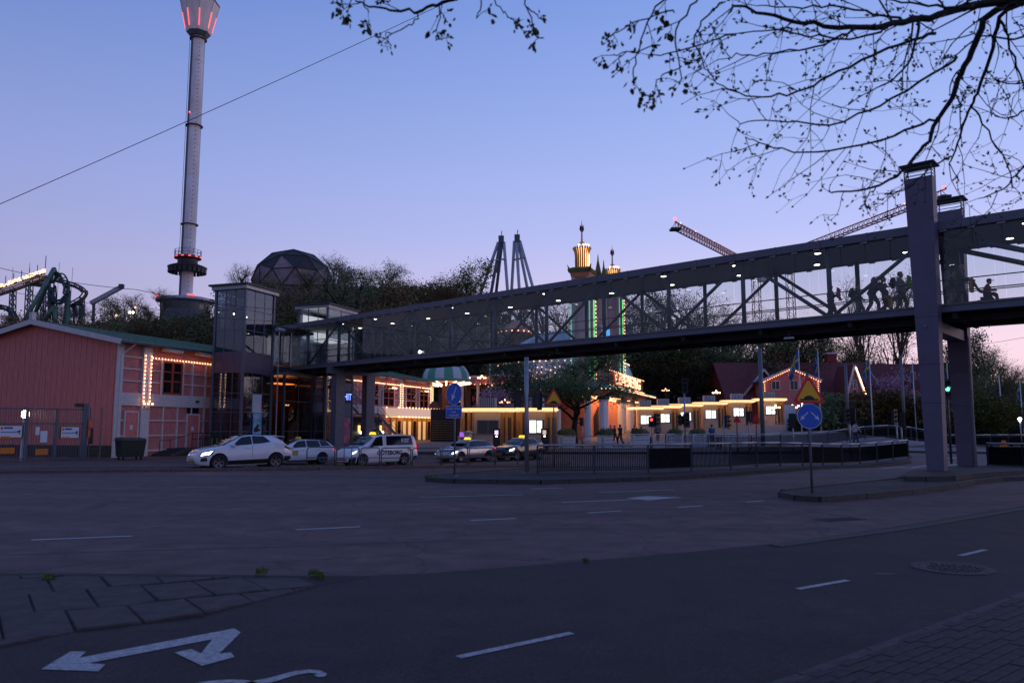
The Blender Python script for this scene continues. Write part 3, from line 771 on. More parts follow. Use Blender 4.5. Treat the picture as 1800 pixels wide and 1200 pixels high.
# ---------------- piers
def pier(y, label, wtop, wbot, ztop):
    o = empty('bridge_pier', B2W @ Vector((-.33, y, .20)), brz, label, 'bridge pier', 'tapered piers of the footbridge')
    th = .62
    def taper(name, z0, z1, mat, e=0.0):
        f = lambda z: lerp(wbot, wtop, min(1, max(0, z / (ztop - .2)))) / 2 + e
        mb = MB(); a, b = f(z0), f(z1); t = th / 2 + e
        mb.add([(-a, -t, z0), (a, -t, z0), (a, t, z0), (-a, t, z0), (-b, -t, z1), (b, -t, z1), (b, t, z1), (-b, t, z1)], [(0, 3, 2, 1), (4, 5, 6, 7), (0, 1, 5, 4), (1, 2, 6, 5), (2, 3, 7, 6), (3, 0, 4, 7)])
        return mb.build(name, mat, o)
    zs = [0, 2.6, 4.1, 5.95, ztop - .2]
    for a, b in zip(zs[:-1], zs[1:]): taper('shaft_panel', a + .006, b - .006, 'pier_paint')
    taper('shaft_core', 0, ztop - .25, 'belly_dark', -.02)
    zt = ztop - .2
    mb = MB(); mb.box((0, 0, zt + .52), (wtop + .26, th + .36, .05)); mb.add([(-wtop / 2 - .1, -th / 2 - .16, zt + .546), (wtop / 2 + .1, -th / 2 - .16, zt + .546), (wtop / 2 + .1, th / 2 + .16, zt + .546), (-wtop / 2 - .1, th / 2 + .16, zt + .546), (0, 0, zt + .66)], [(0, 1, 4), (1, 2, 4), (2, 3, 4), (3, 0, 4)])
    mb.build('cap', 'roof_dark', o)
    for k in range(3):
        mb = MB(); z = zt + .10 + k * .15
        for sx in (-1, 1): mb.beam((sx * wtop / 2 * .96, -th / 2, z), (sx * wtop / 2 * .96, th / 2, z), .02, .02)
        for sy in (-1, 1): mb.beam((-wtop / 2 * .96, sy * th / 2, z), (wtop / 2 * .96, sy * th / 2, z), .02, .02)
        mb.build('louvre_bar', 'galv_dull', o)
    for sx in (-1, 1):
        for sy in (-1, 1):
            mb = MB(); mb.box((sx * wtop / 2 * .96, sy * th / 2 * .95, zt + .25), (.04, .04, .52)); mb.build('cap_post', 'galv_dull', o)
    mb = MB(); mb.lathe([(0, .0), (.05, .0), (.06, .05), (0, .09)], 10, (0.05, th / 2 + .03, 5.55)); mb.build('floodlight', 'galv', o)
    return o
pier(.50, 'near grey purple tapered pier with louvred cap carrying the footbridge', 1.02, .60, Zr(318, 30.1))
pf_ = pier(-BW - .50, 'far pier of the footbridge with louvred cap behind the glass', 1.02, .60, Zr(318, 30.1) - .25)
mb = MB(); mb.tube([(-.38, .25, -.15), (-.38, .25, 5.6)], .07, 8); mb.build('downpipe', 'galv_dull', pf_)
o = MB().b2((-.63, -BW - .19, ZF - 1.0), (-.03, .19, ZF - .56)).build('pier_crossbeam', 'pier_paint', None); o.matrix_world = B2W
tag(o, 'heavy steel crossbeam joining the two piers under the deck', 'beam')
# ---------------- portal columns near the left end
pc0 = B2W @ Vector((39.6, 0, 0))
por = empty('bridge_portal', (pc0.x, pc0.y, gz(pc0.x, pc0.y)), brz, 'pair of grey steel columns with crossbeam under the left end of the bridge', 'bridge support')
zc = gz(pc0.x, pc0.y)
for y, r in ((-.5, .42), (-3.3, .40)):
    mb = MB(); mb.box((0, y, (ZF - .75 - zc) / 2), (r * 1.5, r * 1.9, ZF - .75 - zc)); mb.build('column', 'steel_blue', por)
mb = MB(); mb.box((0, -BW / 2 + .1, ZF - .56 - zc), (.55, BW + .6, .42)); mb.build('crossbeam', 'steel_blue', por)
mb = MB(); mb.box((0, .2, ZF - .30 - zc), (.3, .3, .12)); mb.build('bearing', 'galv_dull', por)

# ================================================================ PINK PARK BUILDING
E1 = Vector((.334, .943, 0)).normalized(); FO = Vector((-25.2, 49.0, 0)); frz = math.atan2(E1.y, E1.x)
pb = empty('pink_building', FO, frz, 'long pink timber building with green roof and strings of warm bulbs', 'building')
F2W = Matrix.Translation(FO) @ Matrix.Rotation(frz, 4, 'Z')
def FL(t, y, z): return F2W @ Vector((t, y, z))
LEN, WID, EZ, RZ = 46.8, 14.4, 7.50, 8.95
mb = MB()     # main volume behind the cladding (set back 6 cm)
mb.prism([(.06, -.6), (WID, -.6), (WID, EZ), (WID / 2, RZ - .05), (.06, EZ)], .06, LEN, 'x'); mb.build('wall_core', 'pink_panel', pb)
# gable boards
nb = 58; bwid = WID / nb
for k in range(nb):
    y0, y1 = k * bwid + .008, (k + 1) * bwid - .008
    top = lambda y: EZ - .05 + (RZ - EZ) * (1 - abs(y - WID / 2) / (WID / 2))
    mb = MB(); e = .012 * (k % 2)
    mb.v = [(-e, y0, .75), (-e, y1, .75), (.05, y1, .75), (.05, y0, .75), (-e, y0, top(y0)), (-e, y1, top(y1)), (.05, y1, top(y1)), (.05, y0, top(y0))]
    mb.f = [(0, 3, 2, 1), (4, 5, 6, 7), (0, 1, 5, 4), (1, 2, 6, 5), (2, 3, 7, 6), (3, 0, 4, 7)]; mb.m = [0] * 6
    mb.build('board', 'pink_wood', pb)
mb = MB(); mb.b2((-.03, 0, -.6), (.05, WID, .74)); mb.build('plinth', 'concrete_slab', pb)
# roof slopes with standing seams and white verge boards
rf = None
for sgn in (0, 1):
    y0 = -.75 if sgn == 0 else WID + .75; ze = EZ - .17
    mb = MB(); mb.add([(-.55, y0, ze), (LEN + .4, y0, ze), (LEN + .4, WID / 2, RZ), (-.55, WID / 2, RZ), (-.55, y0, ze + .09), (LEN + .4, y0, ze + .09), (LEN + .4, WID / 2, RZ + .09), (-.55, WID / 2, RZ + .09)],
                      [(0, 1, 2, 3), (4, 7, 6, 5), (0, 4, 5, 1), (2, 6, 7, 3), (0, 3, 7, 4), (1, 5, 6, 2)])
    rf = mb.build('roof_slope', 'copper_roof', pb)
    if sgn == 0:
        for k in range(80):
            t = -.5 + k * .595
            mb = MB(); mb.beam((t, y0, ze + .11), (t, WID / 2, RZ + .11), .035, .05); mb.build('roof_seam', 'copper_roof', rf)
    mb = MB(); mb.beam((-.58, y0, ze - .04), (-.58, WID / 2, RZ - .04), .05, .34); mb.build('verge_board', 'white_wood', pb)
mb = MB(); mb.beam((-.55, -.80, EZ - .20), (LEN + .4, -.80, EZ - .20), .12, .12); mb.build('gutter', 'steel_dark', pb)
mb = MB(); mb.box((-.45, WID / 2, RZ + .3), (.3, .3, .6)); mb.build('ridge_post', 'white_wood', pb)
mb = MB(); mb.tube([(.6, -.78, EZ - .25), (.35, -.2, EZ - .75), (.12, -.12, EZ - .95), (.12, -.12, .1)], .05, 8); mb.build('downpipe', 'white_wood', pb)
mb = MB(); mb.tube([(17.2, 1.2, RZ - 1.2), (17.2, 1.2, RZ + 2.5)], .09, 8); mb.build('vent_pipe', 'copper_roof', pb)
# rafters ends / heaters under the eave
for t in (3.5, 6.6, 13.5, 20.5, 27.8, 32.4, 35.2, 39.5, 42.2):
    mb = MB(); mb.b2((t, -.72, EZ - .46), (t + 1.35, -.12, EZ - .24)); mb.build('eave_box', 'white_wood', pb)
# facade battens
def batten(t0, z0, t1, z1, mat='white_wood', name='batten', d=.05):
    mb = MB(); mb.b2((t0, -d, z0), (t1, .06, z1)); return mb.build(name, mat, pb)
batten(-.08, -.5, .35, EZ - .2, name='corner_board', d=.09)
PT = [2.3, 9.6, 16.4, 23.6, 30.9, 38.4, 46.1]
for t in PT: batten(t - .36, -.4, t + .36, EZ - .25, name='pilaster', d=.14)
edges = [.35] + PT
for bi in range(len(edges) - 1):
    a = edges[bi] + (.36 if bi else 0); b = edges[bi + 1] - .36; L = b - a
    batten(a, 3.30, b, 4.12, name='band_board', d=.07); 
    for q in range(5): batten(a, 3.32 + q * .16, b, 3.325 + q * .16, 'galv_dull', 'band_joint', .073)
    batten(a, 6.42, b, 6.50); batten(a, .30, b, .42)
    wins = {0: [], 1: [(1.05, 1.85)], 2: [(2.4, 1.9)], 3: [(2.4, 1.9)], 4: [(2.2, 2.0)], 5: [(.6, 1.6), (3.2, 2.4)], 6: [(1.0, 2.3), (4.3, 2.3)]}[bi]
    step = 1.25; n = max(1, int(L / step)); sp = L / n
    for k in range(1, n):
        t = a + k * sp
        if any(wo + a - .15 < t < wo + a + ww + .15 for wo, ww in wins): 
            batten(t - .045, .42, t + .045, 3.30, name='batten'); continue
        batten(t - .045, .42, t + .045, 3.30); batten(t - .045, 4.12, t + .045, 6.42)
    for zz in (4.9, 5.68):
        segs = [(a, b)]
        for wo, ww in wins:
            nsg = []
            for p, q in segs:
                if a + wo > p: nsg.append((p, a + wo))
                if a + wo + ww < q: nsg.append((a + wo + ww, q))
            segs = nsg
        for p, q in segs:
            if q - p > .1: batten(p, zz - .04, q, zz + .04, d=.044)
    for zz in (1.35, 2.35): batten(a, zz - .04, b, zz + .04, d=.044)
    for wo, ww in wins:
        wn = MB(); wn.b2((a + wo, -.02, 4.16), (a + wo + ww, .05, 6.42)); wo_ = wn.build('window', 'glass_window', pb)
        x0 = a + wo
        for p, q, r_, s_ in ((x0, 4.14, x0 + .12, 6.44), (x0 + ww - .12, 4.14, x0 + ww, 6.44), (x0, 4.14, x0 + ww, 4.27), (x0, 6.32, x0 + ww, 6.44), (x0 + ww / 2 - .09, 4.2, x0 + ww / 2 + .09, 6.4), (x0, 5.0, x0 + ww, 5.09), (x0, 5.65, x0 + ww, 5.74)):
            mb = MB(); mb.b2((p, -.075, q), (r_, .02, s_)); mb.build('window_bar', 'red_frame', wo_)
        mb = MB(); mb.b2((x0 - .1, -.10, 4.10), (x0, .02, 6.46)); mb.build('window_casing', 'white_wood', wo_)
        mb = MB(); mb.b2((x0 + ww, -.10, 4.10), (x0 + ww + .1, .02, 6.46)); mb.build('window_casing', 'white_wood', wo_)
# doors of the near end
for t0, t1, z0, z1 in ((.75, 1.75, .55, 2.85), (6.25, 7.35, .45, 2.75)):
    mb = MB(); mb.b2((t0, -.06, z0), (t1, .05, z1)); dd = mb.build('door', 'pink_wood', pb)
    for p in ((t0 - .09, z0, t0, z1), (t1, z0, t1 + .09, z1), (t0 - .09, z1, t1 + .09, z1 + .1)):
        mb = MB(); mb.b2((p[0], -.09, p[1]), (p[2], .04, p[3])); mb.build('door_frame', 'white_wood', dd)
    mb = MB(); mb.box((t1 - .12, -.1, z0 + 1.05), (.14, .07, .03)); mb.build('handle', 'galv', dd)
    mb = MB(); mb.b2((t0 + .4, -.066, z0 + 1.2), (t0 + .62, -.055, z0 + 1.5)); mb.build('notice', 'sign_white', dd)
mb = MB(); mb.b2((6.25, -.03, 2.9), (7.35, .04, 3.3)); mb.build('transom_window', 'glass_window', pb)
mb = MB(); mb.tube([(7.0, -.07, 3.75), (7.0, -.3, 3.72)], .09, 8); mb.build('wall_lamp', 'steel_dark', pb)
# bulb strings
def bulbs(name, pts, r, mat, parent, label=None):
    mb = MB()
    for p in pts: mb.octa(p, r)
    return mb.build(name, mat, parent, True, fix=False)
def linepts(a, b, step):
    a = Vector(a); b = Vector(b); n = max(1, int((b - a).length / step)); return [a.lerp(b, i / n) for i in range(n + 1)]
for i in range(len(PT) - 1): bulbs('bulb_string', linepts((PT[i] + .35, -.20, 6.53), (PT[i + 1] - .35, -.20, 6.53), .27), .037, 'bulb', pb)
for t in PT:
    bulbs('bulb_string', linepts((t - .26, -.21, 3.62), (t - .26, -.21, 6.62), .25), .037, 'bulb', pb)
    bulbs('bulb_string', linepts((t + .26, -.21, 3.62), (t + .26, -.21, 6.62), .25), .037, 'bulb', pb)
    for k in (-.34, .0, .34):
        mb = MB(); mb.tube([(t + k * .5, -.16, 3.05), (t + k, -.36, 3.2), (t + k, -.36, 3.36)], .025, 6); mb.build('sconce_arm', 'galv_dull', pb)
        mb = MB(); mb.ball((t + k, -.36, 3.44), .085, 8); mb.build('sconce_globe', 'bulb_soft', pb, True)
# marquee with bulbs and golden doors at the far end
mb = MB(); mb.b2((34.9, -1.7, 3.05), (47.4, -.15, 3.95)); mq = mb.build('marquee', 'marquee_face', pb)
for zz in (3.02, 4.02):
    for a, b in (((35.0, -1.76, zz), (47.3, -1.76, zz)), ((47.45, -1.7, zz), (47.45, -.3, zz)), ((34.85, -1.7, zz), (34.85, -.3, zz))):
        bulbs('marquee_bulbs', linepts(a, b, .75), .11, 'bulb_soft', mq)
mb = MB(); mb.b2((35.0, -1.6, 3.02), (47.3, -.2, 3.045)); mb.build('marquee_soffit', 'canopy_glow', mq)
mb = MB(); mb.prism([(42.2, 4.0), (45.0, 4.0), (44.8, 4.45), (44.3, 4.85), (43.6, 4.95), (42.9, 4.85), (42.4, 4.45)], -1.72, -1.66, 'y'); mb.build('marquee_badge', 'brown_wood', mq)
for k in range(8):
    t = 36.2 + k * 1.25
    mb = MB(); mb.b2((t, -.16, .1), (t + 1.0, -.06, 2.9)); d = mb.build('entrance_door', 'gold_wood', pb)
    mb = MB(); mb.b2((t + .2, -.18, .5), (t + .8, -.155, 2.6)); mb.build('door_glass', 'glass_window' if k % 3 == 1 else 'door_glow', d)
for t in (36.5, 44.5):
    for k in range(4):
        mb = MB(); mb.octa((t + k * .28 - .4, -.30, 6.15), .07); mb.build('lantern_bulb', 'bulb', pb)
for t in (32.8, 41.2):
    mb = MB(); mb.beam((t, -.2, 5.2), (t + .9, -.9, 6.6), .07, .07); mb.build('eave_brace', 'white_wood', pb)
# rail and steps at the near doors
st = empty('entry_steps', FL(3.0, 0, 0), frz, 'dark metal entry steps with railing below the pink facade', 'steps')
for k in range(4):
    mb = MB(); mb.b2((.2 + k * .42 - .1, -1.7, 0), (2.0, -.1, .14 + (3 - k) * .0 + .0 + .11 * (k))); mb.build('step', 'steel_dark', st)
mb = MB(); mb.b2((2.0, -1.7, .42), (5.2, -.1, .50)); mb.build('landing', 'steel_dark', st)
for t in [-.9, 0, 2.0, 3.0, 4.0, 5.1]:
    mb = MB(); mb.tube([(t, -1.66, 0), (t, -1.66, 1.5 if t > 1.5 else 1.05)], .025, 6); mb.build('rail_post', 'black_metal', st)
for z in (1.5, 1.1): 
    mb = MB(); mb.tube([(2.0, -1.66, z), (5.1, -1.66, z)], .022, 6); mb.build('rail', 'black_metal', st)
mb = MB(); mb.tube([(-.9, -1.66, 1.05), (0, -1.66, 1.05), (2, -1.66, 1.5)], .022, 6); mb.build('rail', 'black_metal', st)
for k in range(16):
    mb = MB(); mb.tube([(2.1 + k * .19, -1.66, .5), (2.1 + k * .19, -1.66, 1.5)], .010, 4); mb.build('baluster', 'black_metal', st)

# ================================================================ LIFT TOWERS
def glass_box(o, t0, t1, y0, y1, z0, z1, colsx, colsy, rows, roofh, gl='glass_tower', frame='steel_blue', panels=(), back=True):
    W = .10
    for (t, y) in ((t0, y0), (t1, y0), (t0, y1), (t1, y1)):
        mb = MB(); mb.box((t, y, (z0 + z1) / 2), (.17, .17, z1 - z0)); mb.build('corner_post', frame, o)
    zs = [z0] + list(rows) + [z1]
    def face(axis, fixed, a, b, n, tagm):
        st_ = (b - a) / n
        for k in range(1, n):
            c = a + k * st_
            mb = MB(); mb.box((c, fixed, (z0 + z1) / 2) if axis == 'x' else (fixed, c, (z0 + z1) / 2), (.05, .05, z1 - z0)); mb.build('mullion', frame, o)
        for z in rows:
            mb = MB(); mb.box(((a + b) / 2, fixed, z) if axis == 'x' else (fixed, (a + b) / 2, z), (b - a - .17, .06, .055) if axis == 'x' else (.06, b - a - .17, .055)); mb.build('transom', frame, o)
        for k in range(n):
            for r_ in range(len(zs) - 1):
                c0, c1 = a + k * st_ + .03, a + (k + 1) * st_ - .03
                m_ = panels.get(r_, gl) if isinstance(panels, dict) else gl
                if isinstance(m_, tuple): m_ = m_[0] if tagm in m_[1] else gl
                mb = MB()
                if axis == 'x': mb.b2((c0, fixed - .008, zs[r_] + .03), (c1, fixed + .008, zs[r_ + 1] - .03))
                else: mb.b2((fixed - .008, c0, zs[r_] + .03), (fixed + .008, c1, zs[r_ + 1] - .03))
                mb.build('pane' if 'glass' in m_ else 'infill_panel', m_, o)
    face('x', y0, t0, t1, colsx, 'front'); face('y', t0, y0, y1, colsy, 'side')
    if back: face('x', y1, t0, t1, colsx, 'back'); face('y', t1, y0, y1, colsy, 'end')
    mb = MB(); mb.b2((t0 - .25, y0 - .25, z1), (t1 + .25, y1 + .25, z1 + .26)); mb.build('roof_fascia', 'galv', o)
    mb = MB(); mb.b2((t0 - .42, y0 - .42, z1 + .262), (t1 + .42, y1 + .42, z1 + .40)); mb.build('roof', 'roof_dark', o)
lt = empty('lift_tower', FO, frz, 'tall glass lift tower with purple band in front of the pink facade', 'lift tower')
glass_box(lt, 7.6, 10.9, -3.55, -.95, -.1, 11.9, 3, 3, [1.6, 3.0, 4.35, 5.85, 7.3, 8.9, 10.4], 0, panels={4: ('purple_panel', ('front', 'side')), 3: 'glass_tower', 2: ('glass_tower', ())})
mb = MB(); mb.b2((8.75, -3.60, 2.95), (9.75, -3.57, 4.3)); mb.build('blank_panel', 'sign_white', lt)
# lift shaft guts
mb = MB(); mb.b2((8.4, -2.9, 5.0), (8.55, -2.75, 11.6)); mb.b2((10.1, -2.9, 0), (10.25, -2.75, 11.6)); mb.b2((10.1, -1.6, 0), (10.25, -1.45, 11.6)); mb.b2((8.4, -1.6, 0), (8.55, -1.45, 11.6)); mb.build('guide_rail', 'galv_dull', lt)
mb = MB(); mb.b2((8.0, -3.1, 6.6), (10.5, -1.2, 6.75)); mb.build('landing_floor', 'belly_dark', lt)
mb = MB(); mb.b2((8.1, -3.0, 7.0), (10.4, -1.3, 9.2)); mb.build('lift_car', 'steel_green', lt)
for p in ((8.2, -3.2, 9.9), (7.95, -2.3, 10.15)):
    mb = MB(); mb.ball(p, .07, 8); mb.build('spotlight', 'lamp_white', lt)
po = empty('poster', FL(8.75, -3.64, 1.35), frz, 'blue advertising poster on the lift tower', 'poster')
mb = MB(); mb.b2((0, -.02, 0), (1.05, .0, 1.6)); mb.build('backing', 'sign_blue', po)
mb = MB(); mb.b2((.06, -.026, .06), (.99, -.021, 1.54)); mb.build('print', mk('poster_print', (0.04, 0.36, 0.68), .4, var=.3, scale=1.6, hue=(.3, .6, .8)), po)
mb = MB(); mb.prism([(.15, .25), (.45, .22), (.9, .3), (.8, .42), (.62, .45), (.75, .75), (.55, .8), (.4, .6), (.2, .5)], -.032, -.027, 'y'); mb.build('print_figure', 'sign_black', po)
mb = MB()
for k in range(7): mb.b2((.2 + k * .09, -.032, 1.22 + .03 * math.sin(k)), (.26 + k * .09, -.027, 1.36 + .03 * math.sin(k)))
mb.build('print_heading', 'sign_white', po)
# corridor from lift tower to bridge end, and stair tower
lt2 = empty('stair_tower', FO, frz, 'lower glass stair tower with lit upper room behind the bridge end', 'lift tower')
glass_box(lt2, 15.5, 19.5, -5.35, -2.6, -.1, Zr(545, 63), 2, 3, [1.6, 3.0, 4.35, 5.85, 7.3, 9.0], 0, panels={})
mb = MB(); mb.b2((15.75, -5.2, 9.1), (19.3, -2.8, 9.15)); mb.b2((15.75, -2.85, 9.2), (19.3, -2.8, 11.2)); mb.build('lit_ceiling_room', 'lit_wall', lt2)
lob = empty('glass_lobby', FO, frz, 'dark brown glazed lobby under the bridge end', 'lobby')
glass_box(lob, 11.6, 15.3, -4.2, -1.2, -.1, 5.85, 2, 3, [1.6, 3.9], 0, gl='glass_lobby', frame='steel_dark')
mb = MB(); mb.b2((11.7, -1.4, 0), (15.2, -1.35, 5.4)); mb.build('back_wall', 'brown_wood', lob)
mb = MB(); mb.b2((12.4, -3.0, 5.3), (14.6, -2.0, 5.36)); mb.build('ceiling_light', 'amber', lob)
# connecting corridor at deck level
cor = empty('bridge_corridor', FO, frz, 'short glazed corridor joining the lift tower and the bridge', 'corridor')
mb = MB(); mb.b2((10.95, -3.6, ZF - .35), (15.4, -1.0, ZF - .05)); mb.build('floor', 'belly_dark', cor)
mb = MB(); mb.b2((10.7, -4.0, 9.35), (15.6, -.9, 9.6)); mb.build('roof', 'roof_dark', cor)
for k in range(5):
    t = 11.05 + k * 1.05
    mb = MB(); mb.b2((t, -3.62, ZF), (t + .98, -3.60, 9.33)); mb.build('pane', 'glass_tower', cor)
    mb = MB(); mb.box((t, -3.6, (ZF + 9.3) / 2), (.07, .09, 9.3 - ZF)); mb.build('mullion', 'galv_dull' if k % 2 else 'white_paint', cor)
mb = MB(); mb.tube([(10.85, -4.15, 9.30), (10.85, -4.15, .0)], .05, 8); mb.build('downpipe', 'galv', cor)
mb = MB(); mb.tube([(10.6, -4.1, 9.25), (11.5, -4.1, 9.25)], .16, 10); mb.build('gutter_box', 'galv', cor)
mb = MB(); mb.b2((12.0, -2.0, ZF + .02), (12.9, -1.95, ZF + 2.3)); mb.build('lit_wall', 'lit_room', cor)
# low shop front with sign under the stair tower
shop = empty('kiosk_front', FO, frz, 'small kiosk front with blue lit lettering under the bridge', 'kiosk')
mb = MB(); mb.b2((17.0, -5.42, 0), (19.3, -5.38, 5.6)); mb.build('wall', 'purple_panel', shop)
mb = MB(); mb.b2((17.05, -5.46, 2.75), (19.2, -5.43, 3.9)); mb.build('blank_panel', 'steel_blue', shop)
mb = MB(); mb.b2((17.1, -5.46, .6), (19.1, -5.43, 2.7)); mb.build('window_print', mk('blossom_print', (0.20, 0.18, 0.22), .5, var=.5, scale=2.2, hue=(.4, .12, .18)), shop)
mb = MB(); mb.b2((17.0, -5.50, 3.95), (19.3, -5.43, 4.9)); mb.build('sign_box', 'black_metal', shop)
text('sign_lettering', 'WHIT', .78, 'neon_blue', shop, (18.15, -5.52, 4.42), (pi / 2, 0, 0))
# outdoor stair
sta = empty('steel_stair', FO, frz, 'dark steel staircase descending in front of the pink facade', 'staircase')
A_ = Vector((21.0, -3.2, 5.4)); L_ = Vector((25.5, -3.2, 3.2)); B_ = Vector((31.8, -3.2, .3))
for a, b in ((A_, L_), (L_ + Vector((.9, 0, 0)), B_)):
    n = 13
    for y in (-.75, .75):
        mb = MB(); mb.beam(a + Vector((0, y, 0)), b + Vector((0, y, 0)), .06, .28); mb.build('stringer', 'steel_blue', sta)
        for q in (.95, .5):
            mb = MB(); mb.tube([a + Vector((0, y, q)), b + Vector((0, y, q))], .022, 6); mb.build('handrail', 'steel_dark', sta)
        for k in range(0, n + 1, 3):
            p = a.lerp(b, k / n); mb = MB(); mb.tube([p + Vector((0, y, 0)), p + Vector((0, y, .95))], .02, 6); mb.build('baluster', 'steel_dark', sta)
    for k in range(n):
        p = a.lerp(b, (k + .5) / n); mb = MB(); mb.box(p + Vector((0, 0, .02)), (.30, 1.46, .035)); mb.build('tread', 'galv_dull', sta)
mb = MB(); mb.b2((25.5, -3.95, 3.1), (26.4, -2.45, 3.2)); mb.build('landing', 'steel_dark', sta)
mb = MB(); mb.b2((18.9, -3.95, 5.3), (21.0, -2.45, 5.42)); mb.build('upper_landing', 'steel_dark', sta)
for t in (21.5, 25.9):
    mb = MB(); mb.box((t, -3.2, (5 if t < 22 else 3.1) / 2), (.12, .12, 5 if t < 22 else 3.1)); mb.build('support_post', 'steel_dark', sta)
# dark shop under the stair
ks = empty('stair_kiosk', FO, frz, 'dark kiosk under the staircase with small warm lanterns', 'kiosk')
mb = MB(); mb.b2((20.5, -2.3, -.1), (30.3, -.4, 2.9)); mb.build('wall', 'black_metal', ks)
for k in range(5):
    t = 21.5 + k * 2.05
    mb = MB(); mb.b2((t, -2.5, 2.25), (t + .9, -2.31, 2.35)); mb.build('light_shelf', 'galv', ks)
    mb = MB(); mb.b2((t + .1, -2.38, 1.5), (t + .42, -2.31, 2.1)); mb.build('lit_window', 'flame_gold', ks)
    mb = MB(); mb.ball((t + .55, -2.4, 1.42), .12, 8); mb.build('lantern', 'lamp_white', ks, True)
# bicycles / green scooters parked at the facade
for i, t in enumerate((6.2, 6.7, 7.15)):
    g = empty('parked_scooter', FL(t, -2.6, 0), frz + 1.4, ['leftmost green rental scooter parked by the pink facade', 'middle green rental scooter parked by the pink facade', 'green rental scooter parked closest to the lift tower'][i], 'scooter', 'green rental scooters')
    mb = MB(); mb.beam((-.45, 0, .16), (.35, 0, .16), .14, .05); mb.build('deck', 'leaf_fresh' if 0 else 'cloth_lime', g)
    mb = MB(); mb.tube([(.42, 0, .15), (.32, 0, 1.15)], .035, 8); mb.build('stem', 'cloth_lime', g)
    mb = MB(); mb.tube([(.32, -.24, 1.15), (.32, .24, 1.15)], .022, 6); mb.build('handlebar', 'black_metal', g)
    for x in (-.48, .47):
        mb = MB(); mb.tube([(x, -.03, .12), (x, .03, .12)], .12, 12); mb.build('wheel', 'rubber', g)
# ================================================================ GATE AND FENCES, LEFT
gA = Gd(-60, 813.5); gB = Gd(160, 807); gdir = (gB - gA); gl_ = gdir.length; gdir.normalize(); grz = math.atan2(gdir.y, gdir.x)
def gpx(px):  # distance along the gate line for a picture column
    k = (px - 900) / FPX / .995
    return ((k * gA.y) - gA.x) / (gdir.x - k * gdir.y)
gate = empty('yard_gate', gA, grz, 'grey steel bar gate with warning signs in front of the pink gable', 'gate')
xsx = [gpx(p) for p in (-55, 0, 56, 107, 157)]; GH = 3.0
for i, x in enumerate(xsx):
    wd = .30 if i == 4 else (.14 if i else .1)
    mb = MB(); mb.box((x, 0, (GH + (.3 if i == 4 else 0)) / 2), (wd, .14 if i < 4 else .25, GH + (.3 if i == 4 else 0))); mb.build('post', 'fence_grey', gate)
for a, b in zip(xsx[:-1], xsx[1:]):
    for z in (.12, GH * .70, GH - .06):
        mb = MB(); mb.beam((a, 0, z), (b, 0, z), .06, .08); mb.build('rail', 'fence_grey', gate)
    n = int((b - a) / .13)
    for k in range(1, n):
        x = lerp(a, b, k / n); mb = MB(); mb.box((x, 0, GH / 2), (.022, .022, GH - .2)); mb.build('bar', 'fence_grey', gate)
def gsign(px0, px1, r0, r1, name, label, mat, cat='sign', d=.10):
    x0, x1 = gpx(px0), gpx(px1); Y = gA.y + gdir.y * (x0 + x1) / 2
    z0, z1 = Zr(r1, Y), Zr(r0, Y)
    o = empty(name, gA + gdir * x0 + Vector((0, 0, z0)) - Vector((-gdir.y, gdir.x, 0)) * d, grz, label, cat)
    w_, h_ = x1 - x0, z1 - z0
    mb = MB(); mb.b2((0, -.01, 0), (w_, .01, h_)); mb.build('plate', mat, o)
    return o, w_, h_
for i, (a, b, c, d) in enumerate([(5, 50, 745.5, 771.5), (113, 148.5, 748, 772)]):
    o, w_, h_ = gsign(a, b, c, d, 'camera_sign', ['larger camera surveillance sign with orange chevron border on the left gate leaf', 'smaller camera surveillance sign with orange chevron border on the right gate leaf'][i], 'sign_black')
    for e in range(12):   # chevron border
        for zz in (0, h_ - h_ * .11):
            x = e * w_ / 12; mb = MB(); mb.prism([(x, zz), (x + w_ / 24, zz), (x + w_ / 12, zz + h_ * .11), (x + w_ / 24, zz + h_ * .11)], -.014, -.011, 'y'); mb.build('chevron', 'sign_orange', o)
    mb = MB(); mb.b2((w_ * .07, -.016, h_ * .12), (w_ * .94, -.011, h_ * .90)); mb.build('face', 'sign_white', o)
    mb = MB(); mb.b2((w_ * .24, -.019, h_ * .70), (w_ * .58, -.0165, h_ * .82)); mb.b2((w_ * .12, -.019, h_ * .44), (w_ * .72, -.0165, h_ * .50)); mb.build('print', 'cloth_blue', o)
    mb = MB(); mb.prism([(w_ * .72, h_ * .50), (w_ * .86, h_ * .62), (w_ * .9, h_ * .52), (w_ * .8, h_ * .42)], -.02, -.0165, 'y'); mb.b2((w_ * .82, -.02, h_ * .33), (w_ * .90, -.0165, h_ * .38)); mb.b2((w_ * .83, -.0203, h_ * .36), (w_ * .855, -.0168, h_ * .46)); mb.build('camera_symbol', 'sign_black', o)
    mb = MB(); mb.prism([(w_ * .11, h_ * .82), (w_ * .21, h_ * .82), (w_ * .2, h_ * .68), (w_ * .16, h_ * .62), (w_ * .12, h_ * .68)], -.02, -.0165, 'y'); mb.build('crest', 'sign_red', o)
    for k in range(3):
        mb = MB(); mb.lathe([(0, .0), (w_ * .055, 0)], 12); q = mb.build('badge', 'sign_orange', o); q.rotation_euler = (pi / 2, 0, 0); q.location = (w_ * (.18 + k * .12), -.019, h_ * .13)
gsign(12, 37, 786.5, 797, 'orange_plate', 'orange reflective plate low on the left gate leaf', 'sign_orange', 'reflector plate')
gsign(73, 95, 788.5, 799, 'orange_plate', 'orange reflective plate low on the middle gate leaf', 'sign_orange', 'reflector plate')
gsign(71, 78, 750, 764, 'paper_notice', 'small white notice hung on the gate bars', 'sign_white', 'notice')
gsign(80, 92, 757, 777, 'paper_notice', 'larger white notice hung below the small one', 'sign_white', 'notice')
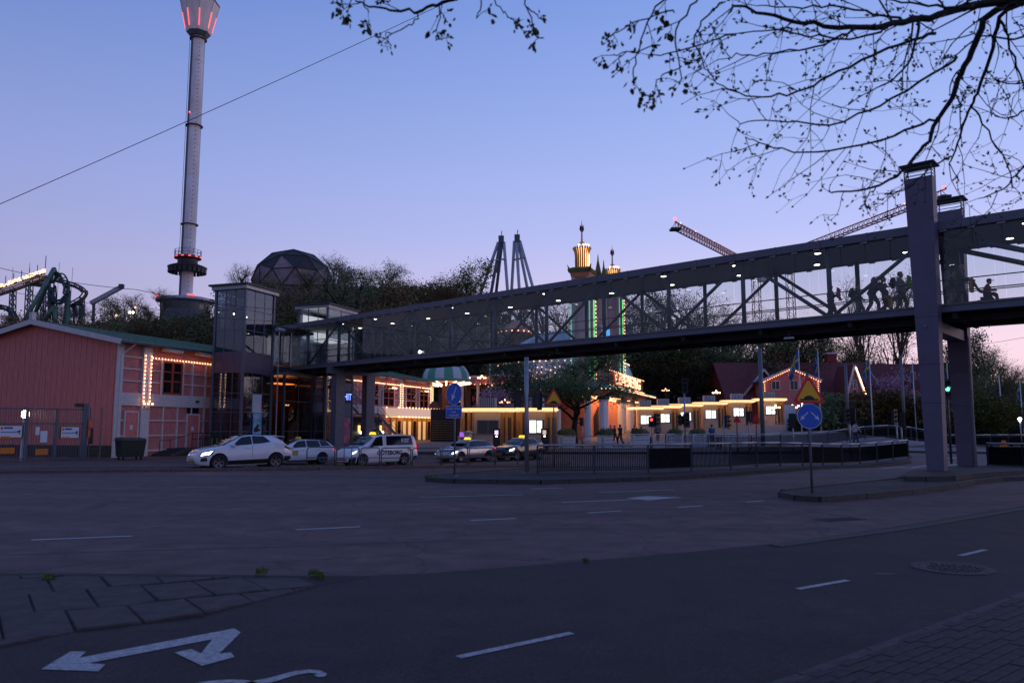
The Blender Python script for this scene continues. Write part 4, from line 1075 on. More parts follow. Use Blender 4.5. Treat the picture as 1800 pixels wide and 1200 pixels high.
o, w_, h_ = gsign(161, 165, 737, 768, 'reflector_post', 'upright orange and red reflector on the gate post', 'sign_red', 'reflector', .2)
for z in (.05, .62):
    mb = MB(); mb.b2((.01, -.018, h_ * z), (w_ - .01, -.011, h_ * (z + .32))); mb.build('reflector', 'sign_orange', o)
gsign(164, 171, 752, 780, 'control_box', 'black control box beside the gate post', 'black_metal', 'control box', .12)
cx = gpx(150); o = empty('security_camera', gA + gdir * cx + Vector((0, 0, GH + .18)), grz, 'dark security camera on top of the gate post', 'camera')
mb = MB(); mb.b2((-.38, -.12, -.1), (.1, .12, .12)); mb.build('housing', 'black_metal', o); mb = MB(); mb.tube([(0, 0, 0), (.28, 0, .1)], .04, 6); mb.build('bracket', 'black_metal', o)
# lit lamp behind the gate; white post stands in for lamplight on the wall
lp = gA + gdir * gpx(64) + Vector((-gdir.y, gdir.x, 0)) * 1.0
o = empty('yard_lamp', lp, 0, 'lit yard lamp behind the gate bars, its white post standing in for lamplight on the wall', 'lamp post')
mb = MB(); mb.lathe([(.13, 0), (.13, 2.35), (.16, 2.4)], 12); mb.build('post', 'white_paint', o)
mb = MB(); mb.lathe([(.10, 2.42), (.19, 2.5), (.19, 2.78), (.08, 2.86)], 12); mb.build('lantern', 'lamp_white', o, True)
mb = MB(); mb.lathe([(.24, 2.87), (.06, 3.02), (0, 3.05)], 12); mb.build('cap', 'black_metal', o)
# open mesh fence right of the gate
mf_ = empty('mesh_fence', gA + gdir * gpx(166), grz + .25, 'thin wire mesh fence beside the gate post', 'fence')
for x in (0, .75): mb = MB(); mb.box((x, 0, 1.55), (.05, .05, 3.1)); mb.build('post', 'fence_grey', mf_)
for k in range(12):
    mb = MB(); mb.beam((0, 0, .1 + k * .26), (.75, 0, .1 + k * .26), .01, .01); mb.build('wire', 'fence_grey', mf_)
# waste bin
g = Gd(228, 807.5)
o = empty('waste_container', g, grz - .05, 'large dark green wheeled waste container by the pink wall', 'waste container')
mb = MB(); mb.add([(-.62, -.42, .18), (.62, -.42, .18), (.62, .42, .18), (-.62, .42, .18), (-.70, -.52, 1.12), (.70, -.52, 1.12), (.70, .52, 1.12), (-.70, .52, 1.12)], [(0, 3, 2, 1), (4, 5, 6, 7), (0, 1, 5, 4), (1, 2, 6, 5), (2, 3, 7, 6), (3, 0, 4, 7)]); mb.build('body', 'plastic_bin', o)
mb = MB(); mb.add([(-.74, -.56, 1.125), (.74, -.56, 1.125), (.74, .56, 1.125), (-.74, .56, 1.125), (-.70, -.35, 1.25), (.70, -.35, 1.25), (.70, .5, 1.30), (-.70, .5, 1.30)], [(0, 3, 2, 1), (4, 5, 6, 7), (0, 1, 5, 4), (1, 2, 6, 5), (2, 3, 7, 6), (3, 0, 4, 7)]); mb.build('lid', 'plastic_bin', o)
for x in (-.5, .5):
    for y in (-.35, .35): mb = MB(); mb.tube([(x - .03, y, .09), (x + .03, y, .09)], .09, 10); mb.build('wheel', 'rubber', o)
for x in (-.72, .72): mb = MB(); mb.tube([(x, -.2, 1.0), (x * 1.06, 0, 1.0), (x, .2, 1.0)], .025, 6); mb.build('handle', 'black_metal', o)

# ================================================================ RAILINGS
def railing(name, pts, label, h=1.05, solid=(), post=1.75, toprail='galv', mat='fence_dark', cat='railing', bars=True, pr=.035):
    pl = dense(pts, post)
    o = empty(name, (pl[0].x, pl[0].y, gz(*pl[0]) + (.13 if cat == 'railing' else .05)), 0, label, cat)
    b0 = Vector((pl[0].x, pl[0].y)); zb = o.location.z; e = .13 if cat == 'railing' else .05
    q = [Vector((p.x - b0.x, p.y - b0.y, gz(p.x, p.y) + e - zb)) for p in pl]
    up = Vector((0, 0, 1))
    for p in q: mb = MB(); mb.box(p + up * h / 2, (pr * 2, pr * 2, h)); mb.build('post', mat, o)
    for i, (a, b) in enumerate(zip(q[:-1], q[1:])):
        mb = MB(); mb.tube([a + up * (h + .02), b + up * (h + .02)], .042, 8); mb.build('top_rail', toprail, o, True)
        mb = MB(); mb.beam(a + up * .12, b + up * .12, .04, .04); mb.build('bottom_rail', mat, o)
        mb = MB(); mb.beam(a + up * (h - .14), b + up * (h - .14), .03, .03); mb.build('middle_rail', mat, o)
        if i in solid:
            mb = MB(); mb.beam(a.lerp(b, .02) + up * (h / 2 - .0), a.lerp(b, .98) + up * (h / 2), .03, h - .24); mb.build('solid_panel', 'panel_black', o)
        elif bars:
            mb = MB(); n = max(2, int((b - a).length / .075))
            for k in range(1, n): mb.box(a.lerp(b, k / n) + up * (h / 2), (.024, .024, h - .26))
            mb.build('bar_infill', 'panel_black', o)
    return o
railing('road_railing', [Gd(945, 839)[:2], Gd(1140, 835.5)[:2], Gd(1285, 829)[:2], Gd(1372, 822.5)[:2], Gd(1480, 815)[:2], Gd(1597, 808)[:2]], 'long curved grey railing with dark bars on the traffic island', solid=(2, 7, 8, 13, 14, 15))
railing('road_railing', [P(1170, 760, 58)[:2], P(1320, 760, 57)[:2], P(1420, 760, 60)[:2], P(1520, 760, 64)[:2], P(1640, 760, 67)[:2]], 'dark railing with pale top rail across the far side of the road', h=1.0, solid=(), post=2.4, bars=True)
railing('road_railing', [P(1660, 760, 69)[:2], P(1740, 760, 72)[:2], P(1830, 760, 76)[:2]], 'far railing seen between and right of the bridge piers', h=1.0, post=2.4)
railing('panel_railing', [Gd(1738, 826)[:2], Gd(1800, 828)[:2], Gd(1880, 833)[:2]], 'black panel railing right of the far pier', h=1.02, solid=tuple(range(9)), post=1.3)
railing('panel_railing', [Gd(1693, 826)[:2], Gd(1708, 824)[:2]], 'short black panel left of the far pier', h=1.35, solid=(0, 1), post=1.0, toprail='black_metal')
def hoop(name, a, b, label, group, h=1.0, mat='galv_dull', inner=0, r=.024, bars=0, e=.10):
    a = Vector(a); b = Vector(b); m = (a + b) / 2; L = (b - a).length; rz = math.atan2(b.y - a.y, b.x - a.x)
    o = empty(name, (m.x, m.y, gz(m.x, m.y) + e), rz, label, 'barrier', group)
    rr_ = min(.12, L * .12)
    mb = MB(); mb.tube([(-L / 2, 0, 0), (-L / 2, 0, h - rr_), (-L / 2 + rr_ * .3, 0, h - rr_ * .3), (-L / 2 + rr_, 0, h), (L / 2 - rr_, 0, h), (L / 2 - rr_ * .3, 0, h - rr_ * .3), (L / 2, 0, h - rr_), (L / 2, 0, 0)], r, 6); mb.build('hoop', mat, o, True)
    for k in range(inner):
        x = -L / 2 + L * (k + 1) / (inner + 1); mb = MB(); mb.tube([(x, 0, 0), (x, 0, h)], r * .8, 6); mb.build('upright', mat, o, True)
    mb = MB(); mb.tube([(-L / 2, 0, h * .45), (L / 2, 0, h * .45)], r * .8, 6); mb.build('crossbar', mat, o, True)
    for k in range(bars):
        x = -L / 2 + L * (k + 1) / (bars + 1); mb = MB(); mb.tube([(x, 0, h * .45), (x, 0, h)], r * .4, 4); mb.build('bar', mat, o)
    return o
ups = [539, 588, 591, 631, 634, 667, 670, 722, 725, 774, 777, 822, 825, 868, 871, 910]
rowat_ = lambda px: lerp(820.5, 811, (px - 539) / 371)
for k in range(0, len(ups), 2):
    hoop('hoop_barrier', Gd(ups[k], rowat_(ups[k]), -.02)[:2], Gd(ups[k + 1], rowat_(ups[k + 1]), -.02)[:2], '%s low grey hoop barrier from the left on the median strip' % ordw(k // 2), 'hoop barriers on the median strip', .92, inner=2 if k == 2 else 0, r=.03)
for k, px in enumerate((952, 988, 1024, 1060)):
    a, b = P(px, 770, 57.0), P(px + 34, 770, 57.2)
    hoop('hoop_barrier', a[:2], b[:2], '%s low grey hoop barrier from the left before the plaza planters' % ordw(k), 'hoop barriers along the plaza front', .95, inner=0, bars=14 if k == 0 else 0)
for k, px in enumerate((1104, 1150, 1172, 1199, 1219, 1238, 1257, 1276, 1303)):
    a, b = P(px, 770, 57.5), P(px + (40 if k == 0 else 18 if k < 8 else 26), 770, 58.0)
    hoop('crowd_barrier', a[:2], b[:2], '%s white tubular crowd barrier from the left at the plaza front' % ordw(k), 'white crowd barriers along the plaza front', 1.05, 'white_paint', r=.026, bars=3)

# ================================================================ ROAD SIGNS
def disc(o, name, r, mat, y, n=32, th=.004):
    mb = MB(); mb.lathe([(0, -th), (r, -th), (r, th), (0, th)], n); q = mb.build(name, mat, o); q.rotation_euler = (pi / 2, 0, 0); q.location = (0, y, 0); return q
def arrow(o, name, mat, y, ang, s, off=(0, 0)):
    pts_ = [(-.035, .42), (.035, .42), (.035, -.12), (.17, -.06), (0, -.44), (-.17, -.06), (-.035, -.12)]
    R_ = [(off[0] + s * (p[0] * math.cos(ang) - p[1] * math.sin(ang)), off[1] + s * (p[0] * math.sin(ang) + p[1] * math.cos(ang))) for p in pts_]
    mb = MB(); mb.prism(R_, y - .003, y, 'y'); return mb.build(name, mat, o)
def pole(o, z0, z1, r=.035, mat='galv_dull', x=0, y=.05):
    mb = MB(); mb.tube([(x, y, z0), (x, y, z1)], r, 10); return mb.build('pole', mat, o, True)
# keep-left with bus plate
g = Gd(797, 838, .13); Y = g.y; zc_ = Zr(692, Y) - .13
o = empty('keep_left_sign', g, -.72, 'round blue sign with white arrow pointing down left, on the island tip', 'road sign')
pole(o, 0, zc_ + .3)
mb = MB(); mb.box((0, .05, .03), (.16, .16, .06)); mb.build('foot', 'galv_dull', o)
f = empty('sign_face', (0, 0, zc_), 0); f.parent = o
disc(f, 'disc', .40, 'sign_blue', 0); ringo = MB(); ringo.lathe([(.385, .006), (.40, .006), (.40, .002)], 32); q = ringo.build('border', 'sign_white', f); q.rotation_euler = (pi / 2, 0, 0)
arrow(f, 'arrow', 'sign_white', -.006, -.45, .62)
sp = empty('sub_plate', (0, 0, zc_ - .64), 0); sp.parent = o
mb = MB(); mb.b2((-.40, -.005, -.22), (.40, .005, .22)); mb.build('plate_border', 'sign_white', sp)
mb = MB(); mb.b2((-.38, -.009, -.20), (.38, -.0055, .20)); mb.build('plate', 'sign_blue', sp)
for t_, z in (('Gäller endast', .12), ('buss', 0), ('i linjetrafik', -.12)):
    text('lettering', t_, .125, 'sign_white', sp, (0, -.011, z), (pi / 2, 0, 0), ext=.001)
def tri_sign(g, zc, side, rz, label, extra=None):
    o = empty('speed_hump_sign', g, rz, label, 'road sign')
    pole(o, 0, zc + side * .55 + .05)
    f = empty('sign_face', (0, 0, zc), 0); f.parent = o
    def tri(s, y0, y1, name, mat):
        h = s * math.sqrt(3) / 2; c = s * .09
        p = [(-s / 2 + c, -h / 3), (s / 2 - c, -h / 3), (s / 2 - c / 2, -h / 3 + c * .87), (c / 2, 2 * h / 3 - c * .87), (-c / 2, 2 * h / 3 - c * .87), (-s / 2 + c / 2, -h / 3 + c * .87)]
        mb = MB(); mb.prism(p, y0, y1, 'y'); mb.build(name, mat, f)
    tri(side, -.004, .004, 'red_border', 'sign_red'); tri(side * .74, -.008, -.0045, 'yellow_face', 'sign_yellow')
    s = side; mb = MB()
    mb.prism([(-.27 * s, -.20 * s), (.27 * s, -.20 * s), (.27 * s, -.155 * s), (.17 * s, -.155 * s), (.11 * s, -.09 * s), (.05 * s, -.06 * s), (-.05 * s, -.06 * s), (-.11 * s, -.09 * s), (-.17 * s, -.155 * s), (-.27 * s, -.155 * s)], -.012, -.0085, 'y'); mb.build('hump_symbol', 'sign_black', f)
    return o
g = P(974, 790, 40.0); g.z = gz(g.x, g.y)
tri_sign(g, Zr(702, 40.0) - g.z, 1.08, 0, 'red and yellow triangular hump warning sign near the gate house tree')
g = Gd(1429, 866, .11); Y = g.y
o = tri_sign(g, Zr(691.5, Y) - .11, .93, 0, 'large red and yellow triangular hump warning sign on the pier island')
f = empty('round_plate', (0, 0, Zr(731, Y) - .11), 0); f.parent = o
disc(f, 'disc', .345, 'sign_blue', 0); ringo = MB(); ringo.lathe([(.33, .006), (.345, .006), (.345, .002)], 32); q = ringo.build('border', 'sign_white', f); q.rotation_euler = (pi / 2, 0, 0)
arrow(f, 'arrow', 'sign_white', -.006, -.80, .36, (-.150, .0)); arrow(f, 'arrow', 'sign_white', -.006, .80, .36, (.150, .0))
# ---------------- traffic signals
def head(o, x, y, z, rz, lit=None, n=3):
    h = empty('signal_head', (x, y, z), rz); h.parent = o
    mb = MB(); mb.box((0, 0, 0), (.30, .24, .30 * n)); mb.build('housing', 'black_metal', h)
    mb = MB(); mb.box((0, -.125, 0), (.44, .012, .30 * n + .16)); mb.build('backplate', 'black_metal', h)
    for k in range(n):
        zz = (n - 1) * .15 - k * .30
        mb = MB(); mb.lathe([(0, -.005), (.105, -.005), (.105, .005)], 14); q = mb.build('lens', ({'r': 'signal_red', 'g': 'signal_green', 'a': 'amber'}[lit[1]] if lit and lit[0] == k else 'rubber'), h); q.rotation_euler = (pi / 2, 0, 0); q.location = (0, -.137, zz)
        mb = MB(); mb.lathe([(.12, 0), (.12, .16)], 12, a0=.2, a1=pi - .2); q = mb.build('visor', 'black_metal', h); q.rotation_euler = (pi / 2, 0, 0); q.location = (0, -.135, zz)
    return h
g = Gd(926, 832, .13); Y = g.y
o = empty('signal_mast', g, 0, 'tall grey steel mast with two side facing signal heads on the island', 'traffic signal')
pole(o, 0, Zr(628, Y) - .13, .085, 'galv', y=0); zs_ = Zr(702, Y) - .13
head(o, -.34, 0, zs_ + .0, -pi / 2, None, 2); head(o, .38, 0, zs_ - .02, pi / 2 + .4, None, 2)
mb = MB(); mb.tube([(-.3, 0, zs_), (.3, 0, zs_)], .03, 6); mb.build('bracket', 'galv_dull', o)
mb = MB(); mb.lathe([(.17, 0), (.17, .03), (.09, .05)], 12); mb.build('base_plate', 'galv_dull', o)
def signal(px, top, base, Y, label, heads, r=.05, mat='galv'):
    g = P(px, base, Y); g.z = gz(g.x, g.y) + .05
    o = empty('traffic_signal', g, 0, label, 'traffic signal')
    pole(o, 0, Zr(top, Y) - g.z, r, mat, y=0)
    for dx, row, rz, lit, n in heads: head(o, dx, -.12 if abs(rz) < .5 else 0, Zr(row, Y) - g.z, rz, lit, n)
    return o
signal(1024, 736, 785, 58, 'slim signal post with sideways heads near the gate columns', [(-.05, 741, -pi / 2, None, 2)])
signal(1146, 736, 784, 57, 'signal post showing red by the ticket booths', [(-.04, 741, 0, (0, 'r'), 2), (.36, 738, .9, None, 3)])
signal(1205, 672, 783, 54, 'tall signal post with an upper and a lower dark signal head', [(0, 678, 0, None, 3), (.05, 738, .3, None, 3), (-.25, 738, -1.2, None, 2)], .06)
signal(1274, 732, 784, 56, 'pale signal post with one dark head beside the hump post', [(.2, 741, .8, None, 3)], .06)
signal(1318, 728, 786, 55, 'white signal post left of the tall grey mast', [(.0, 732, 2.6, None, 2)])
signal(1395, 732, 786, 53, 'signal post partly behind the blue two way sign', [(.0, 740, 2.9, None, 3)], .05)
signal(1495, 720, 782, 52, 'signal post with wide dark heads by the clipped trees', [(-.25, 731, .3, None, 3), (.3, 729, 2.5, None, 3)], .06)
signal(1578, 735, 782, 52, 'left of two pale signal posts beside the near pier', [(-.15, 733, .6, None, 3)])
signal(1586, 735, 782, 52.5, 'right of two pale signal posts beside the near pier', [(.1, 738, 2.6, None, 3)])
signal(1671, 672, 790, 40, 'signal with bright green light right beside the near pier', [(-.10, 684, 0, (1, 'g'), 3)], .06, 'steel_dark')
for i, (px, row, Y, lab) in enumerate([(1297, 736, 55, 'red triangular sign on a dark red post by the booths'), (1331, 734, 56, 'small red triangular sign on a post beside the grey mast')]):
    g = P(px, 785, Y); g.z = gz(g.x, g.y) + .05; o = empty('warning_post', g, 0, lab, 'road sign')
    pole(o, 0, Zr(row, Y) - g.z, .045, 'red_wood'); mb = MB(); mb.prism([(-.3, -.25), (.3, -.25), (0, .3)], -.02, .0, 'y'); q = mb.build('triangle', 'sign_red', o); q.location = (0, 0, Zr(row, Y) - g.z)
g = P(1341, 766, 62); g.z = gz(g.x, g.y)
o = empty('lighting_mast', g, 0, 'tall thick grey lighting mast by the last ticket booth', 'mast'); pole(o, 0, Zr(612, 62) - g.z, .17, 'galv_dull', y=0)
mb = MB(); mb.lathe([(.3, 0), (.3, .06), (.18, .12)], 12); mb.build('base', 'galv_dull', o)
# small bright path lamps on the right
for i, (px, row, Y) in enumerate([(1688, 738, 70), (1796, 738, 74)]):
    g = P(px, 780, Y); g.z = gz(g.x, g.y); o = empty('path_lamp', g, 0, ['bright white path lamp between the two piers', 'bright white path lamp at the right edge'][i], 'lamp')
    pole(o, 0, Zr(row + 4, Y) - g.z, .05, 'galv', y=0); mb = MB(); mb.lathe([(.02, 0), (.17, .35), (.1, .45), (0, .47)], 10); q = mb.build('lantern', 'lamp_cool', o, True); q.location = (0, 0, Zr(row + 4, Y) - g.z)
g = P(1764, 770, 66); o = empty('roadworks_cone', (g.x, g.y, gz(g.x, g.y)), 0, 'orange roadworks marker beyond the panel railing', 'road marker')
mb = MB(); mb.prism([(-.42, 0), (.42, 0), (.15, .75), (-.15, .75)], -.03, .03, 'y'); mb.build('board', 'sign_orange', o); mb = MB(); mb.box((0, .03, -.02), (.9, .4, .06)); mb.build('foot', 'rubber', o)

# ================================================================ CARS
def interp(tab, x):
    if x <= tab[0][0]: return tab[0][1]
    for (a, u), (b, v) in zip(tab[:-1], tab[1:]):
        if x <= b:
            t = (x - a) / (b - a); t = t * t * (3 - 2 * t) * .5 + t * .5; return u + (v - u) * t
    return tab[-1][1]
class Car:
    def __init__(s, L, W, top, belt, wid, roofw, zb, fw, rw, wr=.33):
        s.L, s.W, s.top, s.belt, s.wid, s.roofw, s.zb, s.fw, s.rw, s.wr = L, W, top, belt, wid, roofw, zb, fw, rw, wr
    def ring(s, x):
        w_ = interp(s.wid, x) * s.W / 2; zt = interp(s.top, x); zl = min(interp(s.belt, x), zt - .03); rw_ = min(interp(s.roofw, x) * s.W / 2, w_ * .97); zb = interp(s.zb, x)
        h = zl - zb
        return [Vector(p) for p in ((x, 0, zb), (x, w_ * .88, zb), (x, w_ * .97, zb + h * .12), (x, w_ * 1.0, zb + h * .45), (x, w_ * .985, zb + h * .72), (x, w_ * .95, zl), (x, lerp(w_ * .95, rw_, .93), lerp(zl, zt, .86)), (x, rw_ * .86, lerp(zl, zt, .965)), (x, rw_ * .45, zt - .008), (x, 0, zt))]
    def at(s, x, r):
        R_ = s.ring(x); k = min(int(r), len(R_) - 2); return R_[k].lerp(R_[k + 1], r - k)
    def patch(s, name, mat, parent, lo, hi, off=.006, nx=8, nr=4, sides=(1, -1), x_at=None):
        """lo/hi: (x at low r, x at high r) for both ends -> lo=(xa0,xa1) hi=(xb0,xb1) with r range in nr tuple"""
        r0, r1, n = nr
        for sd in sides:
            mb = MB()
            for j in range(n + 1):
                t = j / n; xa = lerp(lo[0], lo[1], t); xb = lerp(hi[0], hi[1], t)
                for i in range(nx + 1):
                    x = lerp(xa, xb, i / nx); p = s.at(x, lerp(r0, r1, t)); q = s.at(x + .02, lerp(r0, r1, t)); u = s.at(x, max(0, lerp(r0, r1, t) - .05))
                    nn = (q - p).cross(p - u); nn = nn.normalized() if nn.length > 1e-9 else Vector((0, 1, 0))
                    if (nn.y if lerp(r0, r1, t) < 6.5 else nn.z) < 0: nn = -nn
                    p = p + nn * off; mb.v.append((p.x, p.y * sd, p.z))
            for j in range(n):
                for i in range(nx):
                    a = j * (nx + 1) + i; mb.f.append((a, a + 1, a + nx + 2, a + nx + 1)); mb.m.append(0)
            mb.build(name, mat, parent, True)
    def make(s, root, paint):
        n = 44; xs = [s.L * (.5 - .5 * math.cos(pi * i / n)) * .5 + s.L * i / n * .5 for i in range(n + 1)]
        mb = MB(); R0 = len(s.ring(0)); m = 2 * R0 - 2
        for x in xs:
            h = s.ring(x); full = h + [Vector((p.x, -p.y, p.z)) for p in h[-2:0:-1]]
            mb.v += [tuple(p) for p in full]
        for i in range(n):
            for k in range(m):
                k2 = (k + 1) % m; mb.f.append((i * m + k, i * m + k2, (i + 1) * m + k2, (i + 1) * m + k)); mb.m.append(0)
        mb.f.append(tuple(range(m))); mb.f.append(tuple(range(n * m + m - 1, n * m - 1, -1))); mb.m += [0, 0]
        body = mb.build('body', paint, root, True)
        cyl = MB()
        for x in (s.fw, s.rw):
            for sd in (-1, 1): cyl.tube([(x, sd * s.W * .26, s.wr + .01), (x, sd * s.W * .6, s.wr + .01)], s.wr + .07, 28)
        co = cyl.build('cutter', 'car_trim', root)
        mod = body.modifiers.new('arch', 'BOOLEAN'); mod.operation = 'DIFFERENCE'; mod.object = co; mod.solver = 'EXACT'
        dg = bpy.context.evaluated_depsgraph_get(); dg.update()
        me = bpy.data.meshes.new_from_object(body.evaluated_get(dg)); body.modifiers.clear(); body.data = me
        bpy.data.objects.remove(co)
        me.polygons.foreach_set('use_smooth', [True] * len(me.polygons))
        try: me.set_sharp_from_angle(angle=math.radians(38))
        except Exception: pass
        for x in (s.fw, s.rw):
            for sd in (-1, 1):
                y = sd * (s.W / 2 - .13)
                wh = empty('wheel', (x, y, s.wr), 0); wh.parent = root
                q = MB(); r_ = s.wr
                q.lathe([(r_ * .66, -.10), (r_ * .9, -.11), (r_, -.08), (r_, .08), (r_ * .9, .11), (r_ * .66, .10), (r_ * .66, -.10)], 28); t_ = q.build('tyre', 'rubber', wh, True); t_.rotation_euler = (pi / 2, 0, 0)
                q = MB(); q.lathe([(0, .06), (r_ * .12, .065), (r_ * .14, .05)], 14); q.lathe([(r_ * .58, .085), (r_ * .67, .10), (r_ * .67, .02)], 28)
                for k in range(5):
                    a = 2 * pi * k / 5 + .3
                    for da in (-.12, .12): q.beam((r_ * .1 * math.cos(a), r_ * .1 * math.sin(a), .055), (r_ * .64 * math.cos(a + da), r_ * .64 * math.sin(a + da), .075), .035, .03)
                t_ = q.build('rim', s.rimmat, wh); t_.rotation_euler = (pi / 2 if sd < 0 else -pi / 2, 0, 0)
                q = MB(); q.lathe([(0, .03), (r_ * .66, .03)], 20); t_ = q.build('brake_shadow', 'car_trim', wh); t_.rotation_euler = (pi / 2 if sd < 0 else -pi / 2, 0, 0)
                q = MB(); q.tube([(x, sd * s.W * .27, s.wr + .01), (x, sd * s.W * .275, s.wr + .01)], s.wr + .06, 20); q.build('arch_liner', 'car_trim', root)
        return body
    rimmat = 'rim'
def taxi_sign(root, x, z, lit=True):
    t = empty('taxi_light', (x, 0, z), 0); t.parent = root
    mb = MB(); mb.add([(-.09, -.26, 0), (.09, -.26, 0), (.09, .26, 0), (-.09, .26, 0), (-.05, -.19, .15), (.05, -.19, .15), (.05, .19, .15), (-.05, .19, .15)], [(0, 3, 2, 1), (4, 5, 6, 7), (0, 1, 5, 4), (1, 2, 6, 5), (2, 3, 7, 6), (3, 0, 4, 7)]); mb.build('lamp_box', 'taxi_yellow' if lit else 'sign_yellow', t)
    mb = MB(); mb.box((0, 0, -.02), (.16, .6, .03)); mb.build('lamp_base', 'car_trim', t)
def place_car(px, row, phi, L, label, name, sc_=1.0, z=None, Yd=None):
    if Yd: p = P(px, row, Yd)
    else: p = Gd(px, row)
    d = Vector((math.cos(phi), math.sin(phi), 0)); c = Vector((p.x, p.y, 0)) + Vector((0, .75, 0))
    f = c - d * L * sc_ / 2; f.z = gz(c.x, c.y) + .004
    return empty(name, f, phi, label, 'car', scale=sc_)
def face_bits(car, o, plate=True, grille=(.30, .62), lamps='headlight', dark=True, gw=.62):
    w2 = car.W / 2
    mb = MB(); mb.add([(-.015, -w2 * gw, grille[0]), (-.015, w2 * gw, grille[0]), (.03, w2 * gw * 1.05, grille[1]), (.03, -w2 * gw * 1.05, grille[1]), (.12, -w2 * gw, grille[0]), (.12, w2 * gw, grille[0]), (.15, w2 * gw * 1.05, grille[1]), (.15, -w2 * gw * 1.05, grille[1])], [(0, 1, 2, 3), (4, 7, 6, 5), (0, 4, 5, 1), (1, 5, 6, 2), (2, 6, 7, 3), (3, 7, 4, 0)]); mb.build('grille', 'car_trim', o)
    if plate:
        mb = MB(); mb.b2((-.035, -.26, grille[0] + .05), (-.018, .26, grille[0] + .17)); mb.build('number_plate', 'plate', o)
def mirrors(car, o, x, mat, z=None):
    for sd in (1, -1):
        p = car.at(x, 5.0); mb = MB(); mb.ball((x, sd * (p.y + .10), p.z + .06), .1, 10, 0, (.75, 1.1, .72)); mb.build('mirror', mat, o, True)
        mb = MB(); mb.beam((x, sd * (p.y - .03), p.z + .0), (x, sd * (p.y + .08), p.z + .03), .05, .04); mb.build('mirror_arm', 'car_trim', o)
# --- crossover (used twice)
def crossover(o, paint, trimroof=None):
    c = Car(4.39, 1.80, [(0, .66), (.06, .80), (.3, .93), (.7, 1.01), (1.15, 1.07), (1.55, 1.29), (2.0, 1.50), (2.5, 1.56), (3.1, 1.535), (3.6, 1.47), (3.95, 1.33), (4.2, 1.10), (4.39, .92)],
            [(0, .60), (.1, .74), (.35, .84), (1.1, .99), (1.9, 1.05), (2.8, 1.10), (3.4, 1.20), (3.9, 1.16), (4.2, 1.03), (4.39, .84)],
            [(0, .72), (.12, .86), (.4, .96), (1, 1.0), (2, .975), (3.2, 1.0), (3.9, .96), (4.2, .88), (4.39, .78)], [(0, .55), (.5, .7), (1.15, .78), (2.0, .66), (3.2, .64), (3.9, .62), (4.39, .6)],
            [(0, .30), (.15, .22), (.6, .20), (3.8, .22), (4.2, .32), (4.39, .42)], .93, 3.57, .345)
    c.make(o, paint)
    c.patch('windscreen', 'car_glass', o, (1.20, 1.24), (2.02, 2.06), .03, 8, (7.05, 9, 4), sides=(1, -1))
    c.patch('side_window', 'car_glass', o, (1.42, 2.02), (2.42, 2.42), .016, 8, (5.12, 6.15, 4))
    c.patch('rear_side_window', 'car_glass', o, (2.47, 2.47), (3.30, 3.02), .016, 8, (5.15, 6.12, 4))
    c.patch('rear_window', 'car_glass', o, (3.72, 3.72), (4.18, 4.16), .03, 6, (7.1, 9, 4))
    c.patch('sill_trim', 'car_trim', o, (1.34, 1.30), (3.18, 3.20), .012, 10, (.9, 2.45, 3))
    c.patch('door_seam', 'car_trim', o, (2.43, 2.43), (2.445, 2.445), .004, 1, (2.8, 5.0, 4))
    c.patch('rear_bumper_trim', 'car_trim', o, (3.98, 3.98), (4.36, 4.36), .012, 5, (1.0, 2.7, 3)); c.patch('headlight', 'headlight', o, (.16, .20), (.50, .66), .012, 6, (4.15, 4.75, 2))
    c.patch('headlight_surround', 'car_trim', o, (.12, .14), (.62, .74), .008, 6, (3.95, 4.9, 2)); c.patch('daytime_light', 'car_trim', o, (.14, .16), (.42, .38), .012, 4, (2.6, 3.5, 2))
    c.patch('tail_light', 'car_trim', o, (3.98, 3.98), (4.32, 4.30), .012, 4, (4.3, 4.8, 2))
    face_bits(c, o, grille=(.32, .56), gw=.60); mirrors(c, o, 1.55, paint)
    mb = MB(); mb.add([(3.55, -.52, 1.50), (3.55, .52, 1.50), (4.10, .55, 1.44), (4.10, -.55, 1.44), (3.55, -.52, 1.53), (3.55, .52, 1.53), (4.10, .55, 1.46), (4.10, -.55, 1.46)], [(0, 3, 2, 1), (4, 5, 6, 7), (0, 1, 5, 4), (1, 2, 6, 5), (2, 3, 7, 6), (3, 0, 4, 7)]); mb.build('spoiler', paint, o)
    for sd in (1, -1):
        p = c.at(2.2, 4.6); mb = MB(); mb.box((2.2, sd * (p.y + .015), p.z), (.20, .03, .03)); mb.build('door_handle', paint, o)
    return c
o = place_car(411, 824, math.radians(40), 4.39, 'white crossover with lit headlights driving in front of the lift tower', 'crossover_car')
crossover(o, 'car_white')
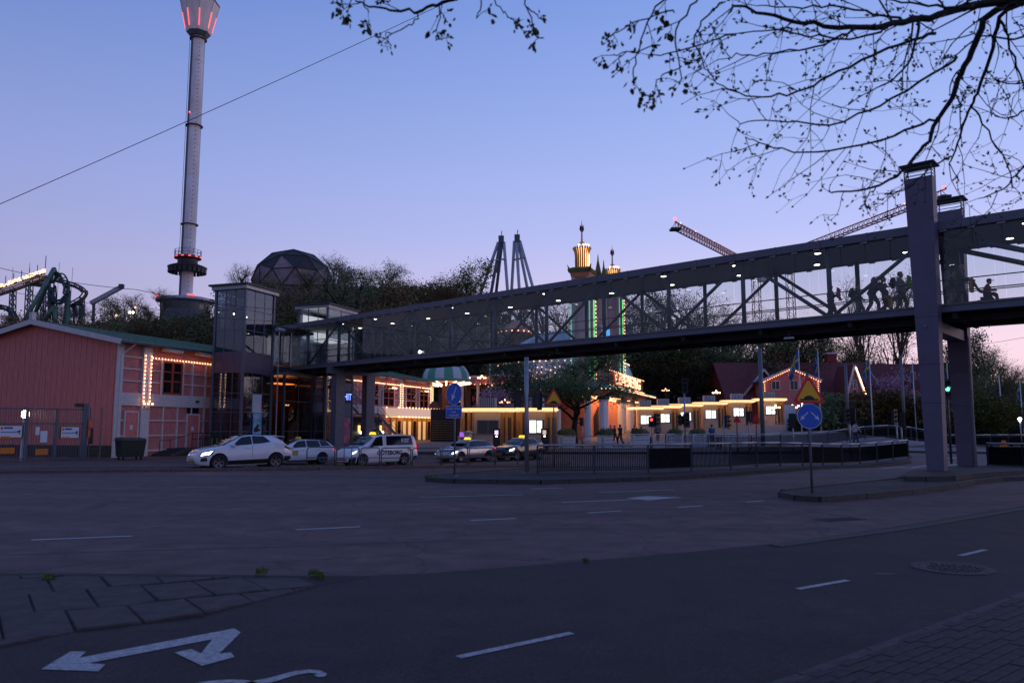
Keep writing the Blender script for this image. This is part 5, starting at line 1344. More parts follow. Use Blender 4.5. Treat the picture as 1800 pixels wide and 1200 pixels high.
# --- estate
def estate(o, paint):
    c = Car(4.65, 1.79, [(0, .60), (.08, .74), (.35, .86), (.8, .94), (1.25, 1.0), (1.75, 1.26), (2.15, 1.41), (2.7, 1.46), (3.5, 1.43), (4.1, 1.35), (4.4, 1.15), (4.6, .95), (4.65, .85)],
            [(0, .55), (.12, .66), (.4, .77), (1.2, .92), (2.2, .95), (3.3, .98), (4.2, 1.02), (4.5, .95), (4.65, .75)],
            [(0, .70), (.12, .85), (.45, .96), (1, 1.0), (3.6, 1.0), (4.3, .95), (4.55, .87), (4.65, .8)], [(0, .55), (.5, .7), (1.25, .78), (2.1, .66), (3.5, .65), (4.2, .62), (4.65, .6)],
            [(0, .28), (.2, .19), (.6, .17), (4.1, .19), (4.5, .28), (4.65, .36)], .93, 3.63, .325)
    c.make(o, paint)
    c.patch('windscreen', 'car_glass', o, (1.30, 1.34), (2.14, 2.18), .03, 8, (7.05, 9, 4))
    c.patch('side_window', 'car_glass', o, (1.52, 2.12), (2.58, 2.58), .016, 8, (5.12, 6.15, 4)); c.patch('rear_side_window', 'car_glass', o, (2.64, 2.64), (3.50, 3.44), .016, 6, (5.12, 6.15, 4))
    c.patch('luggage_window', 'car_glass', o, (3.56, 3.50), (4.22, 3.98), .016, 6, (5.16, 6.10, 4)); c.patch('rear_window', 'car_glass', o, (4.12, 4.12), (4.42, 4.42), .03, 6, (7.1, 9, 4))
    c.patch('door_seam', 'car_trim', o, (2.605, 2.605), (2.618, 2.618), .004, 1, (2.0, 5.0, 4)); c.patch('sill_trim', 'car_trim', o, (1.30, 1.30), (3.28, 3.28), .008, 8, (1.1, 1.9, 2))
    c.patch('headlight', 'headlight', o, (.12, .16), (.46, .62), .012, 6, (4.1, 4.7, 2)); c.patch('tail_light', 'tail_red', o, (4.36, 4.36), (4.58, 4.54), .012, 4, (4.2, 4.9, 2))
    face_bits(c, o, grille=(.26, .50), gw=.62); mirrors(c, o, 1.62, paint)
    for sd in (1, -1):
        for x in (2.35, 3.35):
            p = c.at(x, 4.6); mb = MB(); mb.box((x, sd * (p.y + .012), p.z), (.18, .03, .03)); mb.build('door_handle', paint, o)
        mb = MB(); mb.tube([(2.3, sd * .56, 1.435), (2.4, sd * .57, 1.48), (3.9, sd * .56, 1.43), (4.0, sd * .55, 1.38)], .014, 6); mb.build('roof_rail', 'galv_dull', o)
    return c
o = place_car(513, 813, math.radians(42), 4.65, 'white estate taxi with gold door badge behind the crossover', 'taxi_car', .95, Yd=43.5)
c = estate(o, 'car_taxi'); taxi_sign(o, 2.45, 1.47, False)
for sd in (1, -1):
    p = c.at(1.85, 3.6); mb = MB(); mb.box((1.85, sd * (p.y + .012), p.z + .04), (.34, .012, .30)); mb.build('door_badge', 'gold', o)
o = place_car(818, 808, math.radians(51), 4.65, 'silver estate taxi with lit yellow roof sign in the taxi lane', 'taxi_car', .93, Yd=48.5)
estate(o, 'car_silver'); taxi_sign(o, 2.45, 1.47)
o = place_car(913, 806, math.radians(50), 4.39, 'black crossover taxi with lit yellow roof sign behind the silver one', 'taxi_car', .93, Yd=51.0)
crossover(o, 'car_black'); taxi_sign(o, 2.5, 1.57)
# --- van
o = place_car(658, 812, math.radians(44), 4.85, 'white taxi van lettered on its side waiting behind the hoop barriers', 'taxi_van', .95, Yd=43.6)
c = Car(4.85, 1.79, [(0, .72), (.07, .92), (.35, 1.05), (.95, 1.16), (1.35, 1.42), (1.75, 1.70), (2.2, 1.80), (3.0, 1.83), (4.4, 1.82), (4.68, 1.72), (4.80, 1.3), (4.85, .9)],
        [(0, .66), (.12, .82), (.5, .98), (1.3, 1.10), (4.6, 1.12), (4.85, .85)], [(0, .74), (.12, .88), (.5, .98), (1, 1.0), (4.3, 1.0), (4.7, .96), (4.85, .92)],
        [(0, .6), (.5, .75), (1.1, .84), (1.8, .80), (4.5, .80), (4.85, .8)], [(0, .28), (.2, .2), (4.4, .22), (4.85, .34)], .88, 3.86, .335)
c.make(o, 'car_taxi')
c.patch('windscreen', 'car_glass', o, (1.00, 1.04), (1.72, 1.78), .03, 8, (7.0, 9, 4)); c.patch('door_window', 'car_glass', o, (1.30, 1.86), (2.28, 2.28), .016, 8, (5.1, 6.05, 4))
c.patch('rear_side_window', 'car_glass', o, (2.52, 2.56), (4.48, 4.40), .016, 10, (5.12, 6.02, 4)); c.patch('door_seam', 'car_trim', o, (2.40, 2.40), (2.412, 2.412), .004, 1, (1.6, 6.0, 4)); c.patch('door_seam', 'car_trim', o, (3.42, 3.42), (3.43, 3.43), .004, 1, (1.6, 5.0, 4))
c.patch('slide_rail', 'car_trim', o, (3.45, 3.45), (4.6, 4.6), .008, 4, (4.72, 4.80, 1)); c.patch('headlight', 'drl', o, (.14, .18), (.40, .52), .012, 6, (4.15, 4.7, 2)); c.patch('tail_light', 'tail_red', o, (4.70, 4.70), (4.80, 4.80), .012, 3, (4.4, 5.8, 3))
c.patch('bumper', 'car_trim', o, (.04, .04), (.42, .42), .012, 5, (1.2, 2.9, 3)); c.patch('bumper', 'car_trim', o, (4.5, 4.5), (4.82, 4.82), .012, 5, (1.2, 2.6, 3)); face_bits(c, o, grille=(.34, .60), gw=.62); mirrors(c, o, 1.45, 'car_trim'); taxi_sign(o, 2.1, 1.815)
p = c.at(2.9, 3.7)
text('lettering', 'GÖTEBORG', .34, 'sign_black', o, (2.75, -p.y - .016, .74), (pi / 2, 0, 0), bold=.012)
p = c.at(3.85, 5.55)
mb = MB(); mb.b2((3.55, -p.y - .03, 1.33), (4.3, -p.y - .022, 1.62)); mb.build('window_decal', 'sign_black', o)
text('lettering', '6', .32, 'sign_white', o, (3.68, -p.y - .036, 1.47), (pi / 2, 0, 0), bold=.012)
mb = MB()
for k, z in enumerate((1.55, 1.46, 1.38)): mb.b2((3.80, -p.y - .036, z - .025), (4.2 - .03 * k, -p.y - .031, z + .025))
mb.build('decal_print', 'sign_white', o)
mb = MB(); mb.b2((4.08, -.915, .83), (4.36, -.897, .98)); mb.build('side_badge', 'gold', o)
# ================================================================ TICKET BOOTHS
def XY(px, Y): p = P(px, 745, Y); return p.x, p.y
def ticket_booth(px, Y, w_, h_, rz, label, lit, group, canopy=2.3, gold=True):
    x, y = XY(px, Y); z = gz(x, y) + .05
    o = empty('ticket_booth', (x, y, z), rz, label, 'ticket booth', group)
    D = 2.0
    mb = MB(); mb.b2((-w_ / 2, 0, -.3), (w_ / 2, D, h_ * .40)); mb.build('lower_wall', 'cream_wall', o)
    mb = MB(); mb.b2((-w_ / 2, .02, h_ * .402), (w_ / 2, D, h_)); mb.build('upper_wall', 'cream_wall', o)
    mb = MB(); mb.b2((-w_ / 2 - .03, -.05, h_ * .385), (w_ / 2 + .03, .0, h_ * .405)); mb.build('counter', 'galv_dull', o)
    a, b = -w_ * .36, w_ * .42; z0, z1 = h_ * .42, h_ * .76
    mb = MB(); mb.b2((a - .05, -.03, z0 - .05), (b + .05, .015, z1 + .05)); wf = mb.build('window_frame', 'galv_dull', o)
    mid = lerp(a, b, .52)
    for u, v, k in ((a, mid - .04, 0), (mid + .04, b, 1)):
        if lit and k == 1:
            for q in range(2):
                mb = MB(); mb.b2((u, -.04, lerp(z0, z1, q / 2) + .02), (v - .1, -.032, lerp(z0, z1, (q + 1) / 2) - .02)); mb.build('screen', 'screen_white', wf)
            mb = MB(); mb.b2((v - .09, -.04, z0), (v, -.032, z1)); mb.build('pane', 'glass_window', wf)
        else:
            mb = MB(); mb.b2((u, -.04, z0), (v, -.032, z1)); mb.build('screen' if lit else 'pane', 'screen_white' if lit else 'glass_window', wf)
    for sx in (-1, 1):
        mb = MB(); mb.lathe([(.10, 0), (.10, h_)], 10, (sx * (w_ / 2 + .45), .5, 0)); mb.build('column', 'gold_wood' if gold else 'cream_wall', o)
    mb = MB(); mb.b2((w_ / 2 + .02, .9, 0), (w_ / 2 + .95, 1.0, h_)); mb.build('side_screen', 'gold_wood', o)
    mb = MB(); mb.b2((w_ / 2 + .25, .86, .2), (w_ / 2 + .8, .90, h_ * .85)); mb.build('side_gate', 'brown_wood', o)
    # canopy: rounded plate with glowing rim
    n = 26; cw, cdp = w_ / 2 + canopy / 2, 1.5
    pr = [(cw * math.copysign(abs(math.cos(t)) ** .6, math.cos(t)), .6 + cdp * math.copysign(abs(math.sin(t)) ** .6, math.sin(t))) for t in [2 * pi * k / n for k in range(n)]]
    mb = MB(); mb.prism(pr, h_ + .26, h_ + .34, 'z'); cn = mb.build('canopy', 'cream_wall', o)
    mb = MB(); mb.prism([(p[0] * .985, .6 + (p[1] - .6) * .985) for p in pr], h_ + .10, h_ + .258, 'z'); mb.build('canopy_rim', 'canopy_glow', cn)
    mb = MB(); mb.prism([(p[0] * .94, .6 + (p[1] - .6) * .94) for p in pr], h_ + .002, h_ + .098, 'z'); mb.build('canopy_soffit', 'soffit_glow', cn)
    bulbs('canopy_bulbs', [Vector((p[0] * 1.0, .6 + (p[1] - .6) * 1.0, h_ + .12)) for p in pr], .05, 'bulb_soft', cn)
    u = MB(); u.b2((-.62, .4, h_ + .35), (.62, 1.3, h_ + 1.05)); ac = u.build('ventilation_box', 'white_wood', o)
    for k in range(7):
        u = MB(); u.b2((-.55 + k * .165, .37, h_ + .38), (-.49 + k * .165, .398, h_ + 1.02)); u.build('rib', 'galv_dull', ac)
    return o
ordn = ['first', 'second', 'third', 'fourth', 'fifth', 'sixth']
for i, (px, Y) in enumerate([(1136, 83.5), (1168, 84.5), (1206, 85.5), (1250, 87), (1299, 88.5), (1356, 90)]):
    ticket_booth(px, Y, 1.55, 2.65, -.05, '%s lit ticket booth to the right of the gate house' % ordn[i], True, 'ticket booths right of the gate')
ticket_booth(856, 58.0, 1.95, 2.75, -.06, 'ticket booth with dark windows left of the gate house', False, 'ticket booths left of the gate', 2.4)
ticket_booth(942, 58.5, 1.35, 2.75, -.06, 'ticket booth with bright screens left of the gate house', True, 'ticket booths left of the gate', 2.0)
x, y = XY(902, 59.6); o = empty('booth_screen', (x, y, gz(x, y) + .05), -.06, 'golden panelled screen between the two left ticket booths', 'screen wall')
for k in range(5):
    mb = MB(); mb.b2((-1.15 + k * .46, 0, 0), (-.73 + k * .46, .06, 2.7)); mb.build('panel', 'gold_wood' if k % 2 else 'brown_wood', o)
mb = MB(); mb.b2((-1.9, -1.2, 2.95), (1.9, .8, 3.03)); mb.build('roof', 'cream_wall', o); mb = MB(); mb.b2((-1.88, -1.18, 2.83), (1.88, .78, 2.945)); mb.build('roof_glow', 'canopy_glow', o)
# gold columns at the left end
x, y = XY(822, 58.5); o = empty('booth_arcade', (x, y, gz(x, y) + .05), 0, 'gold wooden posts at the left end of the booth canopy', 'arcade')
for k in (-.35, .1, .45):
    mb = MB(); mb.lathe([(.13, 0), (.13, 2.8)], 10, (k, 0, 0)); mb.build('post', 'gold_wood', o)
mb = MB(); mb.b2((-1.0, -.6, 2.95), (.9, .7, 3.04)); mb.build('canopy', 'cream_wall', o); mb = MB(); mb.b2((-.98, -.58, 2.82), (.88, .68, 2.945)); mb.build('canopy_glow', 'canopy_glow', o)
# ticket machines and round pillar
for i, (px, Y, m_) in enumerate([(873, 56.6, 'screen_lilac'), (957, 56.8, 'lamp_white')]):
    x, y = XY(px, Y); o = empty('ticket_machine', (x, y, gz(x, y) + .05), 0, ['black ticket machine with lilac screen by the silver taxi', 'black ticket machine with pale screen beside the red coat person'][i], 'ticket machine')
    mb = MB(); mb.b2((-.26, -.15, 0), (.26, .2, 1.62)); mb.build('cabinet', 'black_metal', o)
    mb = MB(); mb.b2((-.14, -.165, 1.18), (.12, -.152, 1.48)); mb.build('screen', 'screen_lilac' if i == 0 else 'lit_room', o); mb = MB(); mb.ball((0, -.17, 1.05), .05, 8); mb.build('button_light', 'lamp_white', o)
x, y = XY(823, 56.6); o = empty('round_pillar', (x, y, gz(x, y) + .05), 0, 'short white round pillar with capped top near the booths', 'pillar')
mb = MB(); mb.lathe([(.30, 0), (.28, 1.25)], 18); mb.build('shaft', 'white_wood', o, True); mb = MB(); mb.lathe([(.33, 1.252), (.36, 1.30), (.32, 1.38), (.1, 1.46), (0, 1.47)], 18); mb.build('cap', 'cream_wall', o, True)
x, y = XY(812, 57.2); o = empty('info_sign', (x, y, gz(x, y)), 0, 'small violet lit display near the round pillar', 'display'); mb = MB(); mb.b2((-.05, -.03, 0), (.05, .03, 1.0)); mb.build('post', 'black_metal', o); mb = MB(); mb.b2((-.16, -.06, 1.0), (.16, -.03, 1.35)); mb.build('screen', em('violet', (.45, .1, .9), .8), o)
# turnstile cage
x, y = XY(779, 84); o = empty('turnstile_cage', (x, y, gz(x, y)), -.1, 'dark barred turnstile cage right of the marquee', 'turnstile')
for k in range(9):
    mb = MB(); mb.tube([(-1.25, 0, .35 + k * .24), (1.25, 0, .35 + k * .24)], .022, 6); mb.build('bar', 'gold', o)
for k in range(6):
    mb = MB(); mb.box((-1.25 + k * .5, .06, 1.3), (.07, .07, 2.6)); mb.build('post', 'black_metal', o)
mb = MB(); mb.b2((-1.5, .5, 0), (1.5, .6, 3.6)); mb.build('back_panel', 'belly_dark', o)
# ================================================================ GATE HOUSE
GC = Vector((9.5, 78.0, 0)); GC.z = gz(GC.x, GC.y)
gh = empty('gate_house', GC, frz, 'orange lit gate house with white columns and green eaves', 'gate house')
GX = 23.5; ZE = 4.55
mb = MB(); mb.b2((2.2, 2.6, -.3), (GX - 1.0, 7.6, ZE)); mb.build('inner_wall', 'orange_wall', gh)
mb = MB(); mb.b2((1.0, 6.3, -.3), (2.1, 11.4, ZE + .6)); mb.build('side_wall', 'orange_wall', gh)
mb = MB(); mb.b2((.9, 9.2, .0), (.98, 10.4, 3.0)); mb.build('side_door', 'red_wood', gh)
mb = MB(); mb.b2((.85, 7.6, 2.2), (.98, 8.1, 2.9)); mb.build('notice', 'sign_white', gh)
mb = MB(); mb.b2((-.2, -.2, ZE), (GX + .2, 7.6, ZE + .62)); mb.build('entablature', 'orange_wall', gh)
mb = MB(); mb.b2((.2, .2, ZE - .05), (GX - .2, 2.5, ZE - .01)); mb.build('porch_ceiling_light', 'porch_light', gh)
for k in range(60):
    mb = MB(); mb.box((-.7 + k * (GX + 1.4) / 59, -1.0, ZE + .66), (.16, .18, .16)); mb.build('dentil', 'white_wood', gh)
mb = MB(); mb.add([(-.9, -1.15, ZE + .75), (GX + .9, -1.15, ZE + .75), (GX + .2, -.1, ZE + 1.15), (-.2, -.1, ZE + 1.15), (-.9, 8, ZE + .75), (GX + .9, 8, ZE + .75), (-.2, 7.5, ZE + 1.15), (GX + .2, 7.5, ZE + 1.15)], [(0, 1, 2, 3), (0, 3, 6, 4), (1, 5, 7, 2), (4, 6, 7, 5), (3, 2, 7, 6), (0, 4, 5, 1)]); mb.build('green_eave', 'awning_green', gh)
bulbs('eave_bulbs', linepts((-.9, -1.2, ZE + .70), (GX + .9, -1.2, ZE + .70), .42) + linepts((-.95, -1.1, ZE + .70), (-.95, 7.5, ZE + .70), .42), .07, 'bulb_soft', gh)
mb = MB(); mb.tube([(-.9, -1.18, ZE + .82), (GX + .9, -1.18, ZE + .82)], .03, 6); mb.build('eave_neon', 'neon_teal', gh)
text('lettering', '*   Liseberg   *', .85, 'brown_wood', gh, (GX * .62, -.23, ZE + .30), (pi / 2, 0, 0), shear=.2, ext=.01)
def column(t, y):
    c = empty('column', (t, y, 0), 0); c.parent = gh
    mb = MB(); mb.b2((-.42, -.42, -.2), (.42, .42, .18)); mb.build('base', 'white_paint', c)
    mb = MB(); 
    n = 24; rr_ = lambda k: .34 if k % 2 else .305
    vs = []
    for z in (.18, ZE - .35):
        for k in range(n): a = 2 * pi * k / n; vs.append((rr_(k) * math.cos(a), rr_(k) * math.sin(a), z))
    mb.add(vs, [(k, (k + 1) % n, n + (k + 1) % n, n + k) for k in range(n)]); mb.build('shaft', 'white_paint', c)
    mb = MB(); mb.b2((-.42, -.42, ZE - .35), (.42, .42, ZE - .003)); mb.build('capital', 'tower_dark', c)
for t in (.45, 1.6, 9.6, 10.9, 14.6, 16.0, 21.0, 22.3): column(t, .45)
column(.45, 2.0); column(.45, 5.2); column(.45, 6.3)
for k in range(9):   # iron gate leaf standing open
    mb = MB(); mb.tube([(5.2 + k * .22, 2.5, .1), (5.2 + k * .22, 2.5, 2.6 + k * .12)], .03, 6); mb.build('gate_bar', 'black_metal', gh)
mb = MB(); mb.b2((7.3, 2.45, 0), (8.6, 2.58, 3.7)); mb.build('gate_leaf', 'brown_wood', gh)
mb = MB(); mb.b2((11.6, 2.5, 1.5), (12.6, 2.57, 2.1)); mb.build('notice', 'sign_white', gh); mb = MB(); mb.b2((11.8, 2.5, .6), (12.6, 2.57, 1.3)); mb.build('post_box', 'red_frame', gh)
# bulb sign on the roof
sg = empty('bulb_sign', GC + Vector((0, 0, ZE + 1.25)), frz, 'rooftop sign of glowing warm bulbs on the gate house', 'sign')
mb = MB(); mb.b2((1.5, -.05, .0), (21.5, .05, 1.45)); mb.build('frame', 'red_wood', sg)
text('bulb_lettering', 'LISEBERG', 1.75, 'sign_glow', sg, (11.5, -.2, .75), (pi / 2, 0, 0), ext=.05, bold=.03).scale.x = 2.1
bulbs('border_bulbs', linepts((1.4, -.15, -.05), (21.6, -.15, -.05), .9) + linepts((1.4, -.15, 1.5), (21.6, -.15, 1.5), 1.1), .08, 'bulb_soft', sg)
# ================================================================ ENTRANCE TOWERS
def ent_tower(X, Y, label, hb, htip, mat):
    z = gz(X, Y); o = empty('entrance_tower', (X, Y, z), frz, label, 'tower', 'pair of entrance towers'); o.scale = (.66, .66, 1)
    hb -= z; htip -= z; s = 1.25
    for sx in (-1, 1):
        for sy in (-1, 1):
            mb = MB(); mb.b2((sx * s - .28, sy * s - .28, 3), (sx * s + .28, sy * s + .28, hb - 1.0)); mb.build('corner_pier', mat, o)
    mb = MB(); mb.b2((-s + .25, -s + .1, 2), (s - .25, s - .1, hb - 1.0)); mb.b2((-s + .1, -s + .25, 2), (s - .1, s - .25, hb - 1.0)); mb.build('shaft', mat, o)
    for k in (-.55, 0, .55):
        for sy in (-1, 1):
            mb = MB(); mb.b2((k - .12, sy * (s - .1) - .05, 4), (k + .12, sy * (s - .1) + .05, hb - 1.4)); mb.build('pilaster', mat, o)
            mb = MB(); mb.b2((sy * (s - .1) - .05, k - .12, 4), (sy * (s - .1) + .05, k + .12, hb - 1.4)); mb.build('pilaster', mat, o)
    e = s + .35
    mb = MB(); mb.add([(-s - .3, -s - .3, hb - 1.0), (s + .3, -s - .3, hb - 1.0), (s + .3, s + .3, hb - 1.0), (-s - .3, s + .3, hb - 1.0), (-e - .15, -e - .15, hb - .45), (e + .15, -e - .15, hb - .45), (e + .15, e + .15, hb - .45), (-e - .15, e + .15, hb - .45)], [(0, 3, 2, 1), (4, 5, 6, 7), (0, 1, 5, 4), (1, 2, 6, 5), (2, 3, 7, 6), (3, 0, 4, 7)]); mb.build('cornice', 'orange_wall', o)
    e += .35; mb = MB()
    mb.add([(-e, -e, hb - .44), (e, -e, hb - .44), (e, e, hb - .44), (-e, e, hb - .44), (-e - .1, -e - .1, hb - .1), (e + .1, -e - .1, hb - .1), (e + .1, e + .1, hb - .1), (-e - .1, e + .1, hb - .1), (-1.4, -1.4, hb + .15), (1.4, -1.4, hb + .15), (1.4, 1.4, hb + .15), (-1.4, 1.4, hb + .15)], [(0, 3, 2, 1), (0, 1, 5, 4), (1, 2, 6, 5), (2, 3, 7, 6), (3, 0, 4, 7), (4, 5, 9, 8), (5, 6, 10, 9), (6, 7, 11, 10), (7, 4, 8, 11), (8, 9, 10, 11)]); rf_ = mb.build('flared_roof', 'leaf_dark', o)
    for sx in (-1, 1):
        for sy in (-1, 1):
            mb = MB(); mb.add([(sx * e, sy * e, hb - .12), (sx * (e - .4), sy * e, hb - .1), (sx * e, sy * (e - .4), hb - .1), (sx * (e + .15), sy * (e + .15), hb + .45)], [(0, 1, 3), (1, 2, 3), (2, 0, 3), (0, 2, 1)]); mb.build('corner_horn', 'leaf_dark', rf_)
    # fluted lit crown
    cz = hb + .15; ch = Zr(438, 85) - Zr(474, 85) if True else 2.3
    n = 20
    for k in range(n):
        a = 2 * pi * k / n; c_, s_ = math.cos(a), math.sin(a)
        mb = MB(); mb.tube([(1.08 * c_, 1.08 * s_, cz), (1.10 * c_, 1.10 * s_, cz + ch * .6), (1.25 * c_, 1.25 * s_, cz + ch * .85), (1.55 * c_, 1.55 * s_, cz + ch)], .13, 6); mb.build('flute', 'gold', o, True)
    mb = MB(); mb.lathe([(.98, cz), (.98, cz + ch * .95)], 24); mb.build('crown_glow', 'flame_gold', o)
    for k in range(6):
        a = -pi / 2 + (k - 2.5) * .28 - .1; mb = MB(); mb.tube([(1.24 * math.cos(a), 1.24 * math.sin(a), cz), (1.24 * math.cos(a), 1.24 * math.sin(a), cz + ch * 1.15)], .05, 6); mb.build('light_tube', 'bulb_soft', o)
    for k in range(5):
        a = 2 * pi * k / 5; mb = MB(); mb.ball((.6 * math.cos(a), .6 * math.sin(a), cz + ch * 1.12), .16, 8); mb.build('crown_lamp', 'bulb_soft', o, True)
    # mast with star
    zt = htip
    mb = MB(); mb.tube([(0, 0, cz + ch * .9), (0, 0, zt - .5)], [.2, .1], 8); mb.build('mast', 'white_steel', o)
    mb = MB(); mb.lathe([(.08, zt - 2.75), (.42, zt - 2.65), (.42, zt - 2.58), (.08, zt - 2.5)], 14); mb.build('mast_disc', 'leaf_dark', o)
    mb = MB()
    for k in range(6):
        a = 2 * pi * k / 6; mb.add([(.08 * math.cos(a), .08 * math.sin(a), zt - 1.5), (.42 * math.cos(a), .42 * math.sin(a), zt - 1.1), (.30 * math.cos(a), .30 * math.sin(a), zt - .55), (.10 * math.cos(a + .5), .10 * math.sin(a + .5), zt - .8)], [(0, 1, 2, 3), (0, 3, 2, 1)])
    mb.build('star_flower', 'cloth_red', o); mb = MB(); mb.tube([(0, 0, zt - .7), (0, 0, zt)], [.08, .01], 6); mb.build('star_tip', 'crane_red', o)
    # neon edges and bulb columns
    for (sx, sy, g) in ((-1, -1, 'neon_teal'), (1, -1, 'neon_green'), (-1, 1, 'neon_teal')):
        x_, y_ = sx * (s + .33), sy * (s + .33)
        mb = MB(); mb.tube([(x_, y_, 6.5), (x_, y_, hb - 1.4)], .09, 6); mb.build('neon_tube', g, o)
    mb = MB(); mb.tube([(-s - .33, -s - .33, 6), (-s - .33, -s - .33, hb - 1.3)], .06, 6)
    bulbs('bulb_column', linepts((s + .5, -s - .62, 6.5), (s + .5, -s - .62, hb - 1.4), .42), .13, 'bulb_soft', o)
    return o
ent_tower(7.9, 85.0, 'nearer entrance tower with glowing fluted crown and star mast', Zr(474, 85), Zr(387, 85), 'tower_stone')
ent_tower(12.9, 97.0, 'farther entrance tower with glowing fluted crown and green neon edge', Zr(474, 85), Zr(387, 85), 'tower_rose')
for i, (px, row, Y) in enumerate([(1051, 447, 88), (1061, 457, 92)]):
    q = P(px, row, Y); o = empty('green_pinnacle', (q.x, q.y, q.z - 4.0), 0, ['slim dark green pinnacle beside the nearer entrance tower', 'slim dark green pinnacle between the entrance towers'][i], 'pinnacle')
    mb = MB(); mb.lathe([(.5, 0), (.42, 1.6), (.10, 3.2), (.03, 4.0)], 8); mb.build('cone', 'leaf_dark', o); mb = MB(); mb.tube([(0, 0, -14), (0, 0, .1)], .35, 8); mb.build('shaft', 'tower_rose', o)
q = P(1058, 584, 90); o = empty('blue_screen', (q.x, q.y, q.z), 0, 'bright blue sign panel hanging between the entrance towers', 'sign')
mb = MB(); mb.b2((-.75, -.05, -.75), (.2, .05, .85)); mb.build('panel', 'screen_blue', o); mb = MB(); mb.b2((.25, -.05, -.75), (.95, .05, .35)); mb.build('panel', 'screen_blue', o); mb = MB(); mb.tube([(.2, .1, -.8), (.2, .1, 6)], .05, 6); mb.build('hanger', 'steel_dark', o)
for i, (px, r0, r1, Y) in enumerate([(1046, 540, 556, 86), (1068, 612, 640, 86)]):
    q = P(px, (r0 + r1) / 2, Y); o = empty('neon_figure', q, 0, ['thin pink neon scribble between the towers above the deck', 'pink neon ornament on the tower below the bridge'][i], 'neon sign')
    mb = MB(); R_ = random.Random(i); mb.tube([(R_.uniform(-.5, .5), 0, -1 + k * .25) for k in range(9)], .045 if i else .025, 6); mb.build('neon_tube', 'neon_pink' if i else 'lit_room', o)
    mb = MB(); mb.tube([(0, .2, -6), (0, .2, 1.1)], .04, 6); mb.build('hanger', 'steel_dark', o)
# ================================================================ DOMES
def gore_dome(name, loc, R_, H_, n, mats, label, a0=0.0, sub=3, rings=9):
    o = empty(name, loc, a0, label, 'dome')
    for k in range(n):
        mb = MB(); vs = []; 
        for j in range(rings + 1):
            t = (pi / 2) * j / rings; r_ = R_ * math.cos(t); z = H_ * math.sin(t)
            for i in range(sub + 1):
                a = 2 * pi * (k + i / sub) / n; vs.append((r_ * math.cos(a), r_ * math.sin(a), z))
        w_ = sub + 1
        mb.add(vs, [(j * w_ + i, j * w_ + i + 1, (j + 1) * w_ + i + 1, (j + 1) * w_ + i) for j in range(rings) for i in range(sub)])
        mb.build('gore_panel', mats[k % len(mats)], o, True)
    return o
q = P(784, 667, 95)
o = gore_dome('striped_dome', (q.x, q.y, q.z), 2.95, 2.45, 16, ['awning_green', 'awning_white'], 'small green and white striped dome awning over the terrace')
mb = MB(); mb.lathe([(2.97, 0), (3.5, -.22), (3.5, -.34), (2.9, -.30)], 24); mb.build('rim', 'awning_green', o)
for k in range(16):
    a = 2 * pi * k / 16 + .1; mb = MB(); mb.tube([(1.3 * math.cos(a), 1.3 * math.sin(a), -.75), (3.1 * math.cos(a), 3.1 * math.sin(a), -.42)], .10, 6); mb.build('light_tube', 'tube_warm', o)
mb = MB(); mb.lathe([(3.3, -.345), (1.0, -.40)], 20); mb.build('soffit', 'orange_wall', o); mb = MB(); mb.lathe([(.5, -.42), (.5, -7.2)], 12); mb.build('post', 'brown_wood', o)
q = P(990, 690, 104); gzz = gz(q.x, q.y)
o = gore_dome('entrance_dome', (q.x, q.y, q.z), 9.7, 8.3, 28, ['awning_pale', 'awning_white', 'awning_pale'], 'large pale striped dome behind the gate house', sub=2, rings=10)
mb = MB(); mb.lathe([(9.4, 0), (9.4, gzz - q.z - .3)], 40); mb.build('drum', 'tower_rose', o)
for z, st in ((.1, .9), (-.9, 1.2), (3.6, .8)):
    Rz = 9.75 if z < 1 else 9.75 * math.sqrt(max(0, 1 - (z / 8.3) ** 2)) + .1
    bulbs('bulb_ring', [Vector((Rz * math.cos(a), Rz * math.sin(a), z)) for a in [-pi + i * st / Rz for i in range(int(pi * Rz / st))]], .10, 'bulb_soft', o)
for k, z in enumerate((1.2, 1.9, 2.6)):
    R2 = 9.75 * math.sqrt(1 - (z / 8.3) ** 2) + .15
    bulbs('bulb_scroll', [Vector((R2 * math.cos(a), R2 * math.sin(a), z + .25 * math.sin(a * 25))) for a in [-2.1 + i * .06 for i in range(22)]], .085, 'bulb_soft', o)
mb = MB(); mb.lathe([(9.55, -2.2), (9.55, -2.6)], 40); mb.build('red_band', 'ride_red', o)
# terrace restaurant between facade and dome
q = XY(835, 101); o = empty('terrace_restaurant', (q[0], q[1], gz(*q)), frz - pi / 2 - .2, 'dark terrace restaurant with pink beam behind the ticket booths', 'building')
mb = MB(); mb.b2((-6, 0, 0), (6.5, 6, 6.4)); mb.build('wall', 'brown_wood', o)
mb = MB(); mb.b2((-6.3, -1.6, 6.4), (6.8, 6.3, 7.2)); mb.build('fascia', 'pink_panel', o); mb = MB(); mb.b2((-6.4, -1.7, 7.21), (6.9, 6.4, 7.5)); mb.build('roof', 'white_wood', o)
for k in range(6):
    x_ = -6 + k * 2.45
    mb = MB(); mb.b2((x_ - .15, -1.5, 0), (x_ + .15, -1.2, 6.4)); mb.build('post', 'white_wood', o)
    if k < 5:
        mb = MB(); mb.b2((x_ + .4, -.05, 3.6), (x_ + 2.0, .0, 5.9)); w__ = mb.build('window', 'glass_window', o); mb = MB(); mb.b2((x_ + .7 + .2 * (k % 2), -.07, 4.2), (x_ + 1.0 + .2 * (k % 2), -.055, 5.0)); mb.build('lit_pane', 'flame_gold' if k % 2 else 'ride_red', w__)
mb = MB(); mb.b2((-6.2, -1.6, 3.0), (6.6, 0, 3.25)); mb.build('balcony', 'white_wood', o)
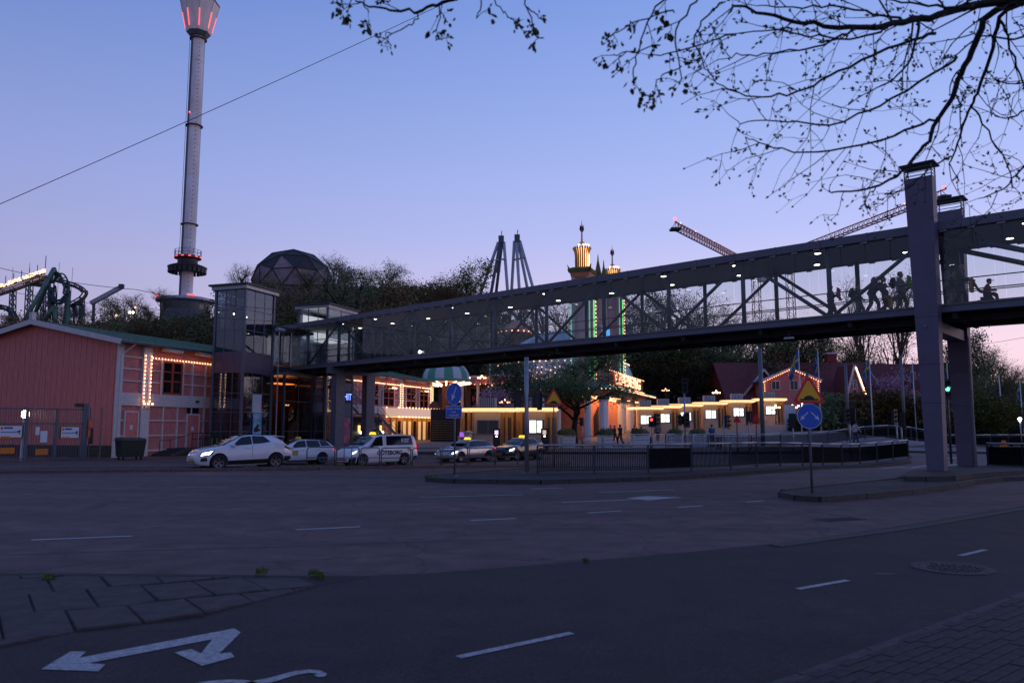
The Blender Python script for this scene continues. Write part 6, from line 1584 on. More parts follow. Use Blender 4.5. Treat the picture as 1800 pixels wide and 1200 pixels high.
bulbs('eave_bulbs', linepts((-6.3, -1.7, 6.35), (6.8, -1.7, 6.35), .8), .08, 'bulb_soft', o)
# chandelier posts
def chandelier(px, row, Y, label, scale=1.0, mat='bulb', dark=False):
    q = P(px, row, Y); z = tz(q.x, q.y); o = empty('chandelier_lamp', (q.x, q.y, z), 0, label, 'lamp post', 'ornate park lamps')
    h = max(1.2, q.z - z)
    mb = MB(); mb.tube([(0, 0, 0), (0, 0, h)], [.07, .04], 8); mb.build('post', 'black_metal', o)
    for k in range(6):
        a = 2 * pi * k / 6; r_ = .55 * scale
        mb = MB(); mb.tube([(0, 0, h - .3), (r_ * .6 * math.cos(a), r_ * .6 * math.sin(a), h - .35), (r_ * math.cos(a), r_ * math.sin(a), h - .1)], .022, 5); mb.build('arm', 'black_metal', o)
        mb = MB(); mb.ball((r_ * math.cos(a), r_ * math.sin(a), h), .10 * scale, 6); mb.build('globe', mat, o, True)
    mb = MB(); mb.ball((0, 0, h + .25 * scale), .13 * scale, 6); mb.build('globe', mat, o, True)
lamps = [(819, 664, 96, 'left ornate lamp beside the striped dome'), (847, 664, 97, 'right ornate lamp beside the striped dome'), (865, 680, 92, 'ornate lamp hanging low left of the blossom tree'), (887, 707, 70, 'wide ornate lamp above the left booth canopy'),
         (1170, 686, 105, 'ornate lamp on the dark slope right of the gate house'), (1259, 690, 102, 'bright ornate lamp above the fourth booth'), (1363, 716, 88, 'ornate lamp in front of the last booth'), (1393, 716, 84, 'lamp cluster behind the blue two way sign'), (1410, 713, 86, 'lamp cluster right of the last booth under the triangle'),
         (1478, 697, 96, 'dim red ornate lamp among the clipped trees'), (1518, 703, 90, 'ornate lamp in the crown of a clipped tree'), (1557, 709, 92, 'small ornate lamp in the clipped trees'), (1576, 697, 95, 'dim ornate lamp high in the clipped trees'), (1685, 699, 92, 'dim ornate lamp seen between the piers'), (1682, 712, 90, 'single warm lamp seen between the piers')]
for l in lamps: chandelier(*l, scale=.85, mat='bulb' if l[0] in (887, 1259, 1363, 1393, 1410, 847, 819) else 'bulb_soft')
for i, (px, row, Y) in enumerate([(1264, 668, 120), (1286, 671, 121), (540, 693 - 150, 150), (386, 548, 150), (205, 554, 170), (234, 549, 172), (238, 540, 173), (228, 549, 171)]):
    q = P(px, row, Y); z = tz(q.x, q.y); o = empty('hill_lamp', (q.x, q.y, z), 0, 'small light among the trees on the hill ' + ['above the third booth', 'above the fifth booth', 'behind the stair tower', 'behind the lift tower', 'left in the cluster by the drop tower', 'right in the cluster by the drop tower', 'topmost in the cluster by the drop tower', 'middle of the cluster by the drop tower'][i], 'lamp', 'small lights on the hill')
    mb = MB(); mb.tube([(0, 0, 0), (0, 0, max(.5, q.z - z))], .05, 6); mb.build('post', 'black_metal', o); mb = MB(); mb.ball((0, 0, max(.5, q.z - z)), .26, 8); mb.build('globe', 'lamp_white' if i % 2 else 'bulb_soft', o, True)
# ================================================================ PLANTERS
def bush(mb_seed, n, r, h, size): return leaves_mb(n, r, h, size, mb_seed, .9)
for i, (px, w_, Y) in enumerate([(996, 1.32, 59.5), (1063, 1.12, 60), (1125, 1.30, 60.5), (1186, 1.1, 61), (1226, 1.15, 62)]):
    x, y = XY(px, Y); z = gz(x, y) + .05
    o = empty('planter', (x, y, z), 0, ['white box planter nearest the red coat person', 'white box planter in front of the gate opening', 'white box planter right of the gate columns', 'white box planter behind the white barriers on the left', 'white box planter behind the white barriers on the right'][i], 'planter', 'white box planters on the plaza')
    mb = MB(); mb.add([(-w_ * .46, -.42, 0), (w_ * .46, -.42, 0), (w_ * .46, .42, 0), (-w_ * .46, .42, 0), (-w_ / 2, -.46, .82), (w_ / 2, -.46, .82), (w_ / 2, .46, .82), (-w_ / 2, .46, .82)], [(0, 3, 2, 1), (4, 5, 6, 7), (0, 1, 5, 4), (1, 2, 6, 5), (2, 3, 7, 6), (3, 0, 4, 7)]); mb.build('box', 'white_paint', o)
    mb = MB(); mb.b2((-w_ / 2 - .04, -.5, .822), (w_ / 2 + .04, .5, .90)); mb.build('rim', 'white_paint', o)
    for k in (.25, .52): mb = MB(); mb.b2((-w_ * .42, -.462, k), (w_ * .42, -.44, k + .025)); mb.build('groove', 'galv_dull', o)
    q_ = bush(60 + i, 420, w_ * .55, .65, .17).build('shrub', 'leaf_dark', o, fix=False); q_.location = (0, 0, .85)
# small white bench-like bin and bollards on the plaza
for i, (px, Y) in enumerate([(1261, 58.2), (1266, 58.4), (1144, 58), (1316, 59)]):
    x, y = XY(px, Y); o = empty('bollard', (x, y, gz(x, y)), 0, 'short dark bollard ' + ['left of the pair at the crowd barriers', 'right of the pair at the crowd barriers', 'beside the red signal post', 'beside the white signal post'][i], 'bollard', 'plaza bollards'); mb = MB(); mb.lathe([(.09, 0), (.09, .85), (.05, .95), (0, .96)], 10); mb.build('shaft', 'black_metal', o)
x, y = XY(1391, 80); o = empty('white_panel', (x, y, gz(x, y)), .2, 'upright white panel with a map drawing right of the booths', 'map board'); mb = MB(); mb.b2((-.7, -.05, 0), (.55, .05, 2.5)); mb.build('board', 'white_paint', o); mb = MB(); mb.prism([(-.3, .6), (.05, .5), (.2, 1.0), (0, 1.5), (-.2, 1.3)], -.06, -.051, 'y'); mb.build('print', 'cloth_blue', o)
# ================================================================ HOUSES ON THE RIGHT
def gable_house(name, X, Y, rz, w_, L_, zb, ze, zr, wall, roof, label, over=.5):
    o = empty(name, (X, Y, zb), rz, label, 'house'); ze -= zb; zr -= zb
    mb = MB(); mb.prism([(-w_ / 2, -.5), (w_ / 2, -.5), (w_ / 2, ze), (0, zr - .06), (-w_ / 2, ze)], 0, L_, 'y'); mb.build('wall', wall, o)
    k = (zr - ze) / (w_ / 2)
    for sx in (-1, 1):
        a = (sx * (w_ / 2 + over), ze - over * k); mb = MB()
        mb.add([(a[0], -over, a[1]), (0, -over, zr), (0, L_ + over, zr), (a[0], L_ + over, a[1]), (a[0], -over, a[1] + .16), (0, -over, zr + .16), (0, L_ + over, zr + .16), (a[0], L_ + over, a[1] + .16)], [(0, 3, 2, 1), (4, 5, 6, 7), (0, 1, 5, 4), (1, 2, 6, 5), (2, 3, 7, 6), (3, 0, 4, 7)]); mb.build('roof', roof, o)
        mb = MB(); mb.beam((a[0], -over - .05, a[1] + .02), (0, -over - .05, zr + .02), .06, .30); mb.build('barge_board', 'white_wood', o)
    return o
def win(o, x, z, w_, h_, y=0.0, lit=False):
    mb = MB(); mb.b2((x - w_ / 2, y - .05, z - h_ / 2), (x + w_ / 2, y + .02, z + h_ / 2)); q_ = mb.build('window', 'lit_room' if lit else 'glass_window', o)
    for a, b, c, d in ((x - w_ / 2 - .1, z - h_ / 2 - .1, x - w_ / 2, z + h_ / 2 + .1), (x + w_ / 2, z - h_ / 2 - .1, x + w_ / 2 + .1, z + h_ / 2 + .1), (x - w_ / 2, z + h_ / 2, x + w_ / 2, z + h_ / 2 + .1), (x - w_ / 2, z - h_ / 2 - .1, x + w_ / 2, z - h_ / 2), (x - .03, z - h_ / 2, x + .03, z + h_ / 2)):
        mb = MB(); mb.b2((a, y - .09, b), (c, y - .0, d)); mb.build('casing', 'white_wood', q_)
xa, ya = XY(1393, 104); zb = gz(xa, ya)
o = gable_house('pink_house', xa, ya, -.12, 6.9, 9, zb, Zr(667, 104), Zr(648, 104), 'pink_panel', 'roof_dark', 'pink gabled house outlined with small bulbs behind the booths')
ze_, zr_ = Zr(667, 104) - zb, Zr(648, 104) - zb
bulbs('bulb_string', linepts((-3.7, -.65, ze_ - .35), (0, -.65, zr_ - .1), .3) + linepts((0, -.65, zr_ - .1), (3.7, -.65, ze_ - .35), .3) + linepts((-3.5, -.2, .5), (-3.5, -.2, ze_ - .3), .3) + linepts((3.5, -.2, 2.5), (3.5, -.2, ze_ - .3), .3), .055, 'bulb_red', o)
zw = Zr(677, 104) - zb; win(o, -2.0, zw, .95, 1.05); win(o, .4, zw, .95, 1.15); win(o, 2.5, zw, .95, 1.05)
mb = MB(); mb.lathe([(0, 0), (.33, 0), (.38, .04)], 20); q_ = mb.build('round_vent', 'white_wood', o); q_.rotation_euler = (pi / 2, 0, 0); q_.location = (0, -.03, Zr(658, 104) - zb)
mb = MB(); mb.b2((-.9, -1.2, 0), (-.7, -1.0, 2.6)); mb.b2((1.2, -1.2, 0), (1.4, -1.0, 2.6)); mb.b2((-1.1, -1.3, 2.6), (1.6, 0, 2.85)); mb.build('porch', 'white_wood', o)
xa, ya = XY(1440, 118); zb = gz(xa, ya) + .5
o = gable_house('red_roof_house', xa + 6, ya - 2, pi / 2 - .0, 12, 22, zb, Zr(703, 118), Zr(641, 118), 'red_wood', 'roof_tile', 'long house with large dark red tiled roof and brick chimneys')
for k, px in enumerate((1368, 1460)):
    q = P(px, 640, 118); mb = MB(); mb.b2((-.7, -.7, -1.5), (.7, .7, 1.5)); c_ = mb.build('chimney', 'brick_red', o); c_.matrix_parent_inverse = Matrix.Identity(4); c_.location = Matrix.Rotation(-pi / 2, 3, 'Z') @ (Vector((q.x, q.y, q.z)) - o.location)
    mb = MB(); mb.b2((-.85, -.85, 1.5), (.85, .85, 1.75)); q2 = mb.build('chimney_cap', 'white_wood' if k else 'brick_red', c_)
xa, ya = XY(1506, 106); zb = gz(xa, ya)
o = gable_house('gable_pavilion', xa, ya, -.05, 2.3, 6, zb, Zr(692, 106), Zr(641.5, 106), 'pink_panel', 'roof_tile', 'narrow steep white edged gable with a lit edge among the clipped trees', .25)
zr_ = Zr(641.5, 106) - zb; ze_ = Zr(692, 106) - zb; win(o, 0, Zr(676, 106) - zb, .4, 1.1)
mb = MB(); mb.tube([(.12, -.42, zr_ - .3), (1.35, -.42, ze_ - .3)], .07, 6); mb.build('light_tube', 'tube_warm', o)
xa, ya = XY(1560, 122); zb = gz(xa, ya)
o = gable_house('dark_roof_house', xa + 5, ya, pi / 2, 10, 9.5, zb, Zr(695, 122), Zr(641, 122), 'red_wood', 'roof_tile', 'dark red roofed house below the poplars')
xa, ya = XY(1318, 112); zb = gz(xa, ya)
o = gable_house('red_barn', xa + 2, ya, .35, 8.0, 9, zb, Zr(700, 112), Zr(650, 112), 'red_wood', 'roof_tile', 'dark red barn with white barge board above the fifth booth')
for i, (px, row, Y, w_) in enumerate([(1585, 680, 130, 7), (1700, 657, 180, 6), (1790, 690, 130, 8)]):
    q = P(px, row, Y); zb = tz(q.x, q.y); o = empty('distant_house', (q.x, q.y, zb), .2 * i, ['small white roofed building behind the flags', 'pale shed on the hill between the piers', 'low dark house at the far right'][i], 'house')
    h = max(2.5, q.z - zb); mb = MB(); mb.b2((-w_ / 2, 0, -2), (w_ / 2, 5, h)); mb.build('wall', 'red_wood' if i == 2 else 'white_wood', o); mb = MB(); mb.prism([(-w_ / 2 - .3, h), (w_ / 2 + .3, h), (0, h + 1.3)], -.3, 5.3, 'y'); mb.build('roof', 'roof_dark' if i else 'white_wood', o)
# ================================================================ FLAGS
def flag(px, top, base, Y, label, kind, group='flag poles'):
    x, y = XY(px, Y); z = tz(x, y); o = empty('flagpole', (x, y, z), 0, label, 'flagpole', group)
    h = Zr(top, Y) - z; mb = MB(); mb.tube([(0, 0, 0), (0, 0, h)], [.075, .04], 8); mb.build('pole', 'white_paint', o, True); mb = MB(); mb.ball((0, 0, h + .08), .1, 8); mb.build('finial', 'gold', o)
    if kind:
        wd, ht, drop = kind; n, m = 10, 14; R_ = random.Random(px)
        for nm, f in (('blue_cloth', lambda u, v: not (.36 < u < .5 or .40 < v < .60)), ('yellow_cross', lambda u, v: (.36 < u < .5 or .40 < v < .60))):
            mb = MB()
            for i in range(n):
                for j in range(m):
                    if not f((i + .5) / n, (j + .5) / m): continue
                    def pt(a, b):
                        u, v = a / n, b / m
                        return (-u * wd + .12 * math.sin(v * 7 + px) * u, .22 * math.sin(u * 9 + v * 3 + px) * u, h - .25 - v * ht - drop * u * u - .25 * u)
                    mb.add([pt(i, j), pt(i + 1, j), pt(i + 1, j + 1), pt(i, j + 1)], [(0, 1, 2, 3)])
            mb.build(nm, 'flag_blue' if nm == 'blue_cloth' else 'flag_yellow', o, fix=False)
flag(1409, 613, 760, 72, 'flagpole with drooping blue and yellow flag left of the hump sign', (.95, 1.5, 1.3)); flag(1443, 616, 746, 76, 'flagpole with furled blue flag right of the hump sign', (.35, 1.6, 1.0))
flag(1534, 627, 754, 78, 'flagpole with blue and yellow cross flag beside the lit gable', (.85, 1.6, 1.0)); flag(1610, 632, 745, 80, 'flagpole with furled flag left of the near pier', (.3, 1.6, 1.2))
flag(1671, 640, 752, 82, 'flagpole with furled flag seen between the piers', (.3, 1.6, 1.4)); flag(1762, 660, 756, 84, 'bare flagpole right of the far pier', None); flag(1798, 668, 760, 82, 'flagpole with small flag at the right edge', (.45, 1.3, .8))
flag(861, 585, 690, 88, 'thin white flagpole left of the large dome', None)
for i, (px, top, Y) in enumerate([(1491, 640, 68), (1590, 625, 74), (1608, 646, 120)]):
    x, y = XY(px, Y); z = gz(x, y); o = empty('grey_mast', (x, y, z), 0, ['grey mast left of the lit gable', 'thick grey mast left of the near pier', 'thin far mast beside the near pier'][i], 'mast'); mb = MB(); mb.tube([(0, 0, 0), (0, 0, Zr(top, Y) - z)], .14 if i < 2 else .08, 8); mb.build('shaft', 'galv_dull', o, True); mb = MB(); mb.lathe([(.22, 0), (.22, .1), (.14, .15)], 8); mb.build('base', 'galv_dull', o)
# ================================================================ DROP TOWER ON THE HILL
TY = 230.0; tp = P(327, 520, TY); TX = tp.x; zb = Zr(530, TY)
dt = empty('drop_tower', (TX, TY, zb - 8), 0, 'tall grey observation drop tower with red lit octagonal head on the hill', 'tower')
B = 8.0; zs = lambda row: Zr(row, TY) - (zb - 8)
R1 = 1.85
segs = [zs(560), zs(420), zs(310), zs(200), zs(110), zs(62)]
for a, b in zip(segs[:-1], segs[1:]):
    mb = MB(); mb.lathe([(R1, a), (R1, b - .12), (R1 - .05, b - .1), (R1 - .05, b)], 28); mb.build('shaft_section', 'tower_concrete', dt, True)
for a in (-2.65, -2.25):   # guide rails
    c_, s_ = math.cos(a), math.sin(a)
    mb = MB(); mb.box((R1 * 1.04 * c_, R1 * 1.04 * s_, (zs(540) + zs(64)) / 2), (.5, .28, zs(64) - zs(540)), a + pi / 2); mb.build('guide_rail', 'tower_dark', dt)
for a in (-2.9, -.35):
    for k in (0, .12):
        mb = MB(); mb.tube([(2.45 * math.cos(a + k), 2.45 * math.sin(a + k), zs(445)), (2.45 * math.cos(a + k), 2.45 * math.sin(a + k), zs(66))], .05, 4); mb.build('cable', 'tower_dark', dt)
for row in (70, 222, 395):
    mb = MB(); mb.lathe([(R1 + .05, zs(row) - .2), (R1 + .75, zs(row) - .1), (R1 + .75, zs(row) + .12), (R1 + .05, zs(row) + .2)], 18); mb.build('collar', 'tower_dark', dt)
mb = MB()
for k in range(60): mb.box((R1 * .62, -R1 * .80, lerp(zs(520), zs(80), k / 59)), (.3, .2, .16))
o = mb.build('climbing_rungs', 'tower_dark', dt); o['kind'] = 'stuff'
# octagonal head
h0, h1 = zs(63), zs(8); r0, r1 = 3.65, 5.75
pts8 = lambda r_, z: [(r_ * math.cos(pi / 8 + k * pi / 4), r_ * math.sin(pi / 8 + k * pi / 4), z) for k in range(8)]
for k in range(8):
    a = pts8(r0, h0 + .6); b = pts8(r1, h1); k2 = (k + 1) % 8
    A_, B_, C_, D_ = Vector(a[k]), Vector(a[k2]), Vector(b[k2]), Vector(b[k])
    mb = MB(); nn = (B_ - A_).cross(D_ - A_).normalized() * .2
    mb.add([A_, B_, C_, D_, A_ - nn, B_ - nn, C_ - nn, D_ - nn], [(0, 1, 2, 3), (7, 6, 5, 4), (0, 4, 5, 1), (1, 5, 6, 2), (2, 6, 7, 3), (3, 7, 4, 0)]); hp = mb.build('head_panel', 'tower_concrete', dt)
    mb = MB(); mb.beam(A_.lerp(D_, .10), A_.lerp(D_, .62), .26, .26); mb.build('red_light_strip', 'tower_red', dt)
    mb = MB(); mb.beam(A_.lerp(D_, .62), A_.lerp(D_, .97), .18, .18); mb.build('edge_strip', 'white_steel', dt)
mb = MB(); mb.add(pts8(r0 - .05, h0 + .6) + pts8(2.6, h0 - .6), [(k, (k + 1) % 8, 8 + (k + 1) % 8, 8 + k) for k in range(8)] + [tuple(range(15, 7, -1))]); mb.build('head_soffit', 'tower_dark', dt)
mb = MB(); mb.add(pts8(r1 + .15, h1) + pts8(r1 + .15, h1 + .5), [(k, (k + 1) % 8, 8 + (k + 1) % 8, 8 + k) for k in range(8)] + [tuple(range(15, 7, -1))]); mb.build('head_rim', 'tower_dark', dt)
mb = MB(); mb.ball((-R1 * .5, -R1 * .95, zs(201)), .22, 8); mb.build('warning_light', 'beacon_red', dt)
# ride gondola
gn = empty('drop_ride_gondola', (TX, TY, zs(483) + zb - 8), 0, 'dark ring shaped ride gondola with red lights round the drop tower', 'ride gondola')
gq = lambda row: Zr(row, TY) - Zr(483, TY)
mb = MB(); mb.lathe([(R1 + .2, gq(478)), (5.4, gq(474)), (5.7, gq(470)), (R1 + .3, gq(462))], 24); mb.build('seat_ring', 'ride_black', gn)
for k in range(24):
    a = 2 * pi * k / 24; c_, s_ = math.cos(a), math.sin(a)
    mb = MB(); mb.box((5.2 * c_, 5.2 * s_, gq(476)), (.55, .9, 1.5), a); mb.build('seat', 'ride_black', gn)
    mb = MB(); mb.box((4.9 * c_, 4.9 * s_, gq(470)), (.3, .5, .7), a); mb.build('harness', 'ride_red' if k % 3 == 0 else 'tower_dark', gn)
mb = MB(); mb.lathe([(R1 + .4, gq(470)), (2.9, gq(466)), (2.9, gq(456)), (R1 + .4, gq(454))], 20); mb.build('carriage', 'ride_black', gn)
mb = MB(); mb.lathe([(R1 + .3, gq(456)), (3.9, gq(455)), (3.9, gq(451)), (R1 + .3, gq(450))], 20); mb.build('platform', 'ride_red', gn)
for k in range(16):
    a = 2 * pi * k / 16; mb = MB(); mb.tube([(3.8 * math.cos(a), 3.8 * math.sin(a), gq(451)), (3.8 * math.cos(a), 3.8 * math.sin(a), gq(441))], .07, 5); mb.build('rail_post', 'tower_dark', gn)
for row in (446, 441):
    mb = MB(); mb.lathe([(3.75, gq(row)), (3.85, gq(row)), (3.85, gq(row) + .1), (3.75, gq(row) + .1)], 20); mb.build('rail', 'tower_dark', gn)
for k in range(7):
    a = -pi + k * pi / 6; mb = MB(); mb.box((3.95 * math.cos(a), 3.95 * math.sin(a), gq(453)), (.2, .7, .3), a); mb.build('red_lamp', 'tower_red', gn)
# base pavilion
bp_ = empty('tower_pavilion', (TX, TY, zb - 8), 0, 'round white rimmed pavilion with red lights at the foot of the drop tower', 'pavilion')
mb = MB(); mb.lathe([(0, zs(522) + .3), (7.0, zs(525)), (8.4, zs(527)), (8.4, zs(531)), (7.2, zs(533))], 32); mb.build('roof_drum', 'white_steel', bp_); mb = MB(); mb.lathe([(7.0, zs(533)), (7.0, 0)], 32); mb.build('wall', 'tower_dark', bp_)
for a in (-2.75, -2.3, -1.0):
    mb = MB(); mb.box((8.45 * math.cos(a), 8.45 * math.sin(a), zs(525)), (.3, 2.2, .5), a); mb.build('red_lamp', 'tower_red', bp_)
mb = MB(); mb.lathe([(7.05, zs(538)), (7.05, zs(546))], 32); mb.build('window_band', 'glass_window', bp_)
# ================================================================ ROLLER COASTER, FAR LEFT
CY = 150.0
def C(px, row, Y=CY): return P(px, row, Y)
def track(name, pts, label, mat, gauge=.9, r=.20, group=None, ties=True, spine=True, cat='coaster track'):
    # smooth the polyline
    q = [Vector(p) for p in pts]
    for _ in range(2):
        n = [q[0]]
        for a, b in zip(q[:-1], q[1:]): n += [a.lerp(b, .25), a.lerp(b, .75)]
        q = n + [q[-1]]
    b0 = q[0].copy(); o = empty(name, b0, 0, label, cat, group); q = [p - b0 for p in q]
    L_, R_, S_ = [], [], []
    for i, p in enumerate(q):
        d = (q[min(i + 1, len(q) - 1)] - q[max(0, i - 1)]).normalized(); s_ = d.cross(Vector((0, 0, 1)))
        if s_.length < .2: s_ = Vector((0, 1, 0))
        s_.normalize(); u = s_.cross(d)
        L_.append(p + s_ * gauge / 2); R_.append(p - s_ * gauge / 2); S_.append(p - u * .55)
    for pl in (L_, R_): mb = MB(); mb.tube(pl, r * .7, 6); mb.build('rail', mat, o, True)
    if spine: mb = MB(); mb.tube(S_, r * 1.3, 6); mb.build('spine', mat, o, True)
    if ties:
        acc = 0; last = None
        for i in range(1, len(q)):
            acc += (q[i] - q[i - 1]).length
            if acc > 1.1:
                acc = 0; mb = MB(); mb.tube([L_[i], S_[i], R_[i]], r * .5, 5); mb.build('tie', mat, o)
    return o
def support(name, tops, bots, r, mat, label, group='coaster supports'):
    b0 = Vector(bots[0]); o = empty(name, b0, 0, label, 'coaster support', group)
    for a, b in zip(tops, bots): mb = MB(); mb.tube([Vector(a) - b0, Vector(b) - b0], r, 8); mb.build('leg', mat, o, True)
    return o
track('coaster_track', [C(-20, 519), C(0, 513), C(40, 500), C(70, 488), C(86, 485), C(100, 489), C(118, 494), C(136, 500), C(147, 507), C(149, 513), C(144, 522), C(134, 528), C(122, 535)], 'brown coaster track climbing and curving above the pink roof', 'coaster_brown', 1.1, .22)
lo = track('coaster_loop', [C(92, 560, 148), C(92, 520, 148)] + [Vector(C(103.5 + 12.5 * math.cos(t), 504 - 25 * math.sin(t), 148 + 2.0 * (t - pi) / (2 * pi))) for t in [pi - .25 - k * 2 * pi / 14 for k in range(15)]] + [C(95, 560, 150.5)], 'dark vertical coaster loop behind the green support', 'coaster_dark', 1.2, .22)
track('coaster_hump', [C(-20, 540, 145), C(0, 536, 145), C(13, 538.5, 145), C(23, 547, 145), C(30, 562, 145), C(35, 580, 145)], 'dark coaster hump at the far left edge', 'coaster_dark', 1.2, .22)
gb = lambda px, Y=CY: Vector((C(px, 560, Y).x, Y, tz(C(px, 560, Y).x, Y) - 1))
support('coaster_support', [C(95, 472, 147), C(95, 472, 147), C(95, 472, 147)], [C(38, 572, 143), C(52, 574, 150), C(100, 486, 149)], .40, 'coaster_green', 'big green A frame coaster support')
support('coaster_support', [C(120.5, 511, 149)], [gb(120.5, 149)], .5, 'coaster_green', 'upright green coaster support right of the loop')
support('coaster_support', [C(97, 537, 147), C(96, 540, 147)], [C(80, 560, 147), C(98, 572, 147)], .4, 'coaster_green', 'short green brace below the loop')
def lattice(px0, row0, px1, Y, wd, label, row1=600, mat='coaster_dark', name='lattice_support'):
    a = C(px0, row0, Y); b = C(px1, row1, Y); o = empty(name, b, 0, label, 'lattice tower', 'lattice supports'); h = a.z - b.z; dx = a.x - b.x
    for sx in (-1, 1):
        for sy in (-1, 1): mb = MB(); mb.tube([(sx * wd / 2 * 1.25, sy * wd / 2 * 1.25, 0), (dx + sx * wd / 2, sy * wd / 2, h)], .11, 5); mb.build('leg', mat, o)
    n = int(h / (wd * 1.1))
    for k in range(n):
        z0, z1 = h * k / n, h * (k + 1) / n; s0 = (-1 if k % 2 else 1)
        for sy in (-1, 1):
            mb = MB(); mb.tube([(dx * k / n + s0 * wd / 2, sy * wd / 2, z0), (dx * (k + 1) / n - s0 * wd / 2, sy * wd / 2, z1)], .07, 4); mb.build('lacing', mat, o)
        for sx in (-1, 1):
            mb = MB(); mb.tube([(dx * k / n + sx * wd / 2, s0 * wd / 2, z0), (dx * (k + 1) / n + sx * wd / 2, -s0 * wd / 2, z1)], .07, 4); mb.build('lacing', mat, o)
lattice(23, 508, 20, 150, .75, 'left lattice mast under the brown coaster track'); lattice(52, 498, 48, 150, .85, 'second lattice mast under the brown coaster track'); lattice(79, 502, 77, 152, .8, 'dark lattice mast behind the green A frame'); lattice(118.5, 497, 118.5, 152, .6, 'slim lattice mast right of the coaster loop'); lattice(144.5, 522, 143, 152, .6, 'lattice mast under the coaster curve')
o = empty('coaster_station', C(0, 560, 152), 0, 'cream panel and dark beam under the coaster crest', 'ride structure'); b0 = C(0, 560, 152)
mb = MB(); pl = [C(57, 496.5, 152), C(84, 487.5, 152), C(82, 502, 152)]; v = [p - b0 for p in pl]; mb.add(v + [p + Vector((0, .3, 0)) for p in v], [(0, 1, 2), (5, 4, 3), (0, 3, 4, 1), (1, 4, 5, 2), (2, 5, 3, 0)]); mb.build('panel', 'cream_panel', o)
mb = MB(); mb.beam(C(46, 497.5, 151.5) - b0, C(82, 502.5, 151.5) - b0, .6, .8); mb.build('beam', 'coaster_dark', o)
# glowing bulb ramp
o = empty('bulb_ramp', C(0, 504, 149), 0, 'bright ramp of massed warm bulbs on the coaster lift', 'ride lights'); b0 = C(0, 504, 149)
R_ = random.Random(2); pts = []
for k in range(150):
    t = R_.random(); px = lerp(-12, 79.5, t); row = lerp(508, 475.5, min(1, (px + 12) / 91.5) ** .93); pts.append(C(px, row + R_.uniform(-3.2, 3.2), 149 + R_.uniform(-.6, .6)) - b0)
bulbs('bulb_cluster', pts, .15, 'bulb_soft', o)
mb = MB(); mb.beam(C(-12, 511, 150) - b0, C(79, 480, 150) - b0, .5, .25); mb.build('ramp_beam', 'coaster_dark', o)
for k in range(7): mb = MB(); a = C(lerp(-5, 79, k / 6), lerp(509, 480, k / 6), 150) - b0; mb.tube([a, a + Vector((0, 0, 2.2 if k < 6 else 3.5))], .07, 4); mb.build('mast', 'steel_dark', o)
o = empty('slide_tube', C(160, 533, 150), 0, 'pale blue slanting ride boom above the trees', 'ride boom'); b0 = C(160, 533, 150)
mb = MB(); mb.beam(C(160, 533, 150) - b0, C(213, 504.5, 150) - b0, .7, .8); mb.build('boom', 'galv', o); mb = MB(); mb.box(C(213.5, 503.5, 150) - b0, (.8, .8, .9)); mb.build('boom_head', 'steel_dark', o)
mb = MB(); mb.tube([C(165, 531, 150) - b0, C(163, 600, 150) - b0], .3, 8); mb.build('boom_post', 'steel_dark', o)
o = empty('ride_portal', C(128, 560, 149), 0, 'dark angular ride portal frame right of the coaster', 'ride structure'); b0 = C(128, 560, 149)
for a, b in (((127, 535), (145, 535)), ((128, 535), (133, 556)), ((145, 535), (144, 556)), ((131, 536), (136, 553))): mb = MB(); mb.beam(C(*a, 149) - b0, C(*b, 149) - b0, .5, .5); mb.build('beam', 'coaster_dark', o)
for i, px in enumerate((23, 52, 80, 104, 128)):
    q = C(px, 470 - (10 if i == 2 else 0), 155); o = empty('thin_mast', (q.x, q.y, q.z - 14), 0, '%s hair thin mast from the left above the coaster' % ordw(i), 'mast', 'thin masts above the coaster'); mb = MB(); mb.tube([(0, 0, 0), (0, 0, 14 + i % 2)], .045, 4); mb.build('shaft', 'white_steel', o)
# ================================================================ GEODESIC DOME
gd = P(515, 495, 190); o = empty('geodesic_dome', gd, .25, 'dark mesh geodesic dome on the wooded hill', 'dome'); o.scale = (1, 1, .80)
bm = bmesh.new(); bmesh.ops.create_icosphere(bm, subdivisions=2, radius=9.9); bm.transform(Matrix.Rotation(.33, 4, 'X') @ Matrix.Rotation(.4, 4, 'Z'))
for f in bm.faces:
    c_ = f.calc_center_median()
    if c_.z < -6: continue
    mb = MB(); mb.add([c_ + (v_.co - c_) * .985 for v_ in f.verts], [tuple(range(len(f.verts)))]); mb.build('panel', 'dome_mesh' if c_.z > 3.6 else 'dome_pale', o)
for e in bm.edges:
    a, b = e.verts[0].co, e.verts[1].co
    if (a.z + b.z) / 2 < -6: continue
    mb = MB(); mb.tube([a * 1.004, b * 1.004], .17, 5); mb.build('strut', 'ride_black', o)
bm.free()
